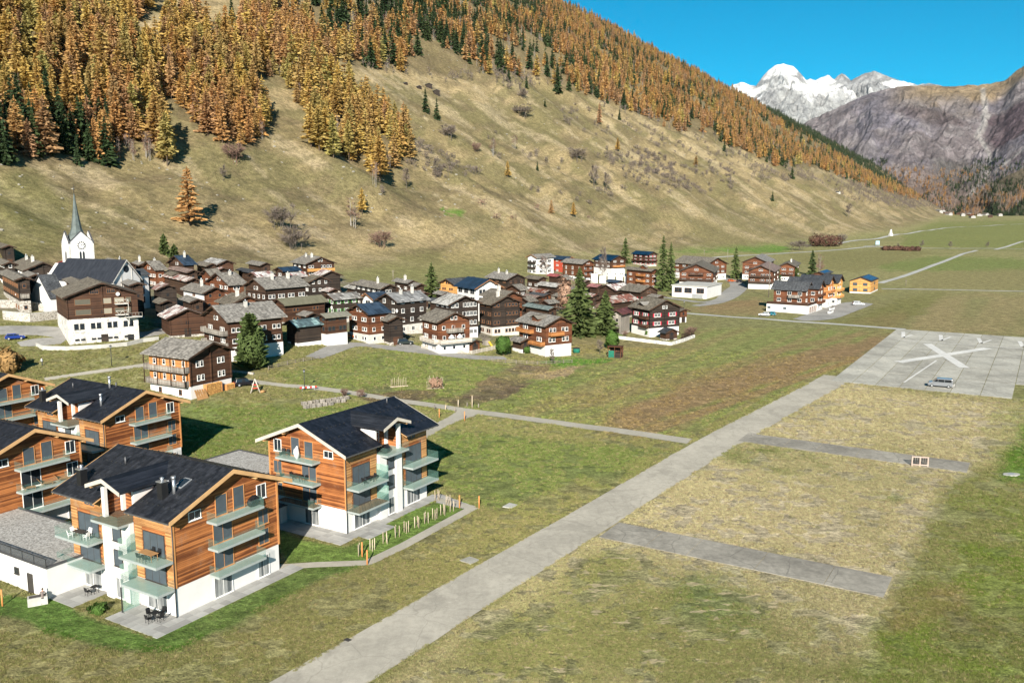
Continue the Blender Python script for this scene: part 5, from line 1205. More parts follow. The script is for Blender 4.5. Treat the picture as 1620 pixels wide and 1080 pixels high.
h('m5', *CHL, 'chalet with a pale grey roof between the slate roof and the patched tin roof', 'L', 823, 459, 797, 838, 5.5, 45, 'r_grey', 'wood_brown', 'stone', .5, 'white')
h('m6', *BRN, 'barn with a pale tin roof streaked rust above the dark slate shed', 'R', 862, 463, 873, 832, 4.5, 57, 'r_rustlight', 'wood_dark', 'stone', .5, None, .36)
h('m7', *BRN, 'reddish shed with a dark slate roof in the middle of the village', 'R', 861, 468, 873, 836, 3.6, 57, 'r_dark', 'wood_red', 'stone', .3, None, .36)
h('m8', *BRN, 'dark barn with a steep pale roof slope next to the reddish shed', 'L', 836, 477, 812, 852, 5.5, 45, 'r_grey', 'wood_dark', 'oldwhite', .6, None)
h('m9', *BRN, 'grey roofed barn right of the steep pale roof, before the pinkish tree', 'L', 868, 480, 852, 886, 5.5, 45, 'r_grey', 'wood_dark', 'stone', .6, None)
h('m10', *BRN, 'long low barn with a green grey metal roof behind the chalet with orange balconies', 'R', 868, 490, 876, 826, 5.0, 57, 'r_green', 'wood_dark', 'white', 1.0, None, .36)
h('m11', *CHL, 'grey roofed chalet at the foot of the dry slope left of the single spruce', 'R', 602, 457, 632, 557, 7.5, 56, 'r_grey', 'wood_black', 'stone', .8, 'white', .42, chim=1)
h('m12', *CHL, 'grey roof behind the chalet left of the single spruce, nearest the slope', 'R', 645, 448, 654, 619, 6.0, 56, 'r_grey', 'wood_dark', 'stone', .8, 'white', chim=1)
h('m13', *CHL, 'light grey roof just left of the single spruce', 'R', 658, 453, 675, 646, 6.0, 56, 'r_grey', 'wood_dark', 'oldwhite', 1.0, 'white')
h('m14', *CHL, 'white house with a plain navy roof above the navy roof with the orange gable', 'L', 590, 474, 566, 621, 7.4, 45, 'r_navy', 'white', 'white', 2.4, 'dark', .46, cols=1, scols=2)
h('m15', *CHL, 'chalet with a white streaked tin roof and green shutters', 'L', 528, 474, 507, 574, 7.0, 45, 'r_striped', 'wood_black', 'oldwhite', 2.2, 'white', .42, cols=2, scols=3, wsz=(1.1, 1.1), shutter='shutter_green')
h('m16', *CHL, 'long low house with an olive roof behind the turquoise patched roof', 'L', 450, 483, 426, 521, 5.6, 43, 'r_olive', 'wood_brown', 'stone', .6, 'brown', .42, cols=2, scols=2)
h('m17', *CHL, 'chalet with orange shutters under a long grey roof, above the olive roofed house', 'L', 419, 457, 382, 491, 9.0, 42, 'r_grey', 'wood_dark', 'oldwhite', 1.0, 'white', .44, cols=4, scols=4, chim=2, wsz=(.9, 1.1))
h('m18', *CHL, 'grey roofed chalet with a tin chimney behind the long chalet by the pine', 'R', 363, 482, 422, 338, 7.0, 52, 'r_grey', 'wood_red', 'oldwhite', 1.0, 'white', .40, chim=1)
h('m19', *CHL, 'chalet with white end walls and an orange balcony front, above the rust red barn', 'R', 320, 464, 362, 283, 7.2, 50, 'r_grey', 'wood_red', 'white', 2.4, 'brown', .42, cols=2, scols=1, side_mat='white', chim=1)
h('m20', *CHL, 'grey roofed chalet with a reddish gable and white chimney in the upper village', 'L', 361, 451, 323, 393, 7.5, 45, 'r_grey', 'wood_red', 'oldwhite', 1.0, 'white', .42, chim=1)
h('m21', *CHL, 'narrow chalet with a white framed attic window beside the reddish gable', 'L', 333, 437, 314, 352, 8.0, 45, 'r_grey', 'wood_red', 'oldwhite', 1.0, 'whiteglass', .5)
h('m22', *BRN, 'low barn with red rusty roof in the upper village, left of the white stove pipe', 'L', 406, 438, 388, 437, 4.6, 45, 'r_rust', 'wood_dark', 'stone', .4, None, .36)
h('m23', *CHL, 'navy roofed house below the big chalet at the edge of the dry slope', 'L', 447, 429, 431, 478, 5.4, 45, 'r_navy', 'wood_dark', 'stone', .5, 'white', .36)
h('m24', *BRN, 'low barn with a faded pink tin roof below the big upper chalet', 'L', 463, 438, 446, 488, 4.6, 45, 'r_pink', 'wood_dark', 'stone', .4, None, .36)
h('m25', *CHL, 'grey roofed chalet with white windows right above the end of the long grey roof', 'R', 488, 446, 526, 474, 6.8, 56, 'r_grey', 'wood_black', 'oldwhite', 1.0, 'whiteglass', .42, cols=3)
h('m26', *BRN, 'dark gabled barn with a red tin slope, at the right end of the upper village', 'R', 506, 437, 543, 491, 6.4, 56, 'r_rust', 'wood_black', 'oldwhite', .8, None, .42)
h('m27', *BRN, 'low rusty roofs behind the white streaked roof', 'R', 520, 461, 538, 497, 4.5, 56, 'r_rust', 'wood_dark', 'stone', .4, None, .36)
h('m28', *CHL, 'big brown chalet with yellowish balconies at the edge of the dry slope', 'R', 483, 418, 533, 458, 7.6, 57, 'r_grey', 'wood_brown', 'oldwhite', .8, 'white', .42, cols=3, scols=3, chim=2, bal=[('F', -.02, 1.0, 2.3, 'wood_yellow', 1.2), ('F', .0, 1.0, 4.8, 'wood_yellow', 1.2)])
h('m29', *BRN, 'lone small dark barn at the top edge of the village', 'R', 411, 420, 432, 388, 5.0, 56, 'r_grey', 'wood_dark', 'stone', .5, None, .42)
h('m30', *BRN, 'low barn with a dark flat looking roof near the lone small barn', 'R', 395, 431, 404, 372, 4.4, 56, 'r_dark', 'wood_dark', 'stone', .4, None, .34)
# --- upper left village, round the church
h('u1', *BRN, 'barn with a tin roof striped rust and white left behind the church', 'R', 295, 445, 320, 240, 6.0, 54, 'r_rust', 'wood_dark', 'stone', .5, None, .42)
h('u2', *BRN, 'small dark barn with a pale patched roof below the rust striped one', 'R', 247, 458, 285, 236, 5.8, 54, 'r_rustlight', 'wood_black', 'stone', .5, None, .42)
h('u3', *BRN, 'black barn squeezed against the church gable', 'R', 216, 441, 243, 205, 8.0, 54, 'r_grey', 'wood_black', 'stone', .5, None, .42)
h('u4', *CHL, 'small chalet with a reddish gable above the black barn by the church', 'L', 244, 427, 219, 266, 6.0, 45, 'r_grey', 'wood_red', 'stone', .5, 'white')
h('u5', *CHL, 'grey roof right behind the church tower', 'R', 193, 421, 220, 150, 6.0, 54, 'r_grey', 'wood_dark', 'stone', .5, 'white', chim=1)
h('u6', *CHL, 'second grey roof right of the church tower', 'R', 218, 420, 243, 204, 6.0, 54, 'r_grey', 'wood_dark', 'stone', .5, 'white', chim=1)
h('u7', *CHL, 'third grey roof right of the church tower', 'R', 241, 420, 262, 231, 6.0, 54, 'r_grey', 'wood_dark', 'stone', .5, 'white', chim=1)
h('u8', *CHL, 'house with a navy and grey roof below the two dark spruces', 'L', 290, 419, 262, 313, 6.2, 45, 'r_navy', 'wood_dark', 'stone', .5, 'white', chim=1)
h('u9', *BRN, 'barn with a white striped tin roof at the top edge right of the dark spruces', 'R', 344, 418, 374, 319, 6.4, 54, 'r_striped', 'wood_brown', 'stone', .5, None)
h('u10', *BRN, 'grey roof between the navy roof and the white striped roof', 'R', 326, 421, 347, 306, 5.4, 54, 'r_grey', 'wood_dark', 'stone', .5, None)
h('u11', *BRN, 'barn with a broad faded brown roof above the rust striped one', 'R', 296, 431, 314, 264, 5.2, 54, 'r_brown', 'wood_dark', 'stone', .5, None, .4)
h('u12', *BRN, 'small pink and white patched roof right of the faded brown one', 'R', 344, 427, 353, 317, 4.6, 54, 'r_pink', 'wood_dark', 'stone', .5, None, .36)
h('u13', *CHL, 'big dark house with a broad grey roof left of the church tower', 'R', 36, 428, 101, 12, 8.0, 54, 'r_grey', 'wood_black', 'stone', 1.0, 'white', .42, chim=2)
h('u14', *CHL, 'dark chalet with a stone ground floor and small balcony above the churchyard wall', 'R', 22, 443, 48, -30, 8.6, 54, 'r_grey', 'wood_black', 'stone', 3.0, 'brown', .36, bal=[('F', .1, .9, 3.9, 'wood_grey', 1.2)])
h('u15', *BRN, 'black barn between the stone footed chalet and the church choir', 'R', 42, 439, 64, 30, 8.0, 54, 'r_grey', 'wood_black', 'stone', .5, None, .4)
h('u16', *CHL, 'dark house with a round satellite dish at the left edge', 'R', 2, 419, 18, -40, 7.0, 54, 'r_grey', 'wood_black', 'stone', .6, 'white')
h('u17', *BRN, 'dark barn highest at the left edge of the photo', 'R', 2, 392, 18, -26, 6.0, 54, 'r_grey', 'wood_black', 'stone', .5, None)
h('u18', *BRN, 'low red tin roof between the broad grey roof and the tower', 'R', 98, 419, 109, 88, 5.0, 54, 'r_red', 'wood_dark', 'stone', .5, None, .36)

h('f1', *BRN, 'pale low roof at the foot of the dry slope right of the upper village', 'R', 562, 457, 567, 543, 4.0, 56, 'r_lgrey', 'wood_dark', 'stone', .5, None, .36)
h('f2', *BRN, 'grey side roof showing left behind the big brown house', 'R', 128, 456, 136, 97, 9.5, 56, 'r_grey', 'wood_brown', 'stone', .5, None, .3)
h('f3', *BRN, 'grey side roof showing right behind the big brown house, against the church gable', 'R', 204, 451, 217, 181, 9.0, 56, 'r_grey', 'wood_dark', 'stone', .5, None, .3)
h('f4', *BRN, 'small dark barn with a pale roof between the two upper right gables', 'R', 462, 452, 474, 444, 4.5, 56, 'r_lgrey', 'wood_dark', 'stone', .5, None, .36)
h('f5', *BRN, 'dark shed with a grey roof in front of the white streaked roof', 'R', 488, 478, 500, 470, 4.0, 56, 'r_grey', 'wood_black', 'stone', .5, None, .36)
h('f6', *BRN, 'dark barn with a brown roof behind the standing seam roof', 'R', 664, 466, 676, 640, 5.0, 56, 'r_brown', 'wood_dark', 'stone', .5, None, .36)
h('f7', *BRN, 'low dark barn left of the big spruce behind the long green grey roof', 'R', 893, 470, 903, 872, 4.6, 57, 'r_grey', 'wood_dark', 'stone', .5, None, .36)
h('f8', *BRN, 'low barn with a rust red roof right of the big spruce', 'R', 938, 469, 947, 918, 4.6, 57, 'r_rust', 'wood_dark', 'stone', .5, None, .36)
h('f9', *BRN, 'dark barn with a grey roof behind the teal patched barn', 'R', 484, 500, 500, 468, 5.0, 50, 'r_grey', 'wood_black', 'stone', .5, None, .36)
h('f10', *BRN, 'low dark barn in the shade right of the church gable', 'R', 252, 480, 268, 238, 4.6, 54, 'r_grey', 'wood_black', 'stone', .5, None, .36)
for k_, (cx_, cy_, gx_, ex_, rf_, lb_) in enumerate(((572, 452, 580, 552, 'r_grey', 'low grey roof nearest the dry slope behind the white streaked roof'), (540, 470, 552, 524, 'r_grey', 'grey roof wedged behind the plain navy roofed white house'), (610, 484, 622, 596, 'r_brown', 'small brown roof between the two navy roofs'),
        (700, 466, 712, 684, 'r_grey', 'grey roof just right of the single spruce'), (690, 478, 700, 674, 'r_dark', 'dark roof in the gap left of the blackish white windowed chalet'), (772, 466, 786, 752, 'r_grey', 'grey roof below the tall white rendered house'),
        (846, 472, 858, 824, 'r_brown', 'brown roof behind the steep pale roof slope'), (905, 458, 915, 886, 'r_grey', 'grey roof touching the top of the pinkish tree'), (925, 446, 936, 905, 'r_brown', 'brown roof below the three balcony chalet, right of the rough stone roof'),
        (960, 487, 970, 940, 'r_brown', 'brown roof directly behind the weathered grey barn'), (1000, 478, 1012, 980, 'r_grey', 'grey roof behind the left end of the red shuttered chalet'), (430, 466, 442, 410, 'r_grey', 'grey roof behind the left end of the olive roof'),
        (300, 478, 312, 282, 'r_grey', 'grey roof tucked in above the rust red barn'), (345, 446, 354, 330, 'r_brown', 'brown roof in the middle of the upper village'), (395, 470, 410, 376, 'r_grey', 'grey roof below the orange shuttered long chalet'),
        (160, 446, 172, 140, 'r_dark', 'dark roof in front of the church nave'), (70, 430, 80, 52, 'r_grey', 'small grey roof left of the church choir'), (10, 436, 20, -10, 'r_grey', 'grey roof above the stone footed chalet at the left edge'), (272, 436, 282, 256, 'r_grey', 'grey roof above the rust striped barn roof'), (455, 446, 466, 438, 'r_brown', 'brown roof below the faded pink tin roof'))):
    h('g%d' % k_, *BRN, lb_, 'R', cx_, cy_, gx_, ex_, 5.4, 56, rf_, 'wood_black' if k_ % 2 else 'wood_dark', 'stone', .4, None, .38)
# details of the big brown house
def big_brown():
    root, w, l, H, Q = HS['brown']
    for u, z in ((.10, 6.9), (.10, 9.3)): window(root, 'F', w * .22, z, 3.4, 1.35, 'rollerdark', w, l)
    for z in (6.9, 9.3):
        window(root, 'F', w * .56, z, 2.1, 1.35, 'roller', w, l); window(root, 'F', w * .74, z, 2.2, 1.35, 'roller' if z > 8 else 'rollerdark', w, l); window(root, 'F', w * .875, z, 1.3, 1.35, 'rollerdark', w, l)
    for u in (.36, .42, .60, .66): window(root, 'F', w * u, 11.7, 1.0, 1.1, 'brown', w, l)
    for k in range(4):
        for s in (-.62, .62): window(root, 'F', w * (.15 + .235 * k) + s, 3.6, .95, 1.35, 'dark', w, l); window(root, 'F', w * (.15 + .235 * k) + s, 1.0, .95, .4, 'dark', w, l)
    MB().box(w * .88 - .7, w * .88 + .7, -.07, -.05, -.2, 1.6).build('door', M['black'], root)
    for z, a, b in ((9.2, .67, .86), (6.6, .67, .86)):
        bb = MB().box(w * a, w * b, -1.3, -.05, z - .15, z); o = bb.build('balcony', M['oldwhite'], root)
        r_ = MB().box(w * a, w * b, -1.3, -1.24, z + .9, z + 1.0).box(w * a, w * b, -1.3, -1.24, z, z + .1)
        n = 4
        for i in range(n):
            x0, x1 = w * a + (w * (b - a)) * i / n, w * a + (w * (b - a)) * (i + 1) / n
            r_.hexa([(x0, -1.29, z + (.1 if i % 2 else .9)), (x0 + .09, -1.29, z + (.1 if i % 2 else .9)), (x0 + .09, -1.25, z + (.1 if i % 2 else .9)), (x0, -1.25, z + (.1 if i % 2 else .9)), (x1 - .09, -1.29, z + (.9 if i % 2 else .1)), (x1, -1.29, z + (.9 if i % 2 else .1)), (x1, -1.25, z + (.9 if i % 2 else .1)), (x1 - .09, -1.25, z + (.9 if i % 2 else .1))])
        r_.box(w * b - .12, w * b, -1.3, -1.18, z - 2.4, z + 1.0); r_.build('railing', M['oldwhite'], o)
    o = MB().box(w * .8, w * 1.05, -1.5, -.05, 5.75, 5.95).build('terrace', M['concrete_wall'], root)
    r_ = MB()
    for i in range(6): r_.box(w * (.8 + .05 * i) - .03, w * (.8 + .05 * i) + .03, -1.5, -1.44, 5.95, 6.9)
    r_.box(w * .8, w * 1.05, -1.5, -1.44, 6.85, 6.92).build('railing', M['wood_grey'], o)
    dish(root, w * .72, -.5, 11.5)
def dish(root, x, y, z, r=.45):
    b = MB()
    for i in range(10):
        a0, a1 = 2 * math.pi * i / 10, 2 * math.pi * (i + 1) / 10
        b.face([(x, y, z), (x + r * math.cos(a0), y - .12, z + r * math.sin(a0)), (x + r * math.cos(a1), y - .12, z + r * math.sin(a1))])
        b.face([(x, y + .04, z), (x + r * math.cos(a1), y - .10, z + r * math.sin(a1)), (x + r * math.cos(a0), y - .10, z + r * math.sin(a0))])
    b.tube((x, y, z), (x, y + .5, z), .03, n=5)
    b.build('satellite_dish', M['white'], root)
big_brown()
for k, fx in (('u16', .8), ('seam', 1.02), ('m15', .8)):
    root, w, l, H, Q = HS[k]; dish(root, w * fx, -.35, H - 2.5, .55)
# galleries' posts, side windows and shutters of the chalet in front
root, w, l, H, Q = HS['front']
for i in range(4): MB().box(-1.45, -1.30, l * i / 3 - .08, l * i / 3 + .08, 2.8, H - .1).build('gallery_post', M['wood_dark'], root)
for z in (3.2, 6.1):
    for i in range(4): window(root, 'L', l * (.14 + .24 * i), z + .5, .8, 1.1, 'white', w, l)
for i in range(2):
    window(root, 'L', l * (.25 + .5 * i), .8, .9, 1.1, 'brown', w, l)
for x, z in ((.13, 3.6), (.30, 6.4)): pass
# a garage-like white building and terrace by the right chalets
e1, e2 = axes(31); Qb = hit(1117.5, 473)
wg = empty('garage_building', Qb, math.atan2(e1.y, e1.x), 'white flat roofed garage building below the broad balcony chalet', 'garage')
Lg = abs(span(Qb, e2, 1063)); Wg = abs(span(Qb, e1, 1141))
MB().box(0, Wg, 0, Lg, -2, 5.2).build('wall', M['white'], wg); MB().box(-.4, Wg + .4, -.4, Lg + .4, 5.2, 5.5).build('flat_roof', M['concrete_wall'], wg)
for u, w_ in ((.18, 3.4), (.47, 3.4), (.82, 3.4)):
    f, p = win_mesh(w_, 2.2, 'brown'); o = inst('window', f, wg, (0, Lg * (1 - u), 2.3), -math.pi / 2); inst('pane', p, o)
MB().box(-.08, 0, Lg * .1, Lg * .42, -.2, 2.0).build('garage_door', M['galv'], wg)
r1, w1, l1, H1, Q1 = HS['row1']
tb = empty('terrace_block', r1.location.copy(), r1.rotation_euler.z, 'white ground floor terrace block with a wooden rail in front of the dark roofed row', 'terrace')
MB().box(-6.5, -.06, -3.0, l1 + .5, -2, 3.0).box(-.06, w1 + 3, -3.0, -.06, -2, 3.0).build('wall', M['white'], tb)
r_ = MB().box(-6.5, -6.4, -3.0, l1 + .5, 3.1, 4.0).box(-6.4, w1 + 3, -3.0, -2.9, 3.1, 4.0); r_.build('railing', M['wood_brown'], tb)
for i in range(5): MB().box(-4 + i * 2.6, -2.9 + i * 2.6, -3.06, -3.0, .2, 2.4).build('door', M['frame_brown'], tb)
for i in range(2): MB().box(-6.56, -6.5, 5 + i * 6, 6.2 + i * 6, 1.3, 2.1).build('window', M['blind'], tb)
del_w = None
wt = empty('white_terrace', hit(935, 447), math.radians(31), 'white terrace wall with pillars below the navy roofed chalet', 'terrace wall')
Lt = abs(span(wt.location, axes(57)[1] * -1, 998))
for i in range(6): MB().box(i * 4.2, i * 4.2 + 3.4, 0, .4, -2, 3.4 if i % 2 else 4.4).build('wall_panel', M['white'], wt)
wt.rotation_euler.z = math.radians(0)
# ------------------------------------------------------------------ church
def church():
    az = 22; e1, e2 = axes(az); H = 8.5
    Q = hit(179, 446, H); zg = Q.z - H
    Wr = abs(span(Q, e1, 225)); Lr = abs(span(Q, e2, 63)); ov = .4
    w, l = Wr - 2 * ov, Lr * .97
    org = Q + e1 * ov + e2 * ov
    root = empty('church', (org.x, org.y, zg), math.atan2(e1.y, e1.x), 'white church with a steep dark blue roof and a green grey needle spire', 'church')
    # nave length is the right hand two thirds, the choir is lower and narrower
    ln = l * .80; p = 1.10; ridge = H + p * (w / 2 + ov); gr = lambda x: ridge - p * abs(x - w / 2)
    MB().prism([(0, -3), (w, -3), (w, H + p * ov - .3), (w / 2, ridge - .3), (0, H + p * ov - .3)], 0, ln, 'y').build('nave', M['white'], root)
    b = MB()
    b.prism([(-ov, H - .25), (w / 2, ridge - .25), (w / 2, ridge), (-ov, H)], -ov, ln + ov, 'y').prism([(w + ov, H - .25), (w + ov, H), (w / 2, ridge), (w / 2, ridge - .25)], -ov, ln + ov, 'y')
    rf = b.build('nave_roof', M['r_churchroof'], root)
    MB().prism([(-ov, H - .35), (w / 2, ridge - .35), (w + ov, H - .35), (w + ov, H + .02), (w / 2, ridge + .02), (-ov, H + .02)], -ov - .08, -ov - .005, 'y').build('gable_coping', M['oldwhite'], root)
    k = .86; xo = w * (1 - k) / 2; rc = H - .4 + p * (w * k / 2 + .3)
    MB().prism([(xo, -3), (w - xo, -3), (w - xo, H - .4), (w / 2, rc - .3), (xo, H - .4)], ln, l, 'y').build('choir', M['white'], root)
    b = MB(); x0 = xo - .3; x1 = w - x0
    b.prism([(x0, H - .65), (w / 2, rc - .25), (w / 2, rc), (x0, H - .4)], ln + ov, l - 1.5, 'y').prism([(x1, H - .65), (x1, H - .4), (w / 2, rc), (w / 2, rc - .25)], ln + ov, l - 1.5, 'y')
    b.face([(x0, l - 1.5, H - .4), (w / 2, l - 1.5, rc), (w / 2 - .6, l + 1.8, rc - 4)]).face([(x0, l - 1.5, H - .4), (w / 2 - .6, l + 1.8, rc - 4), (x0 + .4, l + 2.2, H - .4)])
    b.build('choir_roof', M['r_churchroof'], root)
    # gable window, buttress strips, side windows
    bb = MB(); n = 14
    bb.face([(w / 2 + 1.0 * math.cos(2 * math.pi * i / n), -.03, H + 3.2 + 1.0 * math.sin(2 * math.pi * i / n)) for i in range(n)]); bb.build('round_window', M['glass'], root)
    for x in (w * .3, w * .7): MB().box(x - .12, x + .12, -.10, 0, -2, gr(x) - .5).build('pilaster', M['oldwhite'], root)
    for i in range(3):
        y = ln * (.2 + .28 * i); a = MB().prism([(y - .7, 2.5), (y + .7, 2.5), (y + .7, 6), (y + .5, 6.6), (y, 6.9), (y - .5, 6.6), (y - .7, 6)], -.05, .02, 'x').build('arched_window', M['glass'], root)
    # porch wing at the right side
    MB().box(w + .02, w + 4.2, 1.0, 5.5, -3, 9.5).build('side_porch', M['white'], root)
    MB().prism([(.4, 9.4), (6.1, 9.4), (3.25, 11.2)], w - .4, w + 4.7, 'x').build('porch_roof', M['r_dark'], root)
    for z in (1.5, 4.0, 6.5): MB().box(w + 4.2, w + 4.24, 2.6, 4.0, z, z + 1.8).build('window', M['glass'], root); MB().box(w + 1.2, w + 2.4, .93, .99, z, z + 1.8).build('window', M['glass'], root)
    # tower, set diagonally to the camera, behind the nave
    ta = 47; t1, t2 = axes(ta)
    base = hit(129, 470, 0.0); base = base + Vector((base.x, base.y, 0)).normalized() * 16
    zt = T1(base.x, base.y)
    dpt = depth(base); side = 45.0 * dpt / FPX / (math.cos(R(ta + 27)) + math.sin(R(ta + 27))) * 1.0
    def zat(py): # height that the photo shows at the tower axis
        a, b, c = ray(129, py); t = math.hypot(base.x, base.y) / math.hypot(a, b); return CAMH + c * t
    ze, zpk, ztip = zat(383), zat(366), zat(300)
    tw = empty('tower_base', base, math.atan2(t1.y, t1.x)); tw.parent = root; tw.matrix_world
    inv = root.matrix_basis.inverted() @ Matrix.Translation(base) @ Matrix.Rotation(math.atan2(t1.y, t1.x), 4, 'Z')
    bpy.data.objects.remove(tw)
    s = side / 2
    class TB(MB):
        def build(q, name, mat, parent):
            o = MB.build(q, name, mat, parent); o.matrix_basis = inv; return o
    zl = lambda z: z - base.z
    E_, PK, TP = zl(ze), zl(zpk), zl(ztip)
    tow = TB().box(-s, s, -s, s, -6, E_).build('tower', M['white'], root)
    for q in range(4):
        a = q * math.pi / 2; c, sn = math.cos(a), math.sin(a)
        rot = lambda x, y, z: (x * c - y * sn, x * sn + y * c, z)
        g = TB(); A = [rot(-s, -s, E_ + .002), rot(s, -s, E_ + .002), rot(0, -s, PK)]; B2 = [rot(-s, -s + .4, E_ + .002), rot(s, -s + .4, E_ + .002), rot(0, -s + .4, PK)]
        i = len(g.v); g.v += A + B2; g.f += [(0, 1, 2), (5, 4, 3), (0, 3, 4, 1), (1, 4, 5, 2), (2, 5, 3, 0)]; g.m += [0] * 5; g.sm += [False] * 5
        g.build('gable', M['white'], root)
        cp = TB()
        for sx in (-1, 1):
            P = [rot(sx * (s + .15), -s - .1, E_ - .1), rot(0, -s - .1, PK + .15), rot(0, -s + .35, PK + .15), rot(sx * (s + .15), -s + .35, E_ - .1)]
            cp.hexa([(p_[0], p_[1], p_[2] - .15) for p_ in P] + [(p_[0], p_[1], p_[2] + .12) for p_ in P])
        cp.build('gable_coping', M['gutter'], root)
        wz = E_ - 5.6
        for sx in (-.45, .45):
            f = TB(); f.v += [rot(sx + dx, -s - .03, wz + dz) for dx, dz in ((-.3, 0), (.3, 0), (.3, 2.4), (.15, 2.8), (0, 2.95), (-.15, 2.8), (-.3, 2.4))]; f.f.append(tuple(range(7))); f.m.append(0); f.sm.append(False); f.build('belfry_window', M['glass'], root)
        st_ = TB(); 
        for x in (-s + .15, s - .15):
            P = [rot(x - .15, -s - .08, -6), rot(x + .15, -s - .08, -6), rot(x + .15, -s - .001, -6), rot(x - .15, -s - .001, -6)]; st_.hexa(P + [(p_[0], p_[1], E_ - 1) for p_ in P])
        P = [rot(-s, -s - .1, wz - 1.2), rot(s, -s - .1, wz - 1.2), rot(s, -s - .001, wz - 1.2), rot(-s, -s - .001, wz - 1.2)]; st_.hexa(P + [(p_[0], p_[1], p_[2] + .35) for p_ in P])
        st_.build('string_course', M['oldwhite'], root)
        if q == 0:
            ck = TB(); n = 20; cz = E_ - .9; ck.v += [rot(1.05 * math.cos(2 * math.pi * i / n), -s - .05, cz + 1.05 * math.sin(2 * math.pi * i / n)) for i in range(n)]; ck.f.append(tuple(range(n))); ck.m.append(0); ck.sm.append(False)
            face = ck.build('clock_face', M['frame_white'], root)
            nm = TB()
            for i in range(12):
                t = 2 * math.pi * i / 12; d_ = lambda r, o: rot(r * math.cos(t) - o * math.sin(t), -s - .08, cz + r * math.sin(t) + o * math.cos(t))
                nm.face([d_(.80, -.15), d_(1.25, -.17), d_(1.25, .17), d_(.80, .15)])
            for t, r in ((1.9, .55), (.3, .85)):
                d_ = lambda rr_, o: rot(rr_ * math.cos(t) - o * math.sin(t), -s - .085, cz + rr_ * math.sin(t) + o * math.cos(t)); nm.face([d_(-.1, -.06), d_(r, -.10), d_(r, .10), d_(-.1, .06)])
            nm.build('clock_hands', M['black'], root)
    # octagonal needle spire rising between the gables
    sp = TB(); n = 8; rings = [(E_ - .3, s * 1.0), (PK - .6, s * .58), (PK + 1.0, s * .42), (PK + (TP - PK) * .45, s * .22), (TP - 1.2, .10)]
    for (z0, r0), (z1, r1) in zip(rings[:-1], rings[1:]):
        for i in range(n):
            a0, a1 = (i + .5) * 2 * math.pi / n, (i + 1.5) * 2 * math.pi / n
            sp.face([(r0 * math.cos(a0), r0 * math.sin(a0), z0), (r0 * math.cos(a1), r0 * math.sin(a1), z0), (r1 * math.cos(a1), r1 * math.sin(a1), z1), (r1 * math.cos(a0), r1 * math.sin(a0), z1)])
    spire = sp.build('spire', M['r_spire'], root)
    TB().tube((0, 0, TP - 1.3), (0, 0, TP + 1.6), .09, .04, n=6).box(-.5, .5, -.05, .05, TP + .7, TP + .82).build('spire_cross', M['metal'], root)
    # sacristy with its own little gable on the left
    e1b, e2b = axes(40); Hs = 4.2; Qs = hit(79, 472, Hs)
    ws, ls = abs(span(Qs, e2b, 46)), 4.5
    o = Qs + e2b * ws
    sa = empty('sacristy', (o.x, o.y, Qs.z - Hs), math.atan2(-e2b.y, -e2b.x), 'small white gabled sacristy left of the church', 'annex')
    MB().prism([(.3, -3), (ws - .3, -3), (ws - .3, Hs), (ws / 2, Hs + ws * .42 - .3), (.3, Hs)], .2, ls, 'y').build('wall', M['white'], sa)
    rg = Hs + ws * .45
    MB().prism([(0, Hs - .25), (ws / 2, rg - .2), (ws / 2, rg), (0, Hs)], 0, ls, 'y').prism([(ws, Hs - .25), (ws, Hs), (ws / 2, rg), (ws / 2, rg - .2)], 0, ls, 'y').build('roof', M['r_dark'], sa)
    for x in (.42, .55): window(sa, 'F', ws * x, 1.6, .4, 1.2, 'dark', ws, ls); sa.children[-1].location.y = .19
M['r_churchroof'] = m_roof('church_slate', (.012, .015, .022), (.024, .028, .038), 1.0, 0, .6, streak=.2)
M['r_spire'] = m_plain('verdigris_spire', (.085, .105, .10), .6, .4, .25, .8)
church()

# ------------------------------------------------------------------ trees
def leafcloud(P, N, T, wd, ln):
    """one quad per clump: P centre, N radial dir, T tangent, half sizes"""
    v = np.stack([P - T * wd[:, None] - N * ln[:, None], P + T * wd[:, None] - N * ln[:, None], P + T * (wd * .45)[:, None] + N * ln[:, None], P - T * (wd * .45)[:, None] + N * ln[:, None]], 1)
    return v.reshape(-1, 3)
def quads_mesh(name, V, mats, midx=None, extra=None):
    n = len(V) // 4
    f = np.arange(n * 4).reshape(n, 4); verts = [tuple(p) for p in V]; faces = [tuple(int(i) for i in q) for q in f]; mi = [0] * n
    if extra is not None:
        o = len(verts); verts += extra.v; faces += [tuple(i + o for i in q) for q in extra.f]; mi += [1] * len(extra.f)
    me = bpy.data.meshes.new(name); me.from_pydata(verts, [], faces)
    for m in mats: me.materials.append(m)
    me.polygons.foreach_set('material_index', mi); me.update(); return me
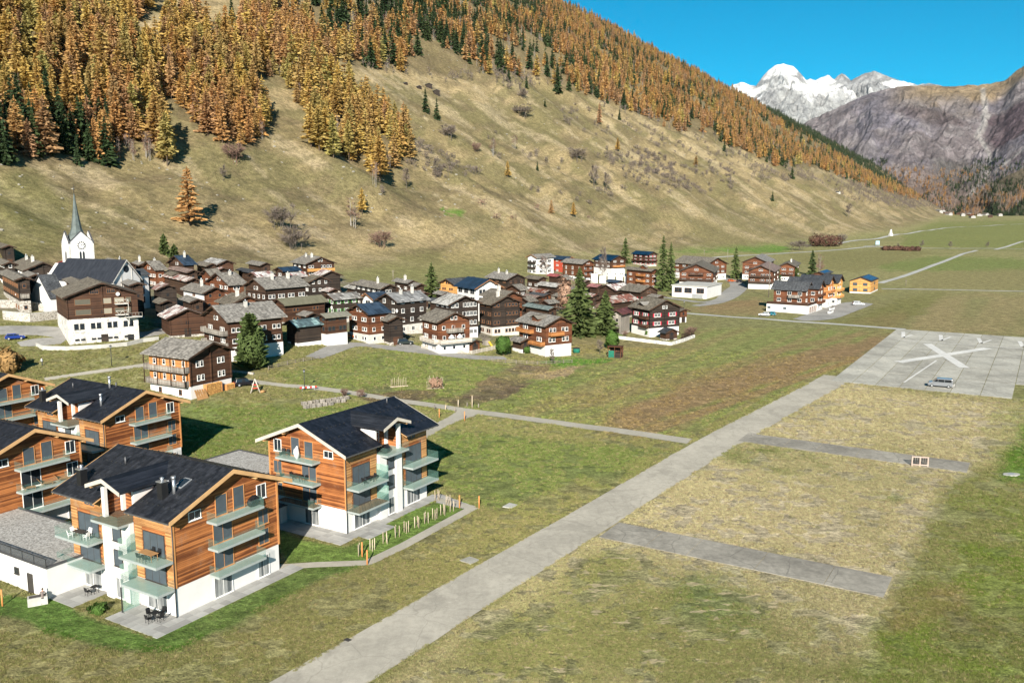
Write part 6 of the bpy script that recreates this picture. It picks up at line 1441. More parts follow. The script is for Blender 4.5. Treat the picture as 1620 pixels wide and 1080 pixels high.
def conifer(seed, Hh, rad, z0, whorls, per, seg, power=.8, droop=.25, leaf=1.0, gap=.12, up=0.0, tip=.0):
    r = np.random.default_rng(seed); P = []; N = []; T = []; wd = []; ln = []
    for i in range(whorls):
        t = (i + r.uniform(-.3, .3)) / whorls; t = min(max(t, 0), .985); z = z0 + (Hh - z0) * t
        Rr = rad * (1 - t) ** power * r.uniform(.8, 1.12) + .12
        for k in range(per):
            if r.random() < gap: continue
            a = r.uniform(0, 2 * math.pi); Rk = Rr * r.uniform(.7, 1.15); c, s = math.cos(a), math.sin(a)
            for g in range(seg):
                q = Rk * (g + .75) / seg if seg > 1 else Rk * .62
                dz = -droop * q + up * q * q / rad + r.uniform(-.25, .25)
                slope = -droop + 2 * up * q / rad + r.uniform(-.25, .25)
                n_ = np.array([c, s, slope]); n_ /= np.linalg.norm(n_); roll = r.uniform(-1.35, 1.35)
                tt = np.array([-s * math.cos(roll), c * math.cos(roll), math.sin(roll)])
                P.append([c * q, s * q, z + dz]); N.append(n_); T.append(tt)
                ln.append((Rk / seg * .75 + .15) * leaf if seg > 1 else Rk * .55 * leaf + .1); wd.append((.32 * Rk / seg + .30) * leaf * r.uniform(.8, 1.3))
    for k in range(3):
        a = r.uniform(0, 6.28); P.append([0, 0, Hh - .5 + tip]); N.append([0, 0, 1.0]); T.append([math.cos(a), math.sin(a), 0]); wd.append(.3); ln.append(.9)
    return leafcloud(np.array(P), np.array(N), np.array(T), np.array(wd), np.array(ln))
def trunk(Hh, r0, n=6, lean=0.0):
    return MB().tube((0, 0, -1.2), (lean, 0, Hh * .5), r0, r0 * .6, n, cap=False).tube((lean, 0, Hh * .5), (0, 0, Hh * .97), r0 * .6, .03, n, cap=False)
def blob(seed, Hh, rad, z0, n, leaf=.6, sq=1.0):
    r = np.random.default_rng(seed); d = r.normal(size=(n, 3)); d /= np.linalg.norm(d, axis=1)[:, None]
    rr_ = r.uniform(.45, 1.0, n) ** .5 * (1 + .18 * np.sin(d[:, 0] * 5 + seed) + .15 * np.cos(d[:, 2] * 6 + d[:, 1] * 4))
    c = z0 + (Hh - z0) / 2
    P = d * rr_[:, None] * np.array([rad, rad, (Hh - z0) / 2]); P[:, 2] += c
    T = np.cross(d, r.normal(size=(n, 3))); T /= np.linalg.norm(T, axis=1)[:, None]; N = np.cross(d, T) + d * r.uniform(-.3, .6, n)[:, None]; N /= np.linalg.norm(N, axis=1)[:, None]
    s = leaf * r.uniform(.7, 1.3, n); return leafcloud(P, N, T, s * .55, s)
def bare(seed, Hh, rad, n_limb=14, n_twig=150, stems=1, tw=.045, z0=.25):
    """limbs and a haze of twigs"""
    r = np.random.default_rng(seed); b = MB(); P = []; N = []; T = []; wd = []; ln = []
    for s_ in range(stems):
        bx, by = (0, 0) if stems == 1 else (r.uniform(-.6, .6) * rad, r.uniform(-.6, .6) * rad)
        hh = Hh * r.uniform(.8, 1.0); lx, ly = bx * 1.35 + r.uniform(-.3, .3), by * 1.35 + r.uniform(-.3, .3); r0 = .011 * Hh + .04
        b.tube((bx, by, -1), (lx, ly, hh * .95), r0 if stems == 1 else r0 * .6, .03, 4, cap=False)
        for k in range(n_limb):
            t = z0 + (1 - z0) * r.uniform(0, .95); a = r.uniform(0, 6.28); L_ = rad * (1.15 - .65 * t) * r.uniform(.6, 1.1)
            p0 = Vector((bx + (lx - bx) * t, by + (ly - by) * t, hh * .95 * t)); d = Vector((math.cos(a), math.sin(a), r.uniform(.35, 1.3))).normalized(); p1 = p0 + d * L_
            b.tube(p0, p1, r0 * .38 * (1.1 - t), .015, 3, cap=False)
            for q in range(max(1, n_twig // (n_limb * stems))):
                f = r.uniform(.3, 1.0); dd = (d + Vector(r.normal(size=3) * .55) + Vector((0, 0, .2))).normalized(); l_ = L_ * r.uniform(.18, .42)
                c_ = p0 + d * L_ * f + dd * l_; tt = dd.cross(Vector(r.normal(size=3))).normalized()
                P.append(c_); N.append(dd); T.append(tt); wd.append(tw * r.uniform(.6, 1.4)); ln.append(l_)
    return leafcloud(np.array(P), np.array(N), np.array(T), np.array(wd), np.array(ln)), b
PROTO = {}
def mk(kind, n, crown, trunk_fn, leafmat, barkmat, far=None):
    PROTO[kind] = {'near': [(quads_mesh(kind + '_crown', crown(i), [M[leafmat]]), trunk_fn(i).mesh(kind + '_trunk', M[barkmat])) for i in range(n)], 'mat': (leafmat, barkmat), 'far': None}
    f = far if far else crown
    PROTO[kind]['far'] = [quads_mesh(kind, f(i + 50), [M[leafmat], M[barkmat]], extra=trunk_fn(i)) for i in range(n)]
mk('larch', 6, lambda i: conifer(i, 22, 4.3, 2.6 + (i % 3) * 1.2, 24, 13, 3, .60, .10, .78, .16), lambda i: trunk(22, .30), 'larch', 'bark', lambda i: conifer(i, 22, 4.1, 2.6, 15, 9, 2, .60, .10, .82, .12))
mk('larch_rust', 4, lambda i: conifer(i + 20, 21, 4.3, 2.2, 23, 13, 3, .60, .12, .74, .2), lambda i: trunk(21, .30), 'larch_rust', 'bark', lambda i: conifer(i, 21, 4.1, 2.2, 15, 9, 2, .60, .1, .78, .16))
mk('spruce', 5, lambda i: conifer(i + 40, 22, 3.6, .9, 24, 8, 2, .86, .34, 1.0, .05), lambda i: trunk(22, .30), 'spruce', 'bark', lambda i: conifer(i, 22, 3.5, .8, 12, 6, 1, .86, .34, 1.15, .05))
def _bare(kind, leaf, bark, n, Hh, rad, limb, tw, stems, farl, fart, wid=.045):
    near = [bare(i + 70, Hh, rad, limb, tw, stems, wid) for i in range(n)]
    far = [bare(i + 90, Hh, rad, farl, fart, stems, wid * 2.6) for i in range(n)]
    PROTO[kind] = {'near': [(quads_mesh(kind + '_crown', v, [M[leaf]]), b.mesh(kind + '_trunk', M[bark])) for v, b in near], 'far': [quads_mesh(kind, v, [M[leaf], M[bark]], extra=b) for v, b in far]}
_bare('bare_tree', 'twig', 'barkgrey', 4, 11, 3.0, 26, 950, 1, 9, 130)
_bare('bare_shrub', 'twig', 'barkgrey', 4, 6, 2.7, 9, 1300, 7, 3, 170)
_bare('birch', 'twigred', 'barkpale', 3, 13, 2.2, 10, 640, 4, 4, 110)
_bare('red_shrub', 'twigred', 'barkred', 3, 6, 2.7, 9, 1200, 7, 3, 170)
NT_ = {'n': 0}
def tree(kind, loc, Hh, label, cat, group=None, var=None, wide=1.0, near=True, name=None):
    pr = PROTO[kind]; NT_['n'] += 1; base = {'larch': 22, 'larch_rust': 21, 'spruce': 22, 'bare_tree': 11, 'bare_shrub': 6, 'birch': 13, 'red_shrub': 6}[kind]
    k = Hh / base; i = (NT_['n'] * 7 if var is None else var); rz = random.uniform(0, 6.28)
    nm = name or {'larch_rust': 'larch', 'birch': 'bare_tree', 'red_shrub': 'bare_shrub'}.get(kind, kind)
    if near:
        c, t = pr['near'][i % len(pr['near'])]
        root = inst(nm, t, None, loc, rz, (k * wide, k * wide, k)); tag(root, label, cat, group)
        inst('crown', c, root)
        o = root
    else:
        o = inst(nm, pr['far'][i % len(pr['far'])], None, loc, rz, (k * wide, k * wide, k)); tag(o, label, cat, group)
    return o
def ptree(kind, px, py, hpx, label, cat, group=None, wide=1.0, near=True):
    p = hit(px, py); return tree(kind, p, hpx * depth(p) / FPX * 1.0, label, cat, group, None, wide, near)
# --- the woods on the slope
def sample(s0, s1, t0, t1, area):
    n = int((s1 - s0) * (t1 - t0) / area); s = rng.uniform(s0, s1, n); t = rng.uniform(t0, t1, n)
    return -_CA * s + _SA * t, _SA * s + _CA * t
cx_, cy_ = [], []
for a in ((255, 1500, -150, 700, 34), (255, 1500, 700, 1700, 42), (150, 1500, 1700, 3600, 105), (110, 1250, 3600, 7500, 230)):
    x, y = sample(*a); cx_.append(x); cy_.append(y)
tx = np.concatenate(cx_); ty = np.concatenate(cy_); tz = terrain(tx, ty); tpx, tpy = proj(tx, ty, tz)
ok = (tpx > -230) & (tpx < 1560) & (tpy > -260) & (ty > 60); tx, ty, tz, tpx, tpy = tx[ok], ty[ok], tz[ok], tpx[ok], tpy[ok]
jx, jy = tpx + fbm(tx / 12, ty / 12, 2, 40) * 14, tpy + fbm(tx / 12, ty / 12, 2, 44) * 9
zone = np.full(len(tx), -1)
for i, p in enumerate(FOREST_POLYS): zone[inpoly(jx, jy, p)] = i
u_ = rng.random(len(tx)); pn = fbm(tx / 60, ty / 60, 3, 120); pn2 = fbm(tx / 25, ty / 25, 2, 125)
dens = np.where(zone >= 0, 1.0, 0.0)
dens = np.where(zone == 4, .50 + 1.6 * pn, dens); dens = np.where((zone >= 0) & (zone < 4), .92 + .5 * pn, dens)
dens = np.where((zone == 2), .8 + pn, dens)
GREY = [([(172, 224), (243, 222), (246, 254), (174, 257)], .8, 'birch'), ([(560, 88), (650, 108), (890, 112), (905, 138), (800, 140), (700, 128), (560, 110)], .55, 'bare_tree'), ([(1000, 232), (1085, 262), (1150, 296), (1170, 320), (1090, 300), (1000, 268)], .30, 'bare_shrub'), ([(945, 236), (1010, 245), (1010, 275), (950, 272)], .40, 'bare_shrub'),
        ([(990, 262), (1115, 265), (1120, 300), (1060, 305), (990, 292)], .42, 'bare_shrub'), ([(1118, 256), (1160, 262), (1160, 304), (1120, 298)], .42, 'bare_shrub'), ([(1184, 262), (1240, 275), (1305, 312), (1300, 330), (1240, 320), (1186, 290)], .30, 'bare_tree'),
        ([(1240, 262), (1330, 285), (1440, 315), (1460, 330), (1360, 322), (1290, 318), (1230, 290)], .34, 'bare_tree'), ([(940, 170), (1000, 180), (1120, 225), (1200, 250), (1180, 262), (1060, 225), (950, 195)], .22, 'bare_tree'),
        ([(640, 225), (720, 250), (760, 275), (700, 292), (640, 270)], .42, 'bare_shrub'), ([(760, 210), (960, 250), (1000, 320), (900, 330), (780, 280)], .055, 'bare_shrub'), ([(880, 150), (1150, 240), (1130, 260), (900, 200)], .09, 'bare_shrub'),
        ([(1200, 320), (1420, 340), (1400, 372), (1180, 370)], .04, 'bare_shrub'), ([(1380, 312), (1500, 318), (1520, 330), (1440, 330)], .35, 'bare_tree'), ([(640, 300), (900, 320), (1000, 370), (800, 350)], .028, 'red_shrub'), ([(1040, 320), (1180, 345), (1180, 360), (1060, 350)], .12, 'red_shrub')]
gk = np.full(len(tx), '', dtype=object)
for poly, d_, k in GREY:
    m = inpoly(jx, jy, poly) & (zone < 0); dens = np.where(m, d_ * np.where(st_of(tx, ty)[1] > 1700, 2.6, 1.15) * (.7 + 1.8 * (pn2 + .2)), dens); gk[m] = k
keep = u_ < dens
tx, ty, tz, tpx, tpy, zone, gk, pn, pn2 = [a[keep] for a in (tx, ty, tz, tpx, tpy, zone, gk, pn, pn2)]
u2 = rng.random(len(tx)); kind = np.full(len(tx), 'larch', dtype=object)
kind[u2 < np.where((zone == 0) | (zone == 3), .20, .45) + 1.2 * pn] = 'larch_rust'
m = (zone == 4) & (tpx > 600); kind[m & (u2 < .62)] = 'larch_rust'
kind[(zone < 2) & (u2 > .975)] = 'spruce'
sp1 = inpoly(tpx, tpy, [(-230, 190), (-10, 175), (60, 172), (120, 178), (172, 205), (176, 268), (-230, 268)])
kind[sp1 & (u2 > .36)] = 'spruce'
kind[(zone == 4) & (u2 > .86 - 1.3 * np.clip(pn2, 0, .4))] = 'spruce'
sp2 = inpoly(tpx, tpy, [(560, 20), (760, -40), (900, 50), (880, 122), (790, 120), (640, 80)]); kind[sp2 & (u2 > .55 - pn2)] = 'spruce'
sp3 = inpoly(tpx, tpy, [(1205, 165), (1260, 172), (1350, 215), (1490, 297), (1490, 314), (1430, 300), (1350, 262), (1280, 222), (1225, 190)]); kind[sp3 & (u2 > .10)] = 'spruce'
sp4 = inpoly(tpx, tpy, [(960, 40), (1080, 130), (1180, 200), (1240, 240), (1180, 235), (1050, 170), (960, 110)]); kind[sp4 & (u2 > .74)] = 'spruce'
rb = inpoly(tpx, tpy, [(380, -60), (620, -60), (640, 50), (560, 70), (480, 40), (400, 10)]); kind[rb & (u2 < .42)] = 'birch'
kind[(zone == 4) & (u2 < .20)] = 'birch'; kind[(zone >= 0) & (zone < 4) & (u2 > .955)] = 'birch'
g_ = zone < 0; kind[g_] = gk[g_]
hh = {'larch': (14, 30), 'larch_rust': (13, 27), 'spruce': (14, 28), 'bare_tree': (7, 12), 'bare_shrub': (3.5, 6.5), 'birch': (9, 14), 'red_shrub': (3, 5.5)}
lo = np.array([hh[k][0] for k in kind]); hi = np.array([hh[k][1] for k in kind]); ht = lo + (hi - lo) * rng.random(len(tx)) ** 1.2
dep = ty * CP - (tz - CAMH) * SP; app = ht / dep
ZL = ['in the dense wood at the upper left', 'in the tongue of wood right of the upper left wood', 'in the upper strip of wood above the clearings', 'in the wood tongue that runs down the middle of the slope', 'in the great mixed wood along the upper slope']
KN = {'larch': 'golden yellow larch', 'larch_rust': 'rust orange larch', 'spruce': 'dark green spruce', 'bare_tree': 'grey leafless tree', 'bare_shrub': 'grey leafless shrub', 'birch': 'leafless pale stemmed tree', 'red_shrub': 'reddish leafless shrub'}
PL = {k: v + ('es' if v.endswith('ch') else 's') for k, v in KN.items()}
CT = {'larch': 'tree', 'larch_rust': 'tree', 'spruce': 'tree', 'bare_tree': 'tree', 'bare_shrub': 'shrub', 'birch': 'tree', 'red_shrub': 'shrub'}
vis = (tpx > -10) & (tpx < 1630) & (tpy > -5)
def far_stuff(name, kd, sel, srcs):
    """the rest of a kind: one object that instances whole trees on its points"""
    n = len(sel); me = bpy.data.meshes.new(name); me.vertices.add(n)
    me.vertices.foreach_set('co', np.stack([tx[sel], ty[sel], tz[sel] - .3], 1).astype(np.float32).ravel())
    base = {'larch': 22, 'larch_rust': 21, 'spruce': 22, 'bare_tree': 11, 'bare_shrub': 6, 'birch': 13, 'red_shrub': 6}[kd]
    me.attributes.new('rz', 'FLOAT', 'POINT').data.foreach_set('value', rng.uniform(0, 6.28, n).astype(np.float32))
    me.attributes.new('sc', 'FLOAT', 'POINT').data.foreach_set('value', (ht[sel] / base).astype(np.float32))
    me.attributes.new('ix', 'INT', 'POINT').data.foreach_set('value', rng.integers(0, len(srcs), n).astype(np.int32))
    o = inst(name, me); o['kind'] = 'stuff'
    scatter(o, srcs); return o
def scatter(o, srcs):
    ng = bpy.data.node_groups.new(o.name + '_scatter', 'GeometryNodeTree')
    ng.interface.new_socket('Geometry', in_out='INPUT', socket_type='NodeSocketGeometry'); ng.interface.new_socket('Geometry', in_out='OUTPUT', socket_type='NodeSocketGeometry')
    N = ng.nodes; Lk = ng.links; gi = N.new('NodeGroupInput'); go = N.new('NodeGroupOutput')
    j = N.new('GeometryNodeJoinGeometry')
    for s in reversed(srcs):
        oi = N.new('GeometryNodeObjectInfo'); oi.transform_space = 'ORIGINAL'; oi.inputs['Object'].default_value = s; oi.inputs['As Instance'].default_value = True
        Lk.new(oi.outputs['Geometry'], j.inputs[0])
    ip = N.new('GeometryNodeInstanceOnPoints'); Lk.new(gi.outputs[0], ip.inputs['Points']); Lk.new(j.outputs[0], ip.inputs['Instance']); ip.inputs['Pick Instance'].default_value = True
    def na(nm, t):
        a = N.new('GeometryNodeInputNamedAttribute'); a.data_type = t; a.inputs['Name'].default_value = nm; return a.outputs['Attribute']
    Lk.new(na('ix', 'INT'), ip.inputs['Instance Index'])
    cb = N.new('ShaderNodeCombineXYZ'); Lk.new(na('rz', 'FLOAT'), cb.inputs[2]); Lk.new(cb.outputs[0], ip.inputs['Rotation'])
    Lk.new(na('sc', 'FLOAT'), ip.inputs['Scale']); Lk.new(ip.outputs[0], go.inputs[0])
    md = o.modifiers.new('scatter', 'NODES'); md.node_group = ng
LIM = {'larch': 165, 'larch_rust': 110, 'spruce': 260, 'bare_tree': 150, 'bare_shrub': 200, 'birch': 100, 'red_shrub': 70}
SN = {'larch': 'golden_larch_wood', 'larch_rust': 'rusty_larch_wood', 'spruce': 'spruce_wood', 'bare_tree': 'leafless_wood', 'bare_shrub': 'leafless_scrub', 'birch': 'birch_wood', 'red_shrub': 'red_scrub'}
lo_px = {4: 'at'}
for kd in LIM:
    idx = np.nonzero(kind == kd)[0]; v = idx[vis[idx]]; v = v[np.argsort(-app[v])]
    top = v[:LIM[kd]]; rest = np.setdiff1d(idx, top); srcs = {}
    for i in top:
        big = app[i] * FPX > 26
        if zone[i] >= 0: where = ZL[zone[i]]
        else: where = 'among the bushes on the open slope %s' % ('left of the valley road' if tpx[i] > 1180 else 'behind the village' if tpx[i] < 900 else 'above the middle of the village')
        o = tree(kd, (tx[i], ty[i], tz[i] - .2), ht[i], KN[kd] + ' ' + where, CT[kd], PL[kd] + ' ' + where, near=big, wide=random.uniform(.78, 1.22))
    if len(rest):
        ss = []
        for j, me in enumerate(PROTO[kd]['far']):
            i = rest[j]; o = inst({'larch_rust': 'larch', 'birch': 'bare_tree', 'red_shrub': 'bare_shrub'}.get(kd, kd), me, None, (tx[i], ty[i], tz[i] - .2), j * 1.3, (ht[i] / {'larch': 22, 'larch_rust': 21, 'spruce': 22, 'bare_tree': 11, 'bare_shrub': 6, 'birch': 13, 'red_shrub': 6}[kd],) * 3)
            w_ = ZL[zone[i]] if zone[i] >= 0 else 'among the far bushes on the open slope'
            tag(o, KN[kd] + ' ' + w_, CT[kd], PL[kd] + ' ' + w_); ss.append(o)
        rest = rest[len(ss):]
        if len(rest): far_stuff(SN[kd], kd, rest, ss)
for nm_, (X_, Y_, Z_, px_, py_, nz_), kd, cnt, cond in (('spur_larch_wood', MT3, 'larch_rust', 700, lambda p, q, z: (z > -.12)), ('spur_leafless_wood', MT3, 'birch', 1900, lambda p, q, z: (z > -.2)), ('spur_spruce_wood', MT3, 'spruce', 1300, lambda p, q, z: (z < .06) & (q > 285)), ('mountain_foot_leafless_wood', MT2, 'birch', 2200, lambda p, q, z: (q > 262)), ('mountain_foot_larch_wood', MT2, 'larch_rust', 800, lambda p, q, z: (q > 268) & (z > -.1)), ('mountain_foot_spruce_wood', MT2, 'spruce', 1600, lambda p, q, z: (q > 252) & (z < .0))):
    c_ = np.nonzero(cond(px_, py_, nz_) & (py_ < 345) & (px_ > 1300) & (px_ < 1720))[0]
    if not len(c_): continue
    c_ = rng.choice(c_, min(cnt, len(c_)), replace=False); o_ = len(tx)
    tx = np.concatenate([tx, X_[c_] + rng.normal(size=len(c_)) * 6]); ty = np.concatenate([ty, Y_[c_] + rng.normal(size=len(c_)) * 6]); tz = np.concatenate([tz, Z_[c_]]); ht = np.concatenate([ht, rng.uniform(14, 26, len(c_))])
    far_stuff(nm_, kd, np.arange(o_, o_ + len(c_)), [x for x in COL.objects if x.data in PROTO[kd]['far']][:3])
# --- single trees and bushes on the open slope
ptree('larch_rust', 300, 356, 90, 'lone rusty larch on the open slope right of the church spire', 'tree', wide=1.1)
ptree('larch', 573, 340, 42, 'single yellow larch beside a leafless clump, low on the slope', 'tree')
ptree('birch', 557, 358, 48, 'tall leafless clump of pale stems beside the single yellow larch', 'tree', wide=1.7)
ptree('bare_shrub', 443, 364, 38, 'upper of two round grey bushes on the dry slope above the village', 'shrub', wide=1.1)
ptree('bare_shrub', 467, 396, 36, 'lower of two round grey bushes on the dry slope above the village', 'shrub', wide=1.2)
ptree('red_shrub', 602, 392, 26, 'dark leafless bush alone on the pale dry grass', 'shrub', wide=1.3)
ptree('larch', 803, 281, 26, 'small golden larch alone in mid slope above the green strip', 'tree')
ptree('larch', 907, 344, 24, 'small golden larch low on the slope above the red house', 'tree')
ptree('larch_rust', 872, 338, 22, 'small orange larch beside grey twigs low on the slope', 'tree')
ptree('larch', 977, 240, 22, 'yellow larch by itself on the slope above the middle village', 'tree')
ptree('larch_rust', 948, 197, 34, 'thin tall larch standing at the upper edge of the open slope', 'tree', wide=.7)
ptree('larch', 1101, 262, 16, 'yellow tree alone in the right part of the open slope', 'tree', wide=1.3)
ptree('spruce', 850, 270, 15, 'little dark spruce in the middle of the open slope', 'tree')
ptree('spruce', 862, 169, 12, 'small dark spruce close to a grey bush near the upper wood', 'tree', wide=1.2)
for k, (x, y, hp, lab) in enumerate(((673, 178, 38, 'larger dark spruce of the pair below the hillside barns'), (691, 190, 34, 'smaller dark spruce of the pair below the hillside barns'), (882, 148, 46, 'tall dark spruce standing clear in front of the upper wood'), (900, 143, 26, 'shorter dark spruce just right of the tall one at the wood edge'),
                                (805, 130, 24, 'dark spruce at the lower edge of the upper wood, left one'), (833, 140, 20, 'dark spruce pair at the wood edge, right one'), (1146, 240, 20, 'dark spruce on the slope in front of bare trees, farther right'), (980, 190, 18, 'dark spruce beside grey bushes at the wood edge'),
                                (367, 33, 36, 'dark spruce alone in the high clearing at the top'), (1253, 283, 22, 'dark spruce between grey trees on the right slope'), (1222, 318, 16, 'lone little spruce low on the right slope'))): ptree('spruce', x, y, hp, lab, 'tree')
for k, (kd, x, y, hp, wd_, lab) in enumerate((('birch', 592, 294, 46, .8, 'slender leafless birch clump at the foot of the middle wood tongue'), ('red_shrub', 372, 258, 30, 1.2, 'reddish leafless bush at the foot of the left wood tongue'), ('bare_tree', 353, 286, 26, 1.0, 'small grey leafless tree below the left wood tongue'),
        ('bare_tree', 643, 298, 36, .9, 'grey leafless tree alone below the middle wood tongue'), ('bare_tree', 605, 312, 22, .9, 'little grey tree low under the middle wood tongue'), ('bare_tree', 692, 280, 32, 1.2, 'broad grey leafless tree on the mid slope'),
        ('bare_shrub', 712, 220, 22, 1.2, 'grey bush on the mid slope below the hillside barns'), ('birch', 628, 200, 26, 1.6, 'row of leafless stems left of the hillside barns'), ('birch', 778, 245, 30, 1.4, 'clump of pale leafless stems in the middle of the slope'), ('birch', 813, 234, 24, 1.3, 'pinkish leafless clump right of the pale stems'),
        ('red_shrub', 753, 242, 16, .9, 'small reddish bush left of the pale stems'), ('bare_tree', 940, 298, 42, .9, 'tall grey leafless tree above the navy roofed chalets'), ('bare_tree', 960, 301, 32, .9, 'shorter grey leafless tree right of the tall one'), ('bare_shrub', 911, 254, 18, 1.5, 'wide grey bush on the slope above the middle village'),
        ('bare_shrub', 823, 185, 18, 1.8, 'wide grey scrub patch near the upper wood'), ('bare_shrub', 828, 156, 15, 1.2, 'small round grey bush near the tall dark spruce'), ('bare_tree', 1342, 345, 26, 1.0, 'grey leafless tree low at the far end of the slope'))): ptree(kd, x, y, hp, lab, CT[kd], wide=wd_)
# --- trees in and round the village
def vtree(kind_, px, py, hpx, wpx, label, builder, mat, bark, name, cat='tree', th=.2):
    p = hit(px, py); k = depth(p) / FPX; Hh, rad = hpx * k, wpx * k / 2
    r = empty(name, p, random.uniform(0, 6), label, cat)
    inst('trunk', trunk(Hh * th / .2 if False else Hh * .9, .018 * Hh + .05).mesh('trunk', M[bark]), r)
    inst('crown', quads_mesh('crown', builder(Hh, rad), [M[mat]]), r); return r
vtree('p', 399, 584, 88, 46, 'dense pale green oval stone pine before the long dark chalet', lambda H, r: np.concatenate([conifer(320, H, r * 1.02, H * .03, 44, 18, 3, .42, -.25, .62, .02), blob(4, H * .72, r * .95, H * .03, 900, .42)]), 'pine', 'bark', 'stone_pine')
vtree('s', 916, 530, 106, 66, 'largest dark spruce, standing broad in the middle of the village', lambda H, r: conifer(301, H, r, H * .05, 34, 13, 4, .80, .28, .85, .05, .12), 'spruce_village', 'bark', 'spruce')
vtree('s', 957, 530, 70, 46, 'smaller spruce touching the largest one on its right', lambda H, r: conifer(302, H, r, H * .05, 26, 12, 4, .75, .26, .85, .05, .12), 'spruce_village', 'bark', 'spruce')
vtree('s', 683, 474, 58, 34, 'spruce standing alone between roofs left of the white house', lambda H, r: conifer(303, H, r, H * .06, 24, 10, 3, .8, .3, .9, .08, .1), 'spruce_village', 'bark', 'spruce')
vtree('s', 989, 416, 40, 18, 'spruce behind the wide navy roofed chalet', lambda H, r: conifer(304, H, r, H * .05, 20, 10, 3, .7, .25, 1, .05), 'spruce_village', 'bark', 'spruce')
vtree('s', 1048, 460, 86, 24, 'left and taller of the twin spruces beside the orange brown chalet', lambda H, r: conifer(305, H, r, H * .04, 26, 10, 3, .7, .32, 1, .06), 'spruce_village', 'bark', 'spruce')
vtree('s', 1060, 460, 76, 22, 'right and shorter of the twin spruces beside the orange brown chalet', lambda H, r: conifer(306, H, r, H * .04, 24, 10, 3, .7, .32, 1, .06), 'spruce_village', 'bark', 'spruce')
vtree('s', 1163, 441, 50, 18, 'slim spruce right of the broad balcony chalet', lambda H, r: conifer(307, H, r, H * .05, 20, 9, 3, .7, .3, 1, .06), 'spruce_village', 'bark', 'spruce')
vtree('s', 1284, 436, 40, 16, 'dark spruce behind the dark roofed row beside a bare tree', lambda H, r: conifer(308, H, r, H * .05, 20, 9, 3, .7, .3, 1, .06), 'spruce', 'bark', 'spruce')
vtree('s', 1229, 446, 24, 12, 'small spruce in front of the brown roofed chalet', lambda H, r: conifer(309, H, r, H * .05, 16, 9, 2, .7, .3, 1, .06), 'spruce', 'bark', 'spruce')
vtree('s', 1258, 444, 22, 15, 'small round spruce right of the brown roofed chalet', lambda H, r: conifer(310, H, r, H * .05, 14, 9, 2, .6, .2, 1, .06), 'spruce_village', 'bark', 'spruce')
vtree('s', 260, 402, 32, 17, 'left of two dark spruces at the top edge of the village', lambda H, r: conifer(311, H, r, H * .04, 20, 10, 3, .6, .25, 1, .05), 'spruce_village', 'bark', 'spruce')
vtree('s', 276, 411, 24, 17, 'right and lower of two dark spruces at the top edge of the village', lambda H, r: conifer(312, H, r, H * .04, 18, 10, 3, .55, .25, 1, .05), 'spruce_village', 'bark', 'spruce')
vtree('d', 796, 562, 30, 21, 'round green tree by the end of the village street', lambda H, r: blob(11, H, r, H * .12, 900, .5), 'shrub', 'bark', 'round_tree')
vtree('d', 968, 552, 28, 19, 'round green tree behind the green door of the little shed', lambda H, r: blob(12, H, r, H * .08, 800, .5), 'shrub', 'bark', 'round_tree')
vtree('d', 1025, 532, 12, 8, 'small yellow green bush at the wall of the red shuttered chalet', lambda H, r: blob(13, H, r, 0, 260, .4), 'shrub', 'bark', 'bush', 'shrub')
vtree('d', 894, 500, 64, 26, 'pinkish autumn tree left of the largest spruce', lambda H, r: blob(14, H, r, H * .1, 900, .35), 'twigblush', 'barkred', 'autumn_tree')
vtree('d', 15, 590, 38, 38, 'orange leaved bush at the left edge of the meadow', lambda H, r: blob(15, H, r, 0, 900, .45), 'shrub_orange', 'barkred', 'bush', 'shrub')
vtree('d', 834, 559, 11, 9, 'clipped green hedge left of the chalet with orange balconies', lambda H, r: blob(16, H, r, 0, 260, .35), 'shrub', 'bark', 'hedge', 'hedge')
for kd, x, y, hp, wd_, lab in (('bare_tree', 953, 447, 62, .55, 'tall bare tree in front of the wide navy roofed chalet'), ('birch', 861, 434, 36, 1.9, 'reddish bare tree before the bright red house'), ('birch', 1296, 436, 38, 1.3, 'tan leafless tree beside the dark spruce behind the row'),
        ('bare_tree', 949, 560, 26, 1.1, 'small white limbed bare tree on the lawn near the little shed'), ('bare_tree', 873, 576, 28, .9, 'pollarded bare tree before the chalet with orange balconies'), ('red_shrub', 1092, 532, 15, 1.3, 'reddish bush right of the small open fronted hut'),
        ('bare_tree', 579, 540, 22, 1.2, 'dark bare fruit tree beside the tall log barn'), ('bare_shrub', 1262, 396, 15, 1.9, 'grey bush left of the wide dark red one'), ('bare_shrub', 1334, 386, 15, .9, 'narrow dark bush right of the wide dark red one'),
        ('bare_tree', 1458, 393, 14, 1.1, 'leftmost small bare tree on the far plain'), ('bare_tree', 1503, 394, 14, 1.1, 'second small bare tree on the far plain'), ('bare_tree', 1562, 393, 12, 1.1, 'rightmost small bare tree on the far plain'), ('bare_tree', 1421, 392, 8, 1.4, 'tiny tree above the low hedge on the far plain'), ('red_shrub', 988, 532, 9, 1.0, 'rusty shrub at the left corner of the red shuttered chalet')):
    ptree(kd, x, y, hp, lab, CT[kd], wide=wd_)
for k, (x, w_) in enumerate(((1290, 24), (1304, 30), (1319, 26))): vtree('h', x, 390, 19, w_, ('left', 'middle', 'right')[k] + ' part of the dark red bush group beside the valley road', lambda H, r: blob(40 + k, H, r, 0, 420, .9), 'shrub_brown', 'barkred', 'bush', 'shrub')
for k in range(7):
    vtree('h', 1400 + k * 8.5, 396 + (k > 3), 6.5, 12, 'piece of the low brown hedge on the far plain', lambda H, r: blob(20 + k, H, r, 0, 160, 1.0), 'shrub_brown', 'bark', 'hedge', 'hedge')['group'] = 'low brown hedge'
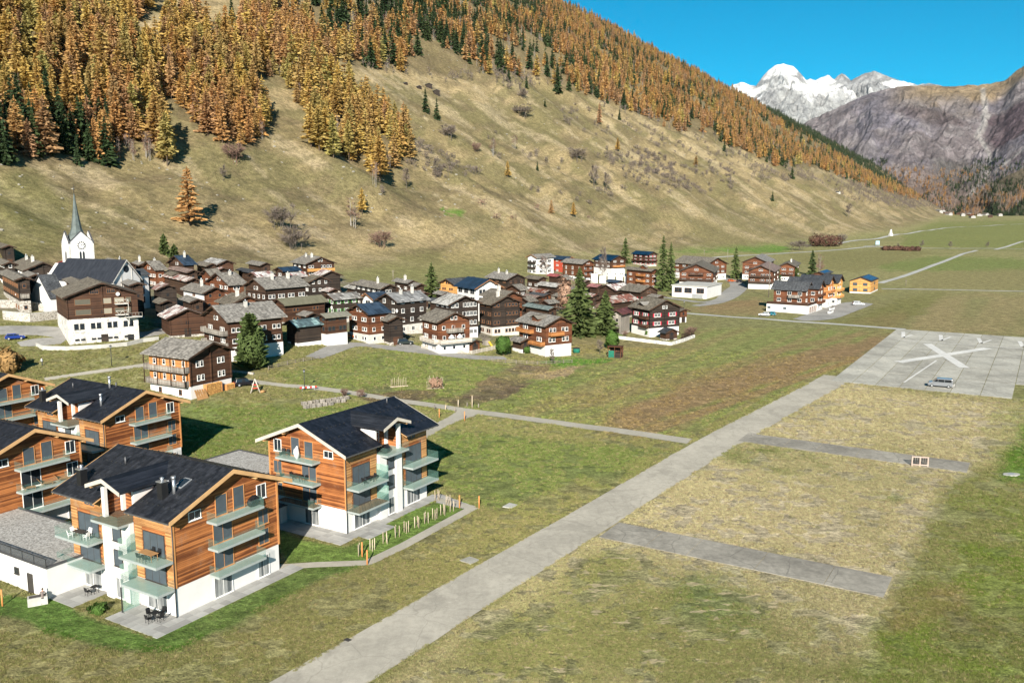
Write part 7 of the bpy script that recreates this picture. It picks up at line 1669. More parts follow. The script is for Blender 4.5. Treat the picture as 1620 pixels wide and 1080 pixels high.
# --- boulders on the hillside
def boulder(seed):
    bm = bmesh.new(); bmesh.ops.create_icosphere(bm, subdivisions=1, radius=1)
    r = random.Random(seed)
    for v in bm.verts: v.co = Vector((v.co.x * r.uniform(.8, 1.3), v.co.y * r.uniform(.7, 1.1), v.co.z * r.uniform(.5, .8)))
    me = bpy.data.meshes.new('boulder'); bm.to_mesh(me); bm.free(); me.materials.append(M['rock']); return me
BM = [boulder(i) for i in range(4)]; bs = []
n = 900; rx = rng.uniform(-20, 1250, n); ry = rng.uniform(190, 375, n); kb = fbm(rx / 40, ry / 20, 2, 140)
bsel = [(rx[i], ry[i]) for i in range(n) if kb[i] > .03][:170]
bp = [hit(a, b) for a, b in bsel]; bp = [(p, random.uniform(.35, 1.0) * (1.3 if p.y > 500 else 1)) for p in bp if not inpoly(np.array([proj(p.x, p.y, p.z)[0]]), np.array([proj(p.x, p.y, p.z)[1]]), FOREST_POLYS[4])[0] and st_of(p.x, p.y)[0] > 300]
for i, (p, s) in enumerate(bp[:300]):
    tag(inst('boulder', BM[i % 4], None, p + Vector((0, 0, .1)), i * 1.7, (s, s, s)), 'pale boulder lying in the dry grass of the open slope', 'rock', 'pale boulders on the slope')

# ------------------------------------------------------------------ grass tufts on the near fields
def tuft(seed, n, hh_, spread):
    r = np.random.default_rng(seed); b = MB()
    for i in range(n):
        a = r.uniform(0, 6.28); q = r.uniform(0, spread); x, y = q * math.cos(a), q * math.sin(a); h_ = hh_ * r.uniform(.5, 1.1); lx, ly = r.normal(size=2) * h_ * .55; w = .035 + .03 * r.random(); t = r.uniform(0, 3.14)
        b.face([(x - w * math.cos(t), y - w * math.sin(t), 0), (x + w * math.cos(t), y + w * math.sin(t), 0), (x + lx, y + ly, h_)])
    me = bpy.data.meshes.new('grass_tuft'); me.from_pydata(b.v, [], b.f); return me
def grass():
    t = NT('grass_blades'); a = t.new('ShaderNodeAttribute'); a.attribute_name = 'gcol'; a.attribute_type = 'INSTANCER'
    hs = t.new('ShaderNodeHueSaturation'); t.l.new(a.outputs['Color'], hs.inputs['Color']); t.l.new(t.ramp(t.rand(), 0, 1, .80, 1.28), hs.inputs['Value']); t.done(hs.outputs[0], .9, .1)
    tr = t.new('ShaderNodeBsdfTranslucent'); t.l.new(hs.outputs[0], tr.inputs['Color']); ms = t.new('ShaderNodeMixShader'); ms.inputs[0].default_value = .3
    t.l.new(t.b.outputs[0], ms.inputs[1]); t.l.new(tr.outputs[0], ms.inputs[2]); t.l.new(ms.outputs[0], t.out.inputs['Surface'])
    n = 420000; a_ = np.radians(rng.uniform(-33, 33, n)); d = 66 * (250 / 66.0) ** rng.random(n)
    x, y = np.sin(a_) * d, np.cos(a_) * d; u = x * E1.x + y * E1.y; v = x * E2.x + y * E2.y
    px, py = proj(x, y, terrain(x, y))
    bad = (px < -20) | (px > 1640) | (py > 1100)
    rc = np.interp(u, [20, 50, 80, 100, 146, 200, 216], [53, 50.1, 49.0, 48.0, 46.2, 41.6, 40.7]); bad |= (np.abs(v - rc) < 3.3) & (u < 218)
    bad |= (u > 93.3) & (u < 100) & (v > 11.6) & (v < 49); bad |= (u > 146.1) & (u < 153) & (v > 7.9) & (v < 48); bad |= (u > 209) & (u < 312) & (v < 41.7)
    for rname in [o.name for o in COL.objects if o.get('kind') == 'structure' and o.type == 'MESH' and any(k in o.name for k in ('path', 'street', 'lane', 'forecourt', 'court', 'track', 'gravel_bed'))]:
        me = bpy.data.objects[rname].data; co = np.empty(len(me.vertices) * 3); me.vertices.foreach_get('co', co); co = co.reshape(-1, 3)
        if co[:, 1].min() > 260: continue
        w = 5
        if len(co) % 5 == 0 and len(co) > 9:
            c = co.reshape(-1, 5, 3); L_, R_ = c[:, 0, :2], c[:, 4, :2]; poly = [tuple(p) for p in L_] + [tuple(p) for p in R_[::-1]]
        else: poly = [tuple(p[:2]) for p in co]
        bad |= inpoly(x, y, poly)
    for o in COL.objects:       # building footprints
        if o.type == 'EMPTY' and o.get('category') in ('apartment house', 'garage', 'annex', 'chalet', 'house', 'barn', 'shed') or o.name.startswith('patio'):
            q = Vector(o.location)
            if q.y > 270: continue
            c, s_ = math.cos(o.rotation_euler.z), math.sin(o.rotation_euler.z); lx = (x - q.x) * c + (y - q.y) * s_; ly = -(x - q.x) * s_ + (y - q.y) * c
            for ch in o.children:
                if ch.type != 'MESH' or ch.name.split('.')[0] not in ('plinth', 'wall', 'paver'): continue
                bb = np.array([list(b_) for b_ in ch.bound_box]); ox, oy = ch.location.x, ch.location.y
                bad |= (lx > bb[:, 0].min() + ox - .1) & (lx < bb[:, 0].max() + ox + .1) & (ly > bb[:, 1].min() + oy - .1) & (ly < bb[:, 1].max() + oy + .1)
    for lw in ([(-60, 940), (80, 945), (165, 985), (240, 1010), (447, 915), (600, 840), (760, 795), (600, 880), (450, 940), (280, 1022), (150, 1016), (40, 980), (-60, 955)], [(440, 840), (470, 850), (545, 868), (680, 795), (745, 796), (590, 886), (445, 890)]): bad |= inpoly(px, py, lw)
    bad |= inpoly(px, py, [(640, 640), (1000, 560), (1420, 522), (1290, 595), (1090, 690), (760, 655)]) & (rng.random(n) < .8)
    gcl = fbm(x / 1.6, y / 1.6, 3, 160) + .6 * fbm(x / 6, y / 6, 2, 163)
    ok = ~bad & (gcl > -.12); x, y, d, a_ = x[ok], y[ok], d[ok], a_[ok]
    ia = np.clip(np.searchsorted(np.radians(G_AZ), a_), 0, len(G_AZ) - 1); ir = np.clip(np.searchsorted(G_RR, d), 0, len(G_RR) - 1)
    col = G_COL[ir * len(G_AZ) + ia]
    n = len(x); straw = rng.random(n)[:, None] < .22; col = np.where(straw, col * .45 + np.array([.34, .27, .14]) * .55, col * np.array([1.0, 1.06, .9]))
    me = bpy.data.meshes.new('meadow_grass'); me.vertices.add(n); me.vertices.foreach_set('co', np.stack([x, y, terrain(x, y) - .01], 1).astype(np.float32).ravel())
    me.attributes.new('rz', 'FLOAT', 'POINT').data.foreach_set('value', rng.uniform(0, 6.28, n).astype(np.float32)); me.attributes.new('sc', 'FLOAT', 'POINT').data.foreach_set('value', (rng.uniform(.5, 1.2, n) * np.clip(d / 110, .8, 1.5)).astype(np.float32)); me.attributes.new('ix', 'INT', 'POINT').data.foreach_set('value', rng.integers(0, 3, n).astype(np.int32))
    set_col(me, 'gcol', col)
    o = inst('meadow_grass', me); o['kind'] = 'stuff'
    srcs = []
    for i in range(3):
        m_ = tuft(i, 12, .16, .24); m_.materials.append(t.m); k = int(n * (.2 + .3 * i)); s = inst('weed_tuft', m_, None, (x[k], y[k], 0)); s['kind'] = 'stuff'; srcs.append(s)
    scatter(o, srcs)
# ------------------------------------------------------------------ vehicles
M['tyre'] = m_plain('tyre_rubber', (.02, .02, .021), .9, .2, .1)
M['carglass'] = NT('car_glass').done((.015, .018, .022), .05, .6)
M['lamp'] = m_plain('headlight_lens', (.55, .57, .6), .15, .6, .05)
M['tail'] = m_plain('tail_light', (.35, .02, .02), .2, .5, .05)
def paint(name, c, metal=.2):
    t = NT(name); m = t.done(c, .28, .5, metal); t.b.inputs['Coat Weight'].default_value = .6; return m
def car(label, cat, px, py, az, col, kind='hatch', L=4.2, scale=1.0, pos=None):
    p = pos if pos is not None else hit(px, py); a = R(az)
    root = empty('parked_' + ('van' if kind == 'van' else 'car'), p + Vector((0, 0, .06)), math.pi / 2 - a, label, cat)   # local +X is forward
    mat = paint('car_paint', col)
    Wd = 1.76 if kind != 'van' else 1.9; h = L / 2
    if kind == 'van':
        body = [(-h, .35), (h - .05, .35), (h, .55), (h - .02, .85), (h - .25, 1.02), (h - .95, 1.16), (h - 1.75, 1.92), (h - 2.1, 1.98), (-h + .25, 1.98), (-h + .05, 1.85), (-h, 1.0)]
        gl = [(h - 1.05, 1.18), (h - 1.72, 1.80), (-h + .22, 1.80), (-h + .16, 1.18)]; cuts = [(h - 1.12, h - 2.0), (h - 2.08, h - 3.3), (h - 3.38, -h + .2)]; rt = 1.98
    else:
        hh = 1.48 if kind == 'hatch' else 1.66
        body = [(-h, .32), (h - .06, .32), (h, .5), (h - .03, .72), (h - .35, .84), (h - 1.15, .95), (-h + .45, .98), (-h + .05, .92), (-h, .7)]
        gl = [(h - 1.25, .93), (h - 1.95, hh - .08), (-h + (.65 if kind == 'hatch' else .35), hh - .08), (-h + .12, .93)]; cuts = [(h - 1.4, h - 2.35), (h - 2.43, -h + .32)]; rt = hh
    b = MB(); b.prism(body, -Wd / 2, Wd / 2, 'y')
    if kind != 'van':
        tw = Wd / 2 - .16; lo_ = [(gl[0][0], -Wd / 2 + .04), (gl[0][0], Wd / 2 - .04), (gl[3][0], Wd / 2 - .04), (gl[3][0], -Wd / 2 + .04)]; hi_ = [(gl[1][0], -tw), (gl[1][0], tw), (gl[2][0], tw), (gl[2][0], -tw)]
        b.hexa([(x, y, gl[0][1] - .02) for x, y in lo_] + [(x, y, rt) for x, y in hi_])
    me = b.mesh('body', mat); o = inst('body', me, root)
    bv = o.modifiers.new('bevel', 'BEVEL'); bv.width = .07; bv.segments = 2; bv.limit_method = 'ANGLE'
    z0, z1 = gl[0][1] + .04, rt - .16
    for s in (-1, 1):
        for c0, c1 in cuts:
            def yy(z): return s * (Wd / 2 + .006 if kind == 'van' else (Wd / 2 - .04) + (.16 - .04) * -1 * (z - gl[0][1]) / (rt - gl[0][1]) + .012)
            def xx(c, z):
                f = (z - gl[0][1]) / (rt - gl[0][1])
                fr = gl[0][0] + (gl[1][0] - gl[0][0]) * f - .1; rr_ = gl[3][0] + (gl[2][0] - gl[3][0]) * f + .08
                return max(min(c, fr), rr_)
            q = [(xx(c0, z0), yy(z0), z0), (xx(c1, z0), yy(z0), z0), (xx(c1, z1), yy(z1), z1), (xx(c0, z1), yy(z1), z1)]
            MB().face(q).build('side_window', M['carglass'], root)
    for (A, Bp, nm, off) in ((gl[0], gl[1], 'windscreen', .025), (gl[3], gl[2], 'rear_window', -.025)):
        y0 = Wd / 2 - .12; y1 = Wd / 2 - .22
        MB().face([(A[0] + off, -y0, A[1] + .05), (A[0] + off, y0, A[1] + .05), (Bp[0] + off, y1, Bp[1] - .02), (Bp[0] + off, -y1, Bp[1] - .02)]).build(nm, M['carglass'], root)
    wm = MB().tube((0, -.11, 0), (0, .11, 0), .33, n=14).mesh('wheel', M['tyre']); rm = MB().tube((0, -.12, 0), (0, .12, 0), .2, n=10).mesh('rim', M['galv'])
    for x in (h - .85, -h + .8):
        for s in (-1, 1):
            w_ = inst('wheel', wm, root, (x, s * (Wd / 2 - .1), .33)); inst('rim', rm, w_)
    for s in (-1, 1):
        MB().box(h - .14, h + .01, s * .62 - .17, s * .62 + .17, .62, .76).build('headlight', M['lamp'], root); MB().box(-h - .01, -h + .08, s * .66 - .13, s * .66 + .13, .68, .92).build('tail_light', M['tail'], root)
        MB().box(gl[0][0] - .25, gl[0][0] - .05, s * (Wd / 2 + .02) - .09, s * (Wd / 2 + .02) + .09, 1.0, 1.14).build('mirror', mat, root)
    MB().box(h - .02, h + .025, -.26, .26, .42, .54).build('number_plate', M['frame_white'], root); MB().box(-h - .025, -h + .02, -.26, .26, .5, .62).build('number_plate', M['frame_white'], root)
    return root
vp = flat(1487, 612)
car('silver van with dark windows parked at the grass edge of the concrete apron', 'van', 0, 0, -64, (.20, .21, .225), 'van', 5.0, pos=vp)
car('orange car parked beside the low beige roofed house', 'car', 551, 534, 112, (.55, .14, .02), 'hatch', 4.4)
car('dark green car parked before the tall log barn', 'car', 640, 545, 66, (.022, .032, .03), 'suv', 4.5)
car('blue car parked in the shade left of the big brown house', 'car', 24, 537, 60, (.015, .04, .22), 'hatch', 4.2)
car('black car half hidden behind the firewood of the chalet before the village', 'car', 388, 610, 60, (.012, .012, .016), 'suv', 4.4)
car('white car parked on the lane left of the dark roofed row', 'car', 1209, 500, -60, (.62, .64, .66), 'hatch', 4.0)
car('teal car just right of the white one by the dark roofed row', 'car', 1219, 499, -60, (.03, .20, .26), 'hatch', 3.9)
car('white car parked at the right end of the row\'s forecourt', 'car', 1358, 483, 95, (.66, .67, .68), 'suv', 4.6)
car('orange car on the yard between the chalets on the right', 'car', 1157, 446, 70, (.5, .12, .03), 'hatch', 4.2)
car('dark car in the shade beside the orange one on the yard', 'car', 1171, 447, 70, (.02, .02, .025), 'suv', 4.2)
# ------------------------------------------------------------------ people
M['skin'] = m_plain('skin', (.45, .27, .19), .6, .3, .06)
M['hair'] = m_plain('brown_hair', (.04, .025, .015), .7, .3, .2)
M['jeans'] = m_plain('dark_trousers', (.03, .035, .05), .85, .2, .15, 3)
def person(label, pos, rz, jacket, pose='stand'):
    J = m_plain('jacket', jacket, .85, .2, .12, 4); M_ = [M['skin'], J, M['jeans'], M['black']]
    bend = pose == 'bend'; walk = .16 if pose == 'walk' else .03
    hip = .93 if not bend else .80; lean = .42 if bend else .03
    v = [(0, 0, hip), (0, lean * .5, hip + .27), (0, lean, hip + .50 if not bend else hip + .42), (0, lean + .03 + (.08 if bend else 0), hip + .60 if not bend else hip + .50), (0, lean + .06 + (.12 if bend else 0), hip + .74 if not bend else hip + .62)]
    r = [.14, .135, .15, .06, .10]; e = [(0, 1), (1, 2), (2, 3), (3, 4)]
    def add(pts, rad, root_):
        for k, (p, q) in enumerate(zip(pts, rad)): v.append(p); r.append(q); e.append((root_ if k == 0 else len(v) - 2, len(v) - 1))
    top = v[2]
    for s in (-1, 1):
        w = walk * s
        kb = .18 if bend else .04
        add([(s * .10, 0, hip - .05), (s * .10, w * .7 + kb, hip * .53), (s * .10, w - .02, .09), (s * .10, w + .16, .04)], [.10, .07, .05, .045], 0)
        fwd = .35 if bend else .10 - w
        add([(s * .21, top[1], top[2] - .02), (s * .25, top[1] + fwd * .4, top[2] - .28), (s * .24, top[1] + fwd, top[2] - .50), (s * .235, top[1] + fwd + .03, top[2] - .60)], [.065, .05, .035, .045], 2)
    me = bpy.data.meshes.new('person'); me.from_pydata(v, e, [])
    o = inst('person', me); sm = o.modifiers.new('skin', 'SKIN'); sm.use_smooth_shade = True; o.modifiers.new('sub', 'SUBSURF').levels = 1
    for i, q in enumerate(r): me.skin_vertices[0].data[i].radius = (q, q * .85 if i < 3 else q)
    me.skin_vertices[0].data[0].use_root = True
    dg = bpy.context.evaluated_depsgraph_get(); me2 = bpy.data.meshes.new_from_object(o.evaluated_get(dg)); o.modifiers.clear(); o.data = me2
    me2.materials.clear()
    for m in M_: me2.materials.append(m)
    hz_ = v[4][2]
    for p in me2.polygons:
        z, x = p.center.z, abs(p.center.x)
        p.material_index = 0 if (z > hz_ - .13 and x < .13) or (x > .2 and z < top[2] - .53 and z > .5) else 3 if z < .07 else 1 if z > hip - .04 or x > .19 else 2
        p.use_smooth = True
    o.location = pos; o.rotation_euler = (0, 0, rz); tag(o, label, 'person')
    bm = bmesh.new(); bmesh.ops.create_uvsphere(bm, u_segments=10, v_segments=6, radius=.115)
    for q in list(bm.verts):
        if q.co.z < -.02 and q.co.y > -.02: bm.verts.remove(q)
    h_ = bpy.data.meshes.new('hair'); bm.to_mesh(h_); bm.free(); h_.materials.append(M['hair']); inst('hair', h_, o, (0, v[4][1] - .01, hz_ + .03))
    for s in (-1, 1): inst('eye', MB().box(-.012, .012, -.004, .004, -.008, .008).mesh('eye', M['black']), o, (s * .035, v[4][1] + .096, hz_ + .01))
    inst('nose', MB().hexa([(-.014, 0, -.02), (.014, 0, -.02), (.014, .03, -.02), (-.014, .03, -.02), (-.006, 0, .025), (.006, 0, .025), (.006, .008, .025), (-.006, .008, .025)]).mesh('nose', M['skin']), o, (0, v[4][1] + .095, hz_ - .01))
    return o
person('person in dark clothes walking on the meadow near the orange bush', hit(23, 581), 1.2, (.05, .06, .09), 'walk')
person('person in a light jacket walking on the meadow, farther right', hit(67, 578), 1.4, (.55, .55, .55), 'walk')
person('person in a blue jacket bending down behind the silver van', flat(1500, 613), 2.2, (.03, .07, .22), 'bend')
person('person in blue trousers stooping at the corner of the long garage', hit(68, 956), .4, (.16, .13, .12), 'bend')
bk = empty('bicycle', flat(1508, 614), .5, 'bicycle standing behind the silver van', 'bicycle')
for x in (-.52, .52):
    w_ = MB()
    for i in range(16):
        a0, a1 = 2 * math.pi * i / 16, 2 * math.pi * (i + 1) / 16; w_.tube((x + .33 * math.cos(a0), 0, .34 + .33 * math.sin(a0)), (x + .33 * math.cos(a1), 0, .34 + .33 * math.sin(a1)), .025, n=4, cap=False)
    w_.build('wheel', M['tyre'], bk)
MB().tube((-.52, 0, .34), (-.1, 0, .30), .022, n=5).tube((-.1, 0, .30), (-.2, 0, .85), .022, n=5).tube((-.2, 0, .82), (.38, 0, .82), .022, n=5).tube((-.1, 0, .30), (.38, 0, .78), .025, n=5).tube((.36, 0, .95), (.52, 0, .34), .022, n=5).tube((-.52, 0, .34), (-.18, 0, .8), .018, n=5).build('frame', M['whiteplastic'], bk)
MB().box(-.32, -.08, -.07, .07, .86, .92).build('saddle', M['black'], bk); MB().tube((.36, -.28, .98), (.36, .28, .98), .02, n=5).build('handlebar', M['black'], bk)

# ------------------------------------------------------------------ planting and posts by the flats
stk_m = [MB().tube((0, 0, -.3), (random.uniform(-.05, .05), random.uniform(-.05, .05), 1.45), .055, .05, n=6).mesh('stake', M['stake']) for _ in range(4)]
sap = quads_mesh('sapling', bare(7, 1.5, .3, 6, 60, 1, .012)[0], [M['twig']])
for k, (x, y) in enumerate(((570, 878), (589, 870), (610, 859), (628, 849), (643, 842), (660, 834), (674, 827), (688, 821), (701, 814), (714, 808), (709, 799), (692, 791))):
    p = hit(x, y); r = empty('staked_sapling', p, k * .7, 'young plant between three stakes, one of the row along the garden path' if k < 10 else ('young plant between three stakes on the gravel bed, nearer the side path' if k == 10 else 'young plant between three stakes on the gravel bed beside the flats'), 'sapling', 'staked plants along the garden path' if k < 10 else None)
    for i in range(3): inst('stake', stk_m[(k + i) % 4], r, (.30 * math.cos(i * 2.09), .30 * math.sin(i * 2.09), 0))
    inst('plant', sap, r)
gbp = [hit(a, b) for a, b in ((690, 781), (700, 782), (748, 800), (740, 806), (690, 795))]
sheet('gravel_bed', [(p.x, p.y) for p in gbp], M['gravel'], .03)
mp = MB().tube((0, 0, -.4), (0, 0, 1.75), .085, n=8).mesh('marker_post', M['post_orange'])
for x, y, lab in ((573, 880, 'orange wooden post inside the bend of the garden path'), (581, 893, 'orange wooden post on the outer side of the garden path bend'), (727, 803, 'orange wooden post near the upper end of the garden path'), (758, 804, 'orange wooden post outside the far end of the garden path'),
                  (695, 661, 'orange wooden post left of the access path behind the second flats'), (735, 665, 'orange wooden post right of the access path junction'), (4, 958, 'orange wooden post in the lawn at the left edge')): tag(inst('marker_post', mp, None, hit(x, y)), lab, 'post')
def lamp(px, py, hpx, label):
    p = hit(px, py); hh_ = hpx * depth(p) / FPX; r = empty('street_lamp', p, 0, label, 'street lamp')
    MB().tube((0, 0, -.3), (0, 0, hh_ - .6), .09, .06, n=8).build('pole', M['metal'], r); MB().tube((0, 0, hh_ - .6), (0, 0, hh_ - .1), .16, .26, n=8).build('lantern', M['curtain'], r); MB().tube((0, 0, hh_ - .1), (0, 0, hh_ + .1), .34, .05, n=8).build('cap', M['metal'], r)
lamp(482, 618, 34, 'black street lamp beside the footpath behind the barrier board'); lamp(177, 580, 34, 'street lamp on the meadow below the big brown house'); lamp(1082, 490, 14, 'small street lamp beside the lane right of the red shuttered chalet')
def pole(px, py, hpx, label, rad=.16):
    p = hit(px, py); hh_ = hpx * depth(p) / FPX; r = empty('utility_pole', p, .5, label, 'pole'); MB().tube((0, 0, -.5), (0, 0, hh_), rad, rad * .7, n=7).build('pole', M['post_wood'], r); MB().box(-.7, .7, -.06, .06, hh_ - .7, hh_ - .55).build('crossarm', M['post_wood'], r)
pole(1216, 470, 56, 'tall grey utility pole before the brown roofed chalet', .22); pole(1151, 412, 18, 'utility pole on the green slope left of the slim spruce'); pole(1114, 405, 10, 'short pole on the green slope above the long grey block'); pole(622, 443, 16, 'pole at the foot of the dry slope behind the grey roofs'); pole(1433, 452, 10, 'thin pole by the right hand field track')
# barrier board, tripod, crates, bean poles
r = empty('barrier_board', hit(488, 617), .35, 'red and white barrier board beside the footpath under the street lamp', 'barrier')
M['redpaint'] = m_plain('red_paint', (.5, .04, .03), .6, .3, .08)
for i in range(7): MB().box(-1.75 + i * .5, -1.25 + i * .5, -.03, .03, .45, .8).build('board_segment', M['redpaint' if i % 2 == 0 else 'frame_white'], r)
for x in (-1.3, 1.3): MB().box(x - .05, x + .05, .031, .1, -.2, .85).box(x - .06, x + .06, -.4, -.05, 0, .08).build('foot', M['galv'], r)
r = empty('log_tripod', hit(404, 621), .3, 'pale wooden tripod with red cross bars on the grass before the firewood chalet', 'tripod')
for a, b in (((-.95, -.5, 0), (0, 0, 2.9)), ((.95, -.5, 0), (0, 0, 2.9)), ((-.7, .8, 0), (0, .1, 2.9)), ((.7, .8, 0), (0, .1, 2.9))): MB().tube(a, b, .12, .10, n=6).build('leg', M['fascia'], r)
for z, w_ in ((.9, .62), (1.6, .42)): MB().box(-w_ - .1, w_ + .1, -.40 + z * .12, -.28 + z * .12, z, z + .18).build('crossbar', M['redpaint'], r)
MB().tube((1.1, -.7, .28), (1.9, -.2, .28), .27, n=8).build('log', M['chairwood'], r)
def crate(pos, rz, label, group, mat, filled):
    r = empty('crate', pos, rz, label, 'crate', group); b = MB()
    for k in range(3):
        z0, z1 = .06 + k * .28, .28 + k * .28
        b.box(-.6, .6, -.5, -.46, z0, z1).box(-.6, .6, .46, .5, z0, z1).box(-.6, -.56, -.46, .46, z0, z1).box(.56, .6, -.46, .46, z0, z1)
    for x in (-.55, .55):
        for y in (-.45, .45): b.box(x - .05, x + .05, y - .05, y + .05, 0, .92)
    b.build('slats', M[mat], r); MB().box(-.56, .56, -.46, .46, .04, .5 if filled else .12).build('fill', M['stone' if filled else 'wood_brown'], r); return r
for k in range(15):
    t = k % 8; row = k // 8; p = hit(481 + t * 9.6 + row * 4, 641 - t * 1.3 + (row * 5 if t < 5 else row * 3)); crate(p, .62 + random.uniform(-.4, .4), 'grey slatted crate of the double row beside the footpath', 'grey crates in a double row', 'wood_grey', k % 3 == 0).scale = (.8, .8, .85)
for cx0, cy0, n, lab in ((619, 612, 9, 'row of bare white bean poles on a plank in the nearer vegetable plot'), (676, 615, 13, 'thicket of dried bean stalks on poles in the vegetable plot')):
    p = hit(cx0, cy0); q = hit(cx0 + 26, cy0 - 1); d = (q - p); L_ = d.length; r = empty('bean_poles', p, math.atan2(d.y, d.x), lab, 'bean poles')
    for i in range(n): MB().tube((L_ * i / n, random.uniform(-.3, .3) if n > 9 else 0, -.2), (L_ * i / n + random.uniform(-.15, .15), random.uniform(-.3, .3) if n > 9 else 0, random.uniform(1.5, 2.1) if n < 10 else random.uniform(1.6, 3.0)), .05, .04, n=5).build('pole', M['stake'], r)
    MB().box(-.2, L_, -.35, .1, 0, .16).build('plank', M['stake'], r)
    if n > 9: inst('dried_vines', quads_mesh('dried_vines', blob(5, 2.4, L_ * .45, .2, 200, .3), [M['twigblush']]), r, (L_ / 2, 0, 0))
for k, (x, y, hp, lab) in enumerate(((688, 648, 8, 'low grey post beside the footpath, left of the junction'), (705, 649, 9, 'pale post beside the footpath behind the junction'), (720, 652, 8, 'dark post at the footpath junction'), (725, 643, 11, 'brown post at the corner of the dug vegetable plot'), (739, 643, 7, 'short white post at the dug vegetable plot'), (747, 645, 20, 'tall grey post at the dug vegetable plot'), (757, 644, 6, 'short white stone post at the right end of the dug plot'),
                                     (543, 627, 11, 'stub post by the footpath behind the crates'))):
    p = hit(x, y); tag(inst('post', MB().tube((0, 0, -.3), (0, 0, hp * depth(p) / FPX), .12, .10, n=7).mesh('post', M['stake' if k % 2 else 'post_wood']), None, p), lab, 'post')
for x, y, lab in ((544, 629, 'small rusty shrub left by the footpath before the vegetable plot'), (571, 631, 'small rusty shrub right by the footpath before the vegetable plot')): ptree('red_shrub', x, y, 15, lab, 'shrub', wide=.8)
bp_ = FA.matrix_basis @ Vector((-3.4, 7.6, 0)); r = empty('bush', bp_, 0, 'small dark green bush in the lawn beside the stair tower of the foreground flats', 'bush'); inst('crown', quads_mesh('crown', blob(31, .9, .9, 0, 420, .16), [M['shrub']]), r)
# slab covers and drains in the grass
def cover(name, label, pts, mat, h_=.12):
    P = [flat(*p) for p in pts]; c = sum((Vector(p) for p in P), Vector()) / len(P); b = MB(); b.hexa([(p.x - c.x, p.y - c.y, -.2) for p in P] + [(p.x - c.x, p.y - c.y, h_) for p in P]); tag(b.build(name, mat, None, c), label, 'manhole cover')
cover('concrete_cover', 'pale rectangular concrete cover in the grass between the flats and the road', [(795, 802), (809, 804), (819, 799), (806, 796)], M['padlight'])
cover('concrete_cover', 'pale square concrete cover in the grass close to the road edge', [(727, 887), (745, 893), (758, 886), (743, 881)], M['pad'])
cover('drain_grate', 'dark rusty drain grate at the left edge of the road near the bottom', [(543, 1012), (551, 1015), (557, 1012), (549, 1009)], M['frame_dark'], .06)
p = flat(1600, 751); r = empty('oval_cover', p, .2, 'oval white concrete ring with a dark lid in the green grass at the right edge', 'manhole cover')
b = MB(); n = 16; b.prism([(1.35 * math.cos(2 * math.pi * i / n), .75 * math.sin(2 * math.pi * i / n)) for i in range(n)], -.2, .16, 'z'); b.build('ring', M['padlight'], r); b = MB(); b.prism([(.55 * math.cos(2 * math.pi * i / n), .35 * math.sin(2 * math.pi * i / n)) for i in range(n)], .1, .2, 'z'); b.build('lid', M['galv'], r)
# slatted stand on the farther strip
p = flat(1455, 737); M['pinkwood'] = m_plain('pinkish_wood', (.40, .31, .26), .8, .2, .1)
r = empty('slatted_stand', p, R(-12), 'pink white slatted stand on the edge of the farther asphalt strip', 'stand')
for x in (-1.15, 0, 1.15):
    MB().box(x - .09, x + .09, -.09, .09, 0, 1.55).build('post', M['pinkwood'], r)
for z in (.15, 1.38): MB().box(-1.24, 1.24, -.12, -.091, z, z + .17).build('rail', M['pinkwood'], r)
for x in (-.85, -.55, -.28, .28, .58, .86): MB().box(x - .06, x + .06, -.06, -.02, .32, 1.38).build('slat', M['wood_black'], r)
for x in (-1.1, 1.1): MB().box(x - .06, x + .06, -.1, 1.0, 0, .1).build('foot', M['pinkwood'], r)
# ------------------------------------------------------------------ firewood, walls and fences
root, w, l, H, Q = HS['front']
def woodpile(label, x0, x1, hgt, y=-1.05, dep=.95):
    c = root.matrix_basis @ Vector((x0, y, 0)); r = empty('firewood_stack', c, root.rotation_euler.z, label, 'firewood'); b = MB(); L_ = x1 - x0
    rr_ = random.Random(int(x0 * 10)); z = .11; row = 0
    while z < hgt:
        x = .11 + (row % 2) * .11
        while x < L_ - .05:
            q = rr_.uniform(.085, .115); b.tube((x, rr_.uniform(-.05, .03), z), (x, dep, z), q, n=6, m=rr_.randrange(2)); x += .215
        z += .19; row += 1
    o = b.build('logs', [M['logend'], M['logend2']], r); o['kind'] = 'stuff'
    MB().box(-.12, 0, -.05, dep, -.3, hgt + .1).build('end_post', M['frame_orange'], r); MB().box(L_, L_ + .12, -.05, dep, -.3, hgt + .1).build('end_post', M['frame_orange'], r)
M['logend'] = m_plain('split_log_ends', (.48, .27, .09), .85, .1, .3, 3); M['logend2'] = m_plain('darker_log_ends', (.36, .19, .065), .85, .1, .3, 3)
woodpile('tall stack of split firewood against the gable of the dark chalet', w * .30, w * .66, 2.6); woodpile('lower firewood stack at the right end of the same gable', w * .80, w * .98, 1.7)
for k in range(5):
    c = root.matrix_basis @ Vector((w * (.06 + .045 * k), -1.0 - .12 * k, 0)); r = MB().hexa([(-.25, -.5, -.1), (.25, -.5, -.1), (.25, -.42, -.1), (-.25, -.42, -.1), (-.2, .5, 2.0), (.2, .5, 2.0), (.2, .58, 2.0), (-.2, .58, 2.0)]).build('slab_board', M['chairwood'], None, c, root.rotation_euler.z); tag(r, 'wooden slab board leaning against the chalet left of the firewood', 'board', 'boards leaning by the firewood')
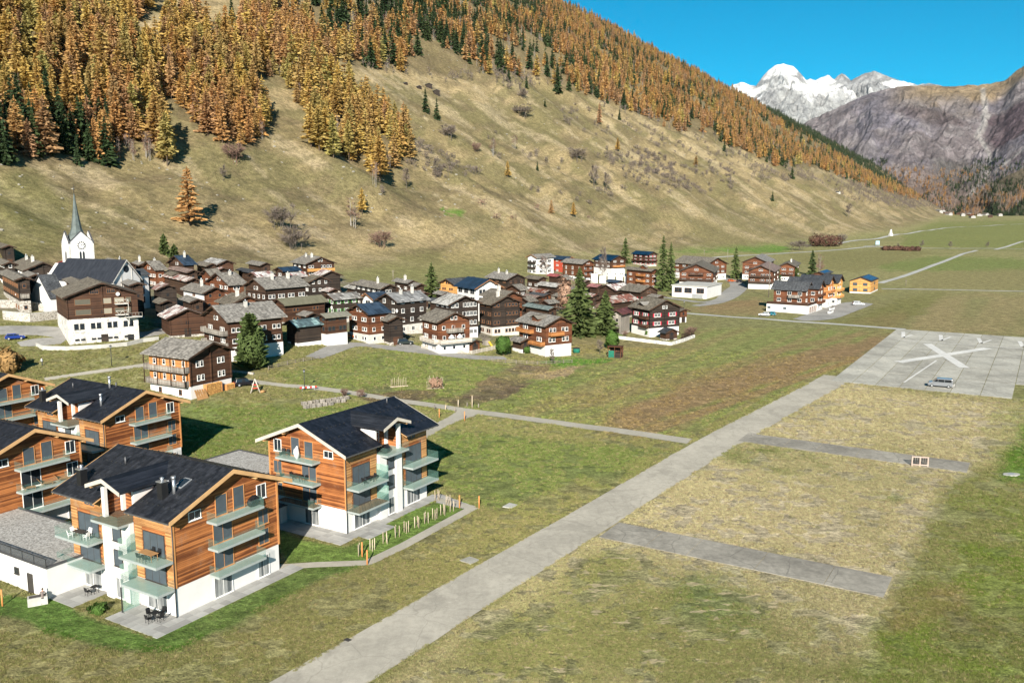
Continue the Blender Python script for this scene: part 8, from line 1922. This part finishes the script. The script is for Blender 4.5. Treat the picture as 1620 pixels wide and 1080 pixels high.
def wall_line(name, label, cat, pts, hgt, thick, mat, cap=None):
    P = [hit(*p) for p in pts]; r = empty(name, P[0], 0, label, cat)
    for a, b_ in zip(P[:-1], P[1:]):
        d = (b_ - a).xy; n = Vector((-d.y, d.x)).normalized() * thick / 2; bb = MB(); A = a - P[0]; B_ = b_ - P[0]; ex = Vector((d.x, d.y)).normalized() * thick * .45
        q = [(A.x + n.x, A.y + n.y), (A.x - n.x, A.y - n.y), (B_.x - n.x + ex.x, B_.y - n.y + ex.y), (B_.x + n.x + ex.x, B_.y + n.y + ex.y)]; za = [A.z, A.z, B_.z, B_.z]
        bb.hexa([(x, y, z - 2.5) for (x, y), z in zip(q, za)] + [(x, y, z + hgt) for (x, y), z in zip(q, za)]); bb.build('wall_section', M[mat], r)
        if cap: 
            bb = MB(); bb.hexa([(x * 1.0, y, z + hgt + .002) for (x, y), z in zip(q, za)] + [(x, y, z + hgt + .14) for (x, y), z in zip(q, za)]); bb.build('coping', M[cap], r)
    return r
wall_line('stone_wall', 'upper rubble stone wall of the churchyard beside the white cross', 'wall', [(-30, 486), (35, 487), (60, 491), (96, 496)], 1.9, .6, 'stone', 'concrete_wall')
wall_line('stone_wall', 'lower rubble stone wall of the churchyard above the strip of green grass', 'wall', [(6, 505), (48, 509), (96, 504)], 2.0, .6, 'stone', 'concrete_wall')
wall_line('retaining_wall', 'low pale retaining wall along the foot of the big brown house', 'wall', [(58, 548), (68, 553), (105, 554), (160, 551), (200, 547), (226, 541), (250, 538)], .9, .35, 'concrete_wall')
wall_line('stone_wall', 'low whitish stone wall curving round the garden of the red shuttered chalet', 'wall', [(979, 536), (1020, 541), (1061, 546), (1082, 540), (1098, 534)], .9, .45, 'whitestone')
wall_line('stone_wall', 'low rubble edging along the path beside the dense pine', 'wall', [(360, 588), (385, 590), (400, 592)], .4, .5, 'stone')
r = empty('stone_cross', hit(31, 489), .6, 'white stone cross rising from the churchyard wall', 'cross'); MB().box(-.45, .45, -.35, .35, -1, 2.2).build('pedestal', M['oldwhite'], r); MB().box(-.16, .16, -.14, .14, 2.2, 4.9).box(-.75, .75, -.13, .13, 3.8, 4.1).build('cross', M['white'], r)
def fence(label, pts, hgt, mat, gap=.9, pick=True, name='fence', cat='fence'):
    P = [hit(*p) for p in pts]; r = empty(name, P[0], 0, label, cat); pm = MB().box(-.06, .06, -.06, .06, -.5, hgt).mesh('post', M[mat]); pk = MB()
    for a, b_ in zip(P[:-1], P[1:]):
        d = b_ - a; L_ = d.xy.length; n = max(1, int(L_ / 2.2)); rz = math.atan2(d.y, d.x)
        for i in range(n + 1): inst('post', pm, r, a - P[0] + d * (i / n), rz)
        for z in (hgt * .35, hgt * .85):
            o = MB().box(0, L_, -.03, .03, z - .05, z + .05).build('rail', M[mat], r, a - P[0], rz); o.rotation_euler.y = -math.atan2(d.z, L_)
        if pick:
            dx, dy = d.x / L_, d.y / L_
            for i in range(int(L_ / .28)):
                f = i * .28 / L_; c = a - P[0] + d * f; pk.hexa([(c.x + dx * s * .05 - dy * t * .02 + dy * .05, c.y + dy * s * .05 + dx * t * .02 - dx * .05, c.z + z) for z in (.02, hgt) for s, t in ((-1, -1), (1, -1), (1, 1), (-1, 1))])
    if pick: o = pk.build('pickets', M[mat], r); o['kind'] = 'stuff'
fence('pale picket fence along the street corner round the small green roofed hut', [(667, 551), (700, 556), (746, 561), (786, 552)], 1.1, 'fascia')
fence('dark board fence on the wall right of the small open fronted hut', [(1078, 537), (1098, 530)], 1.7, 'wood_dark')
fence('thin post and rail fence along the lawn before the chalet with orange balconies', [(760, 570), (800, 574), (850, 577), (905, 574)], .9, 'post_wood', pick=False)
fence('old post fence on the meadow below the turquoise roofed barn', [(425, 585), (455, 577), (480, 572), (505, 568)], .9, 'post_wood', pick=False)
# little green canvas shelter and small garden things
r = empty('shelter', hit(972, 566), R(-20), 'open wooden shelter with a green canvas sheet at the edge of the meadow', 'shelter')
for x in (-1.7, 0, 1.7):
    for y in (0, 2.2): MB().box(x - .07, x + .07, y - .07, y + .07, -.2, 2.9).build('post', M['wood_red'], r)
MB().box(-1.63, -.07, -.03, .0, 0, 1.9).build('canvas', M.setdefault('canvas', m_plain('green_canvas', (.015, .13, .085), .8, .2, .15)), r); MB().box(-1.8, 1.8, 2.27, 2.32, 0, 2.9).build('back_wall', M['wood_brown'], r); MB().box(-1.9, 1.9, -.2, 2.4, 2.9, 3.02).build('roof', M['wood_red'], r); MB().box(.07, 1.63, -.02, 2.2, 0, 1.3).build('stored_wood', M['wood_black'], r)
r = empty('green_bin', hit(912, 558), 0, 'round dark green water butt at the corner of the lawn right of the orange balconies', 'water butt'); MB().tube((0, 0, 0), (0, 0, 1.25), .95, .9, n=14).build('butt', M['canvas'], r); MB().tube((0, 0, 1.25), (0, 0, 1.33), .97, n=14).build('rim', M['metal'], r)
r = empty('playhouse', hit(771, 547), R(30), 'tiny wooden playhouse with a yellow slide beside the tall blackened chalet', 'playhouse')
MB().box(-.8, .8, 0, 1.6, 0, 1.7).build('wall', M['wood_grey'], r); MB().prism([(-1.0, 1.7), (0, 2.5), (1.0, 1.7)], -.2, 1.8, 'y').build('roof', M['r_grey'], r); MB().hexa([(.2, -1.8, .05), (.8, -1.8, .05), (.8, -1.8, .13), (.2, -1.8, .13), (.2, 0, 1.1), (.8, 0, 1.1), (.8, 0, 1.2), (.2, 0, 1.2)]).build('slide', M.setdefault('yellowp', m_plain('yellow_plastic', (.6, .38, .04), .5, .4, .05)), r)
rr0, w0, l0, H0, Q0 = HS['rest']
for k, (x, y, lab) in enumerate(((w0 * .35, -1.2, 'left of two folded white parasols on the terrace of the red brown chalet'), (w0 * .62, -1.2, 'right of two folded white parasols on the terrace of the red brown chalet'))):
    r = empty('parasol', rr0.matrix_basis @ Vector((x, y, 2.72)), 0, lab, 'parasol'); MB().tube((0, 0, 0), (0, 0, 2.0), .04, n=5).build('pole', M['steel'], r); MB().tube((0, 0, 1.2), (0, 0, 2.1), 1.0, .08, n=8).build('canopy', M['whiteplastic'], r)
for k, (a, b_, lab) in enumerate(((1314, 495, 'long white planter box on the forecourt, nearer the road'), (1316, 490, 'long white planter box on the forecourt, nearer the row'))):
    r = empty('planter', hit(a, b_), R(58), lab, 'planter'); MB().box(-2.6, 2.6, -.5, .5, -.2, .9).build('box', M['white'], r); MB().box(-2.5, 2.5, -.4, .4, .9, .93).build('soil', M['frame_dark'], r)
# covered box beside the garage
r = empty('covered_box', hit(60, 955), .5, 'pale stone trough by the door of the long garage', 'trough'); MB().box(-.9, .9, -.45, .45, -.2, .85).build('trough', M['concrete_wall'], r); MB().box(-.75, .75, -.3, .3, .85, .87).build('soil', M['frame_dark'], r)
# ------------------------------------------------------------------ far things
r = empty('monument', hit(1409, 373), .3, 'small white obelisk shrine beside the far country road', 'monument'); k = depth(r.location) / FPX
MB().box(-2.4 * k, 2.4 * k, -2.4 * k, 2.4 * k, -1, 3 * k).hexa([(-1.6 * k, -1.6 * k, 3 * k), (1.6 * k, -1.6 * k, 3 * k), (1.6 * k, 1.6 * k, 3 * k), (-1.6 * k, 1.6 * k, 3 * k), (-.8 * k, -.8 * k, 10 * k), (.8 * k, -.8 * k, 10 * k), (.8 * k, .8 * k, 10 * k), (-.8 * k, .8 * k, 10 * k)]).build('shaft', M['white'], r)
r = empty('road_sign', hit(1388, 389), .2, 'big blue and white board beside the bridge of the far road', 'sign'); k = depth(r.location) / FPX
MB().box(-3.4 * k, 3.4 * k, -.2, .2, 2 * k, 8 * k).build('board', m_plain('pale_blue_board', (.30, .45, .52), .5, .3, .05), r)
for s in (-1, 1): MB().box(s * 2.8 * k - .15, s * 2.8 * k + .15, -.15, .15, -.5, 2 * k).build('post', M['galv'], r)
P0, P1 = hit(1366, 392), hit(1392, 390); r = empty('guard_rail', P0, math.atan2((P1 - P0).y, (P1 - P0).x), 'grey bridge railing beside the far blue board', 'railing'); L_ = (P1 - P0).length
for i in range(9): MB().box(L_ * i / 8 - .1, L_ * i / 8 + .1, -.1, .1, -.4, 1.5).build('post', M['galv'], r)
MB().box(0, L_, -.1, .1, 1.5, 1.8).build('rail', M['galv'], r)
FW = [('greyrender', 'r_grey', 'grey house with a grey roof'), ('wood_brown', 'r_grey', 'brown chalet with a grey roof'), ('greyrender', 'r_brown', 'grey house with a brown roof'), ('wood_red', 'r_lgrey', 'reddish chalet with a pale roof')]
fp = [(1489, 337), (1497, 339), (1504, 341), (1510, 338), (1517, 340), (1524, 342), (1530, 339), (1537, 341), (1543, 338), (1550, 342), (1556, 339), (1562, 341), (1569, 338), (1576, 340), (1583, 342), (1589, 339), (1596, 341), (1602, 338), (1608, 341), (1614, 339), (1621, 341), (1540, 345), (1567, 344)]; fp += [(1486 + i * 6.7, 335.5 + (i * 7 % 5) * .7) for i in range(21)]
for k, (x, y) in enumerate(fp):
    p = hit(x, y); kk = depth(p) / FPX; wl, rf, lb = FW[(k * 7 + k // 3) % 4]; ww, ll, hh_ = kk * random.uniform(5.5, 8), kk * random.uniform(6, 9), kk * random.uniform(2.4, 3.6)
    r = empty('far_house', p, random.uniform(-.5, .5), lb + ' in the tiny far village', 'house', lb + 's of the far village')
    MB().prism([(-ww / 2, -2), (ww / 2, -2), (ww / 2, hh_), (0, hh_ + ww * .2), (-ww / 2, hh_)], 0, ll, 'y').build('wall', M[wl], r)
    e_ = ww * .08; MB().prism([(-ww / 2 - e_, hh_ - e_ * .4), (0, hh_ + ww * .2), (0, hh_ + ww * .2 + .5), (-ww / 2 - e_, hh_ + .5 - e_ * .4)], -e_, ll + e_, 'y').prism([(ww / 2 + e_, hh_ - e_ * .4), (ww / 2 + e_, hh_ + .5 - e_ * .4), (.001, hh_ + ww * .2 + .5), (.001, hh_ + ww * .2)], -e_, ll + e_, 'y').build('roof', M[rf], r)
    for i in range(3): MB().box(ww * (-.3 + .3 * i) - .6, ww * (-.3 + .3 * i) + .6, -.08, 0, hh_ * .55, hh_ * .55 + 1.6).build('window', M['glass'], r)
for k, (x, y, wp, lab) in enumerate(((547, 138, 17, 'dark hut leftmost of the row on the high meadow'), (569, 141, 16, 'dark hut beside the leftmost one on the high meadow'), (640, 134, 11, 'small dark hut right of a bare clump on the high meadow'), (660, 140, 14, 'left hut of the cluster above the pair of spruces'), (674, 138, 18, 'back hut of the cluster above the pair of spruces'), (686, 148, 18, 'lowest reddish hut of the cluster above the pair of spruces'), (521, 118, 14, 'dark hut half under the trees at the wood edge'), (388, 13, 16, 'dark hut in the top clearing beside a spruce'), (1327, 306, 9, 'pale lone hut far along the slope'), (1040, 0 + 193, 8, 'tiny hut at the wood edge in the middle of the upper slope'))):
    p = hit(x, y); kk = depth(p) / FPX; ww = wp * kk * .55; ll = wp * kk * .65; hh_ = wp * kk * .22
    r = empty('hillside_hut', p, .5 + .2 * math.sin(k), lab, 'hut'); MB().prism([(0, -4), (ww, -4), (ww, hh_), (ww / 2, hh_ + ww * .2), (0, hh_)], 0, ll, 'y').build('wall', M['oldwhite' if k == 8 else 'wood_black'], r)
    e_ = ww * .1; MB().prism([(-e_, hh_ - .1), (ww / 2, hh_ + ww * .23), (ww / 2, hh_ + ww * .23 + .25), (-e_, hh_ + .15)], -e_, ll + e_, 'y').prism([(ww + e_, hh_ - .1), (ww + e_, hh_ + .15), (ww / 2 + .001, hh_ + ww * .23 + .25), (ww / 2 + .001, hh_ + ww * .23)], -e_, ll + e_, 'y').build('roof', M['r_dark' if k % 3 else 'r_grey'], r)
# ------------------------------------------------------------------ air
def haze():
    t = bpy.data.materials.new('haze_air'); t.use_nodes = True; n = t.node_tree.nodes; l = t.node_tree.links
    for q in list(n): n.remove(q)
    o = n.new('ShaderNodeOutputMaterial'); v = n.new('ShaderNodeVolumePrincipled'); v.inputs['Density'].default_value = HAZE; v.inputs['Color'].default_value = (.80, .90, 1, 1); v.inputs['Anisotropy'].default_value = .1
    l.new(v.outputs[0], o.inputs['Volume'])
    b = MB().box(-15500, 15500, -1200, 15800, -60, 1900).build('haze', t); b['kind'] = 'stuff'
    b.visible_shadow = True
HAZE = 5e-6
haze()

grass()
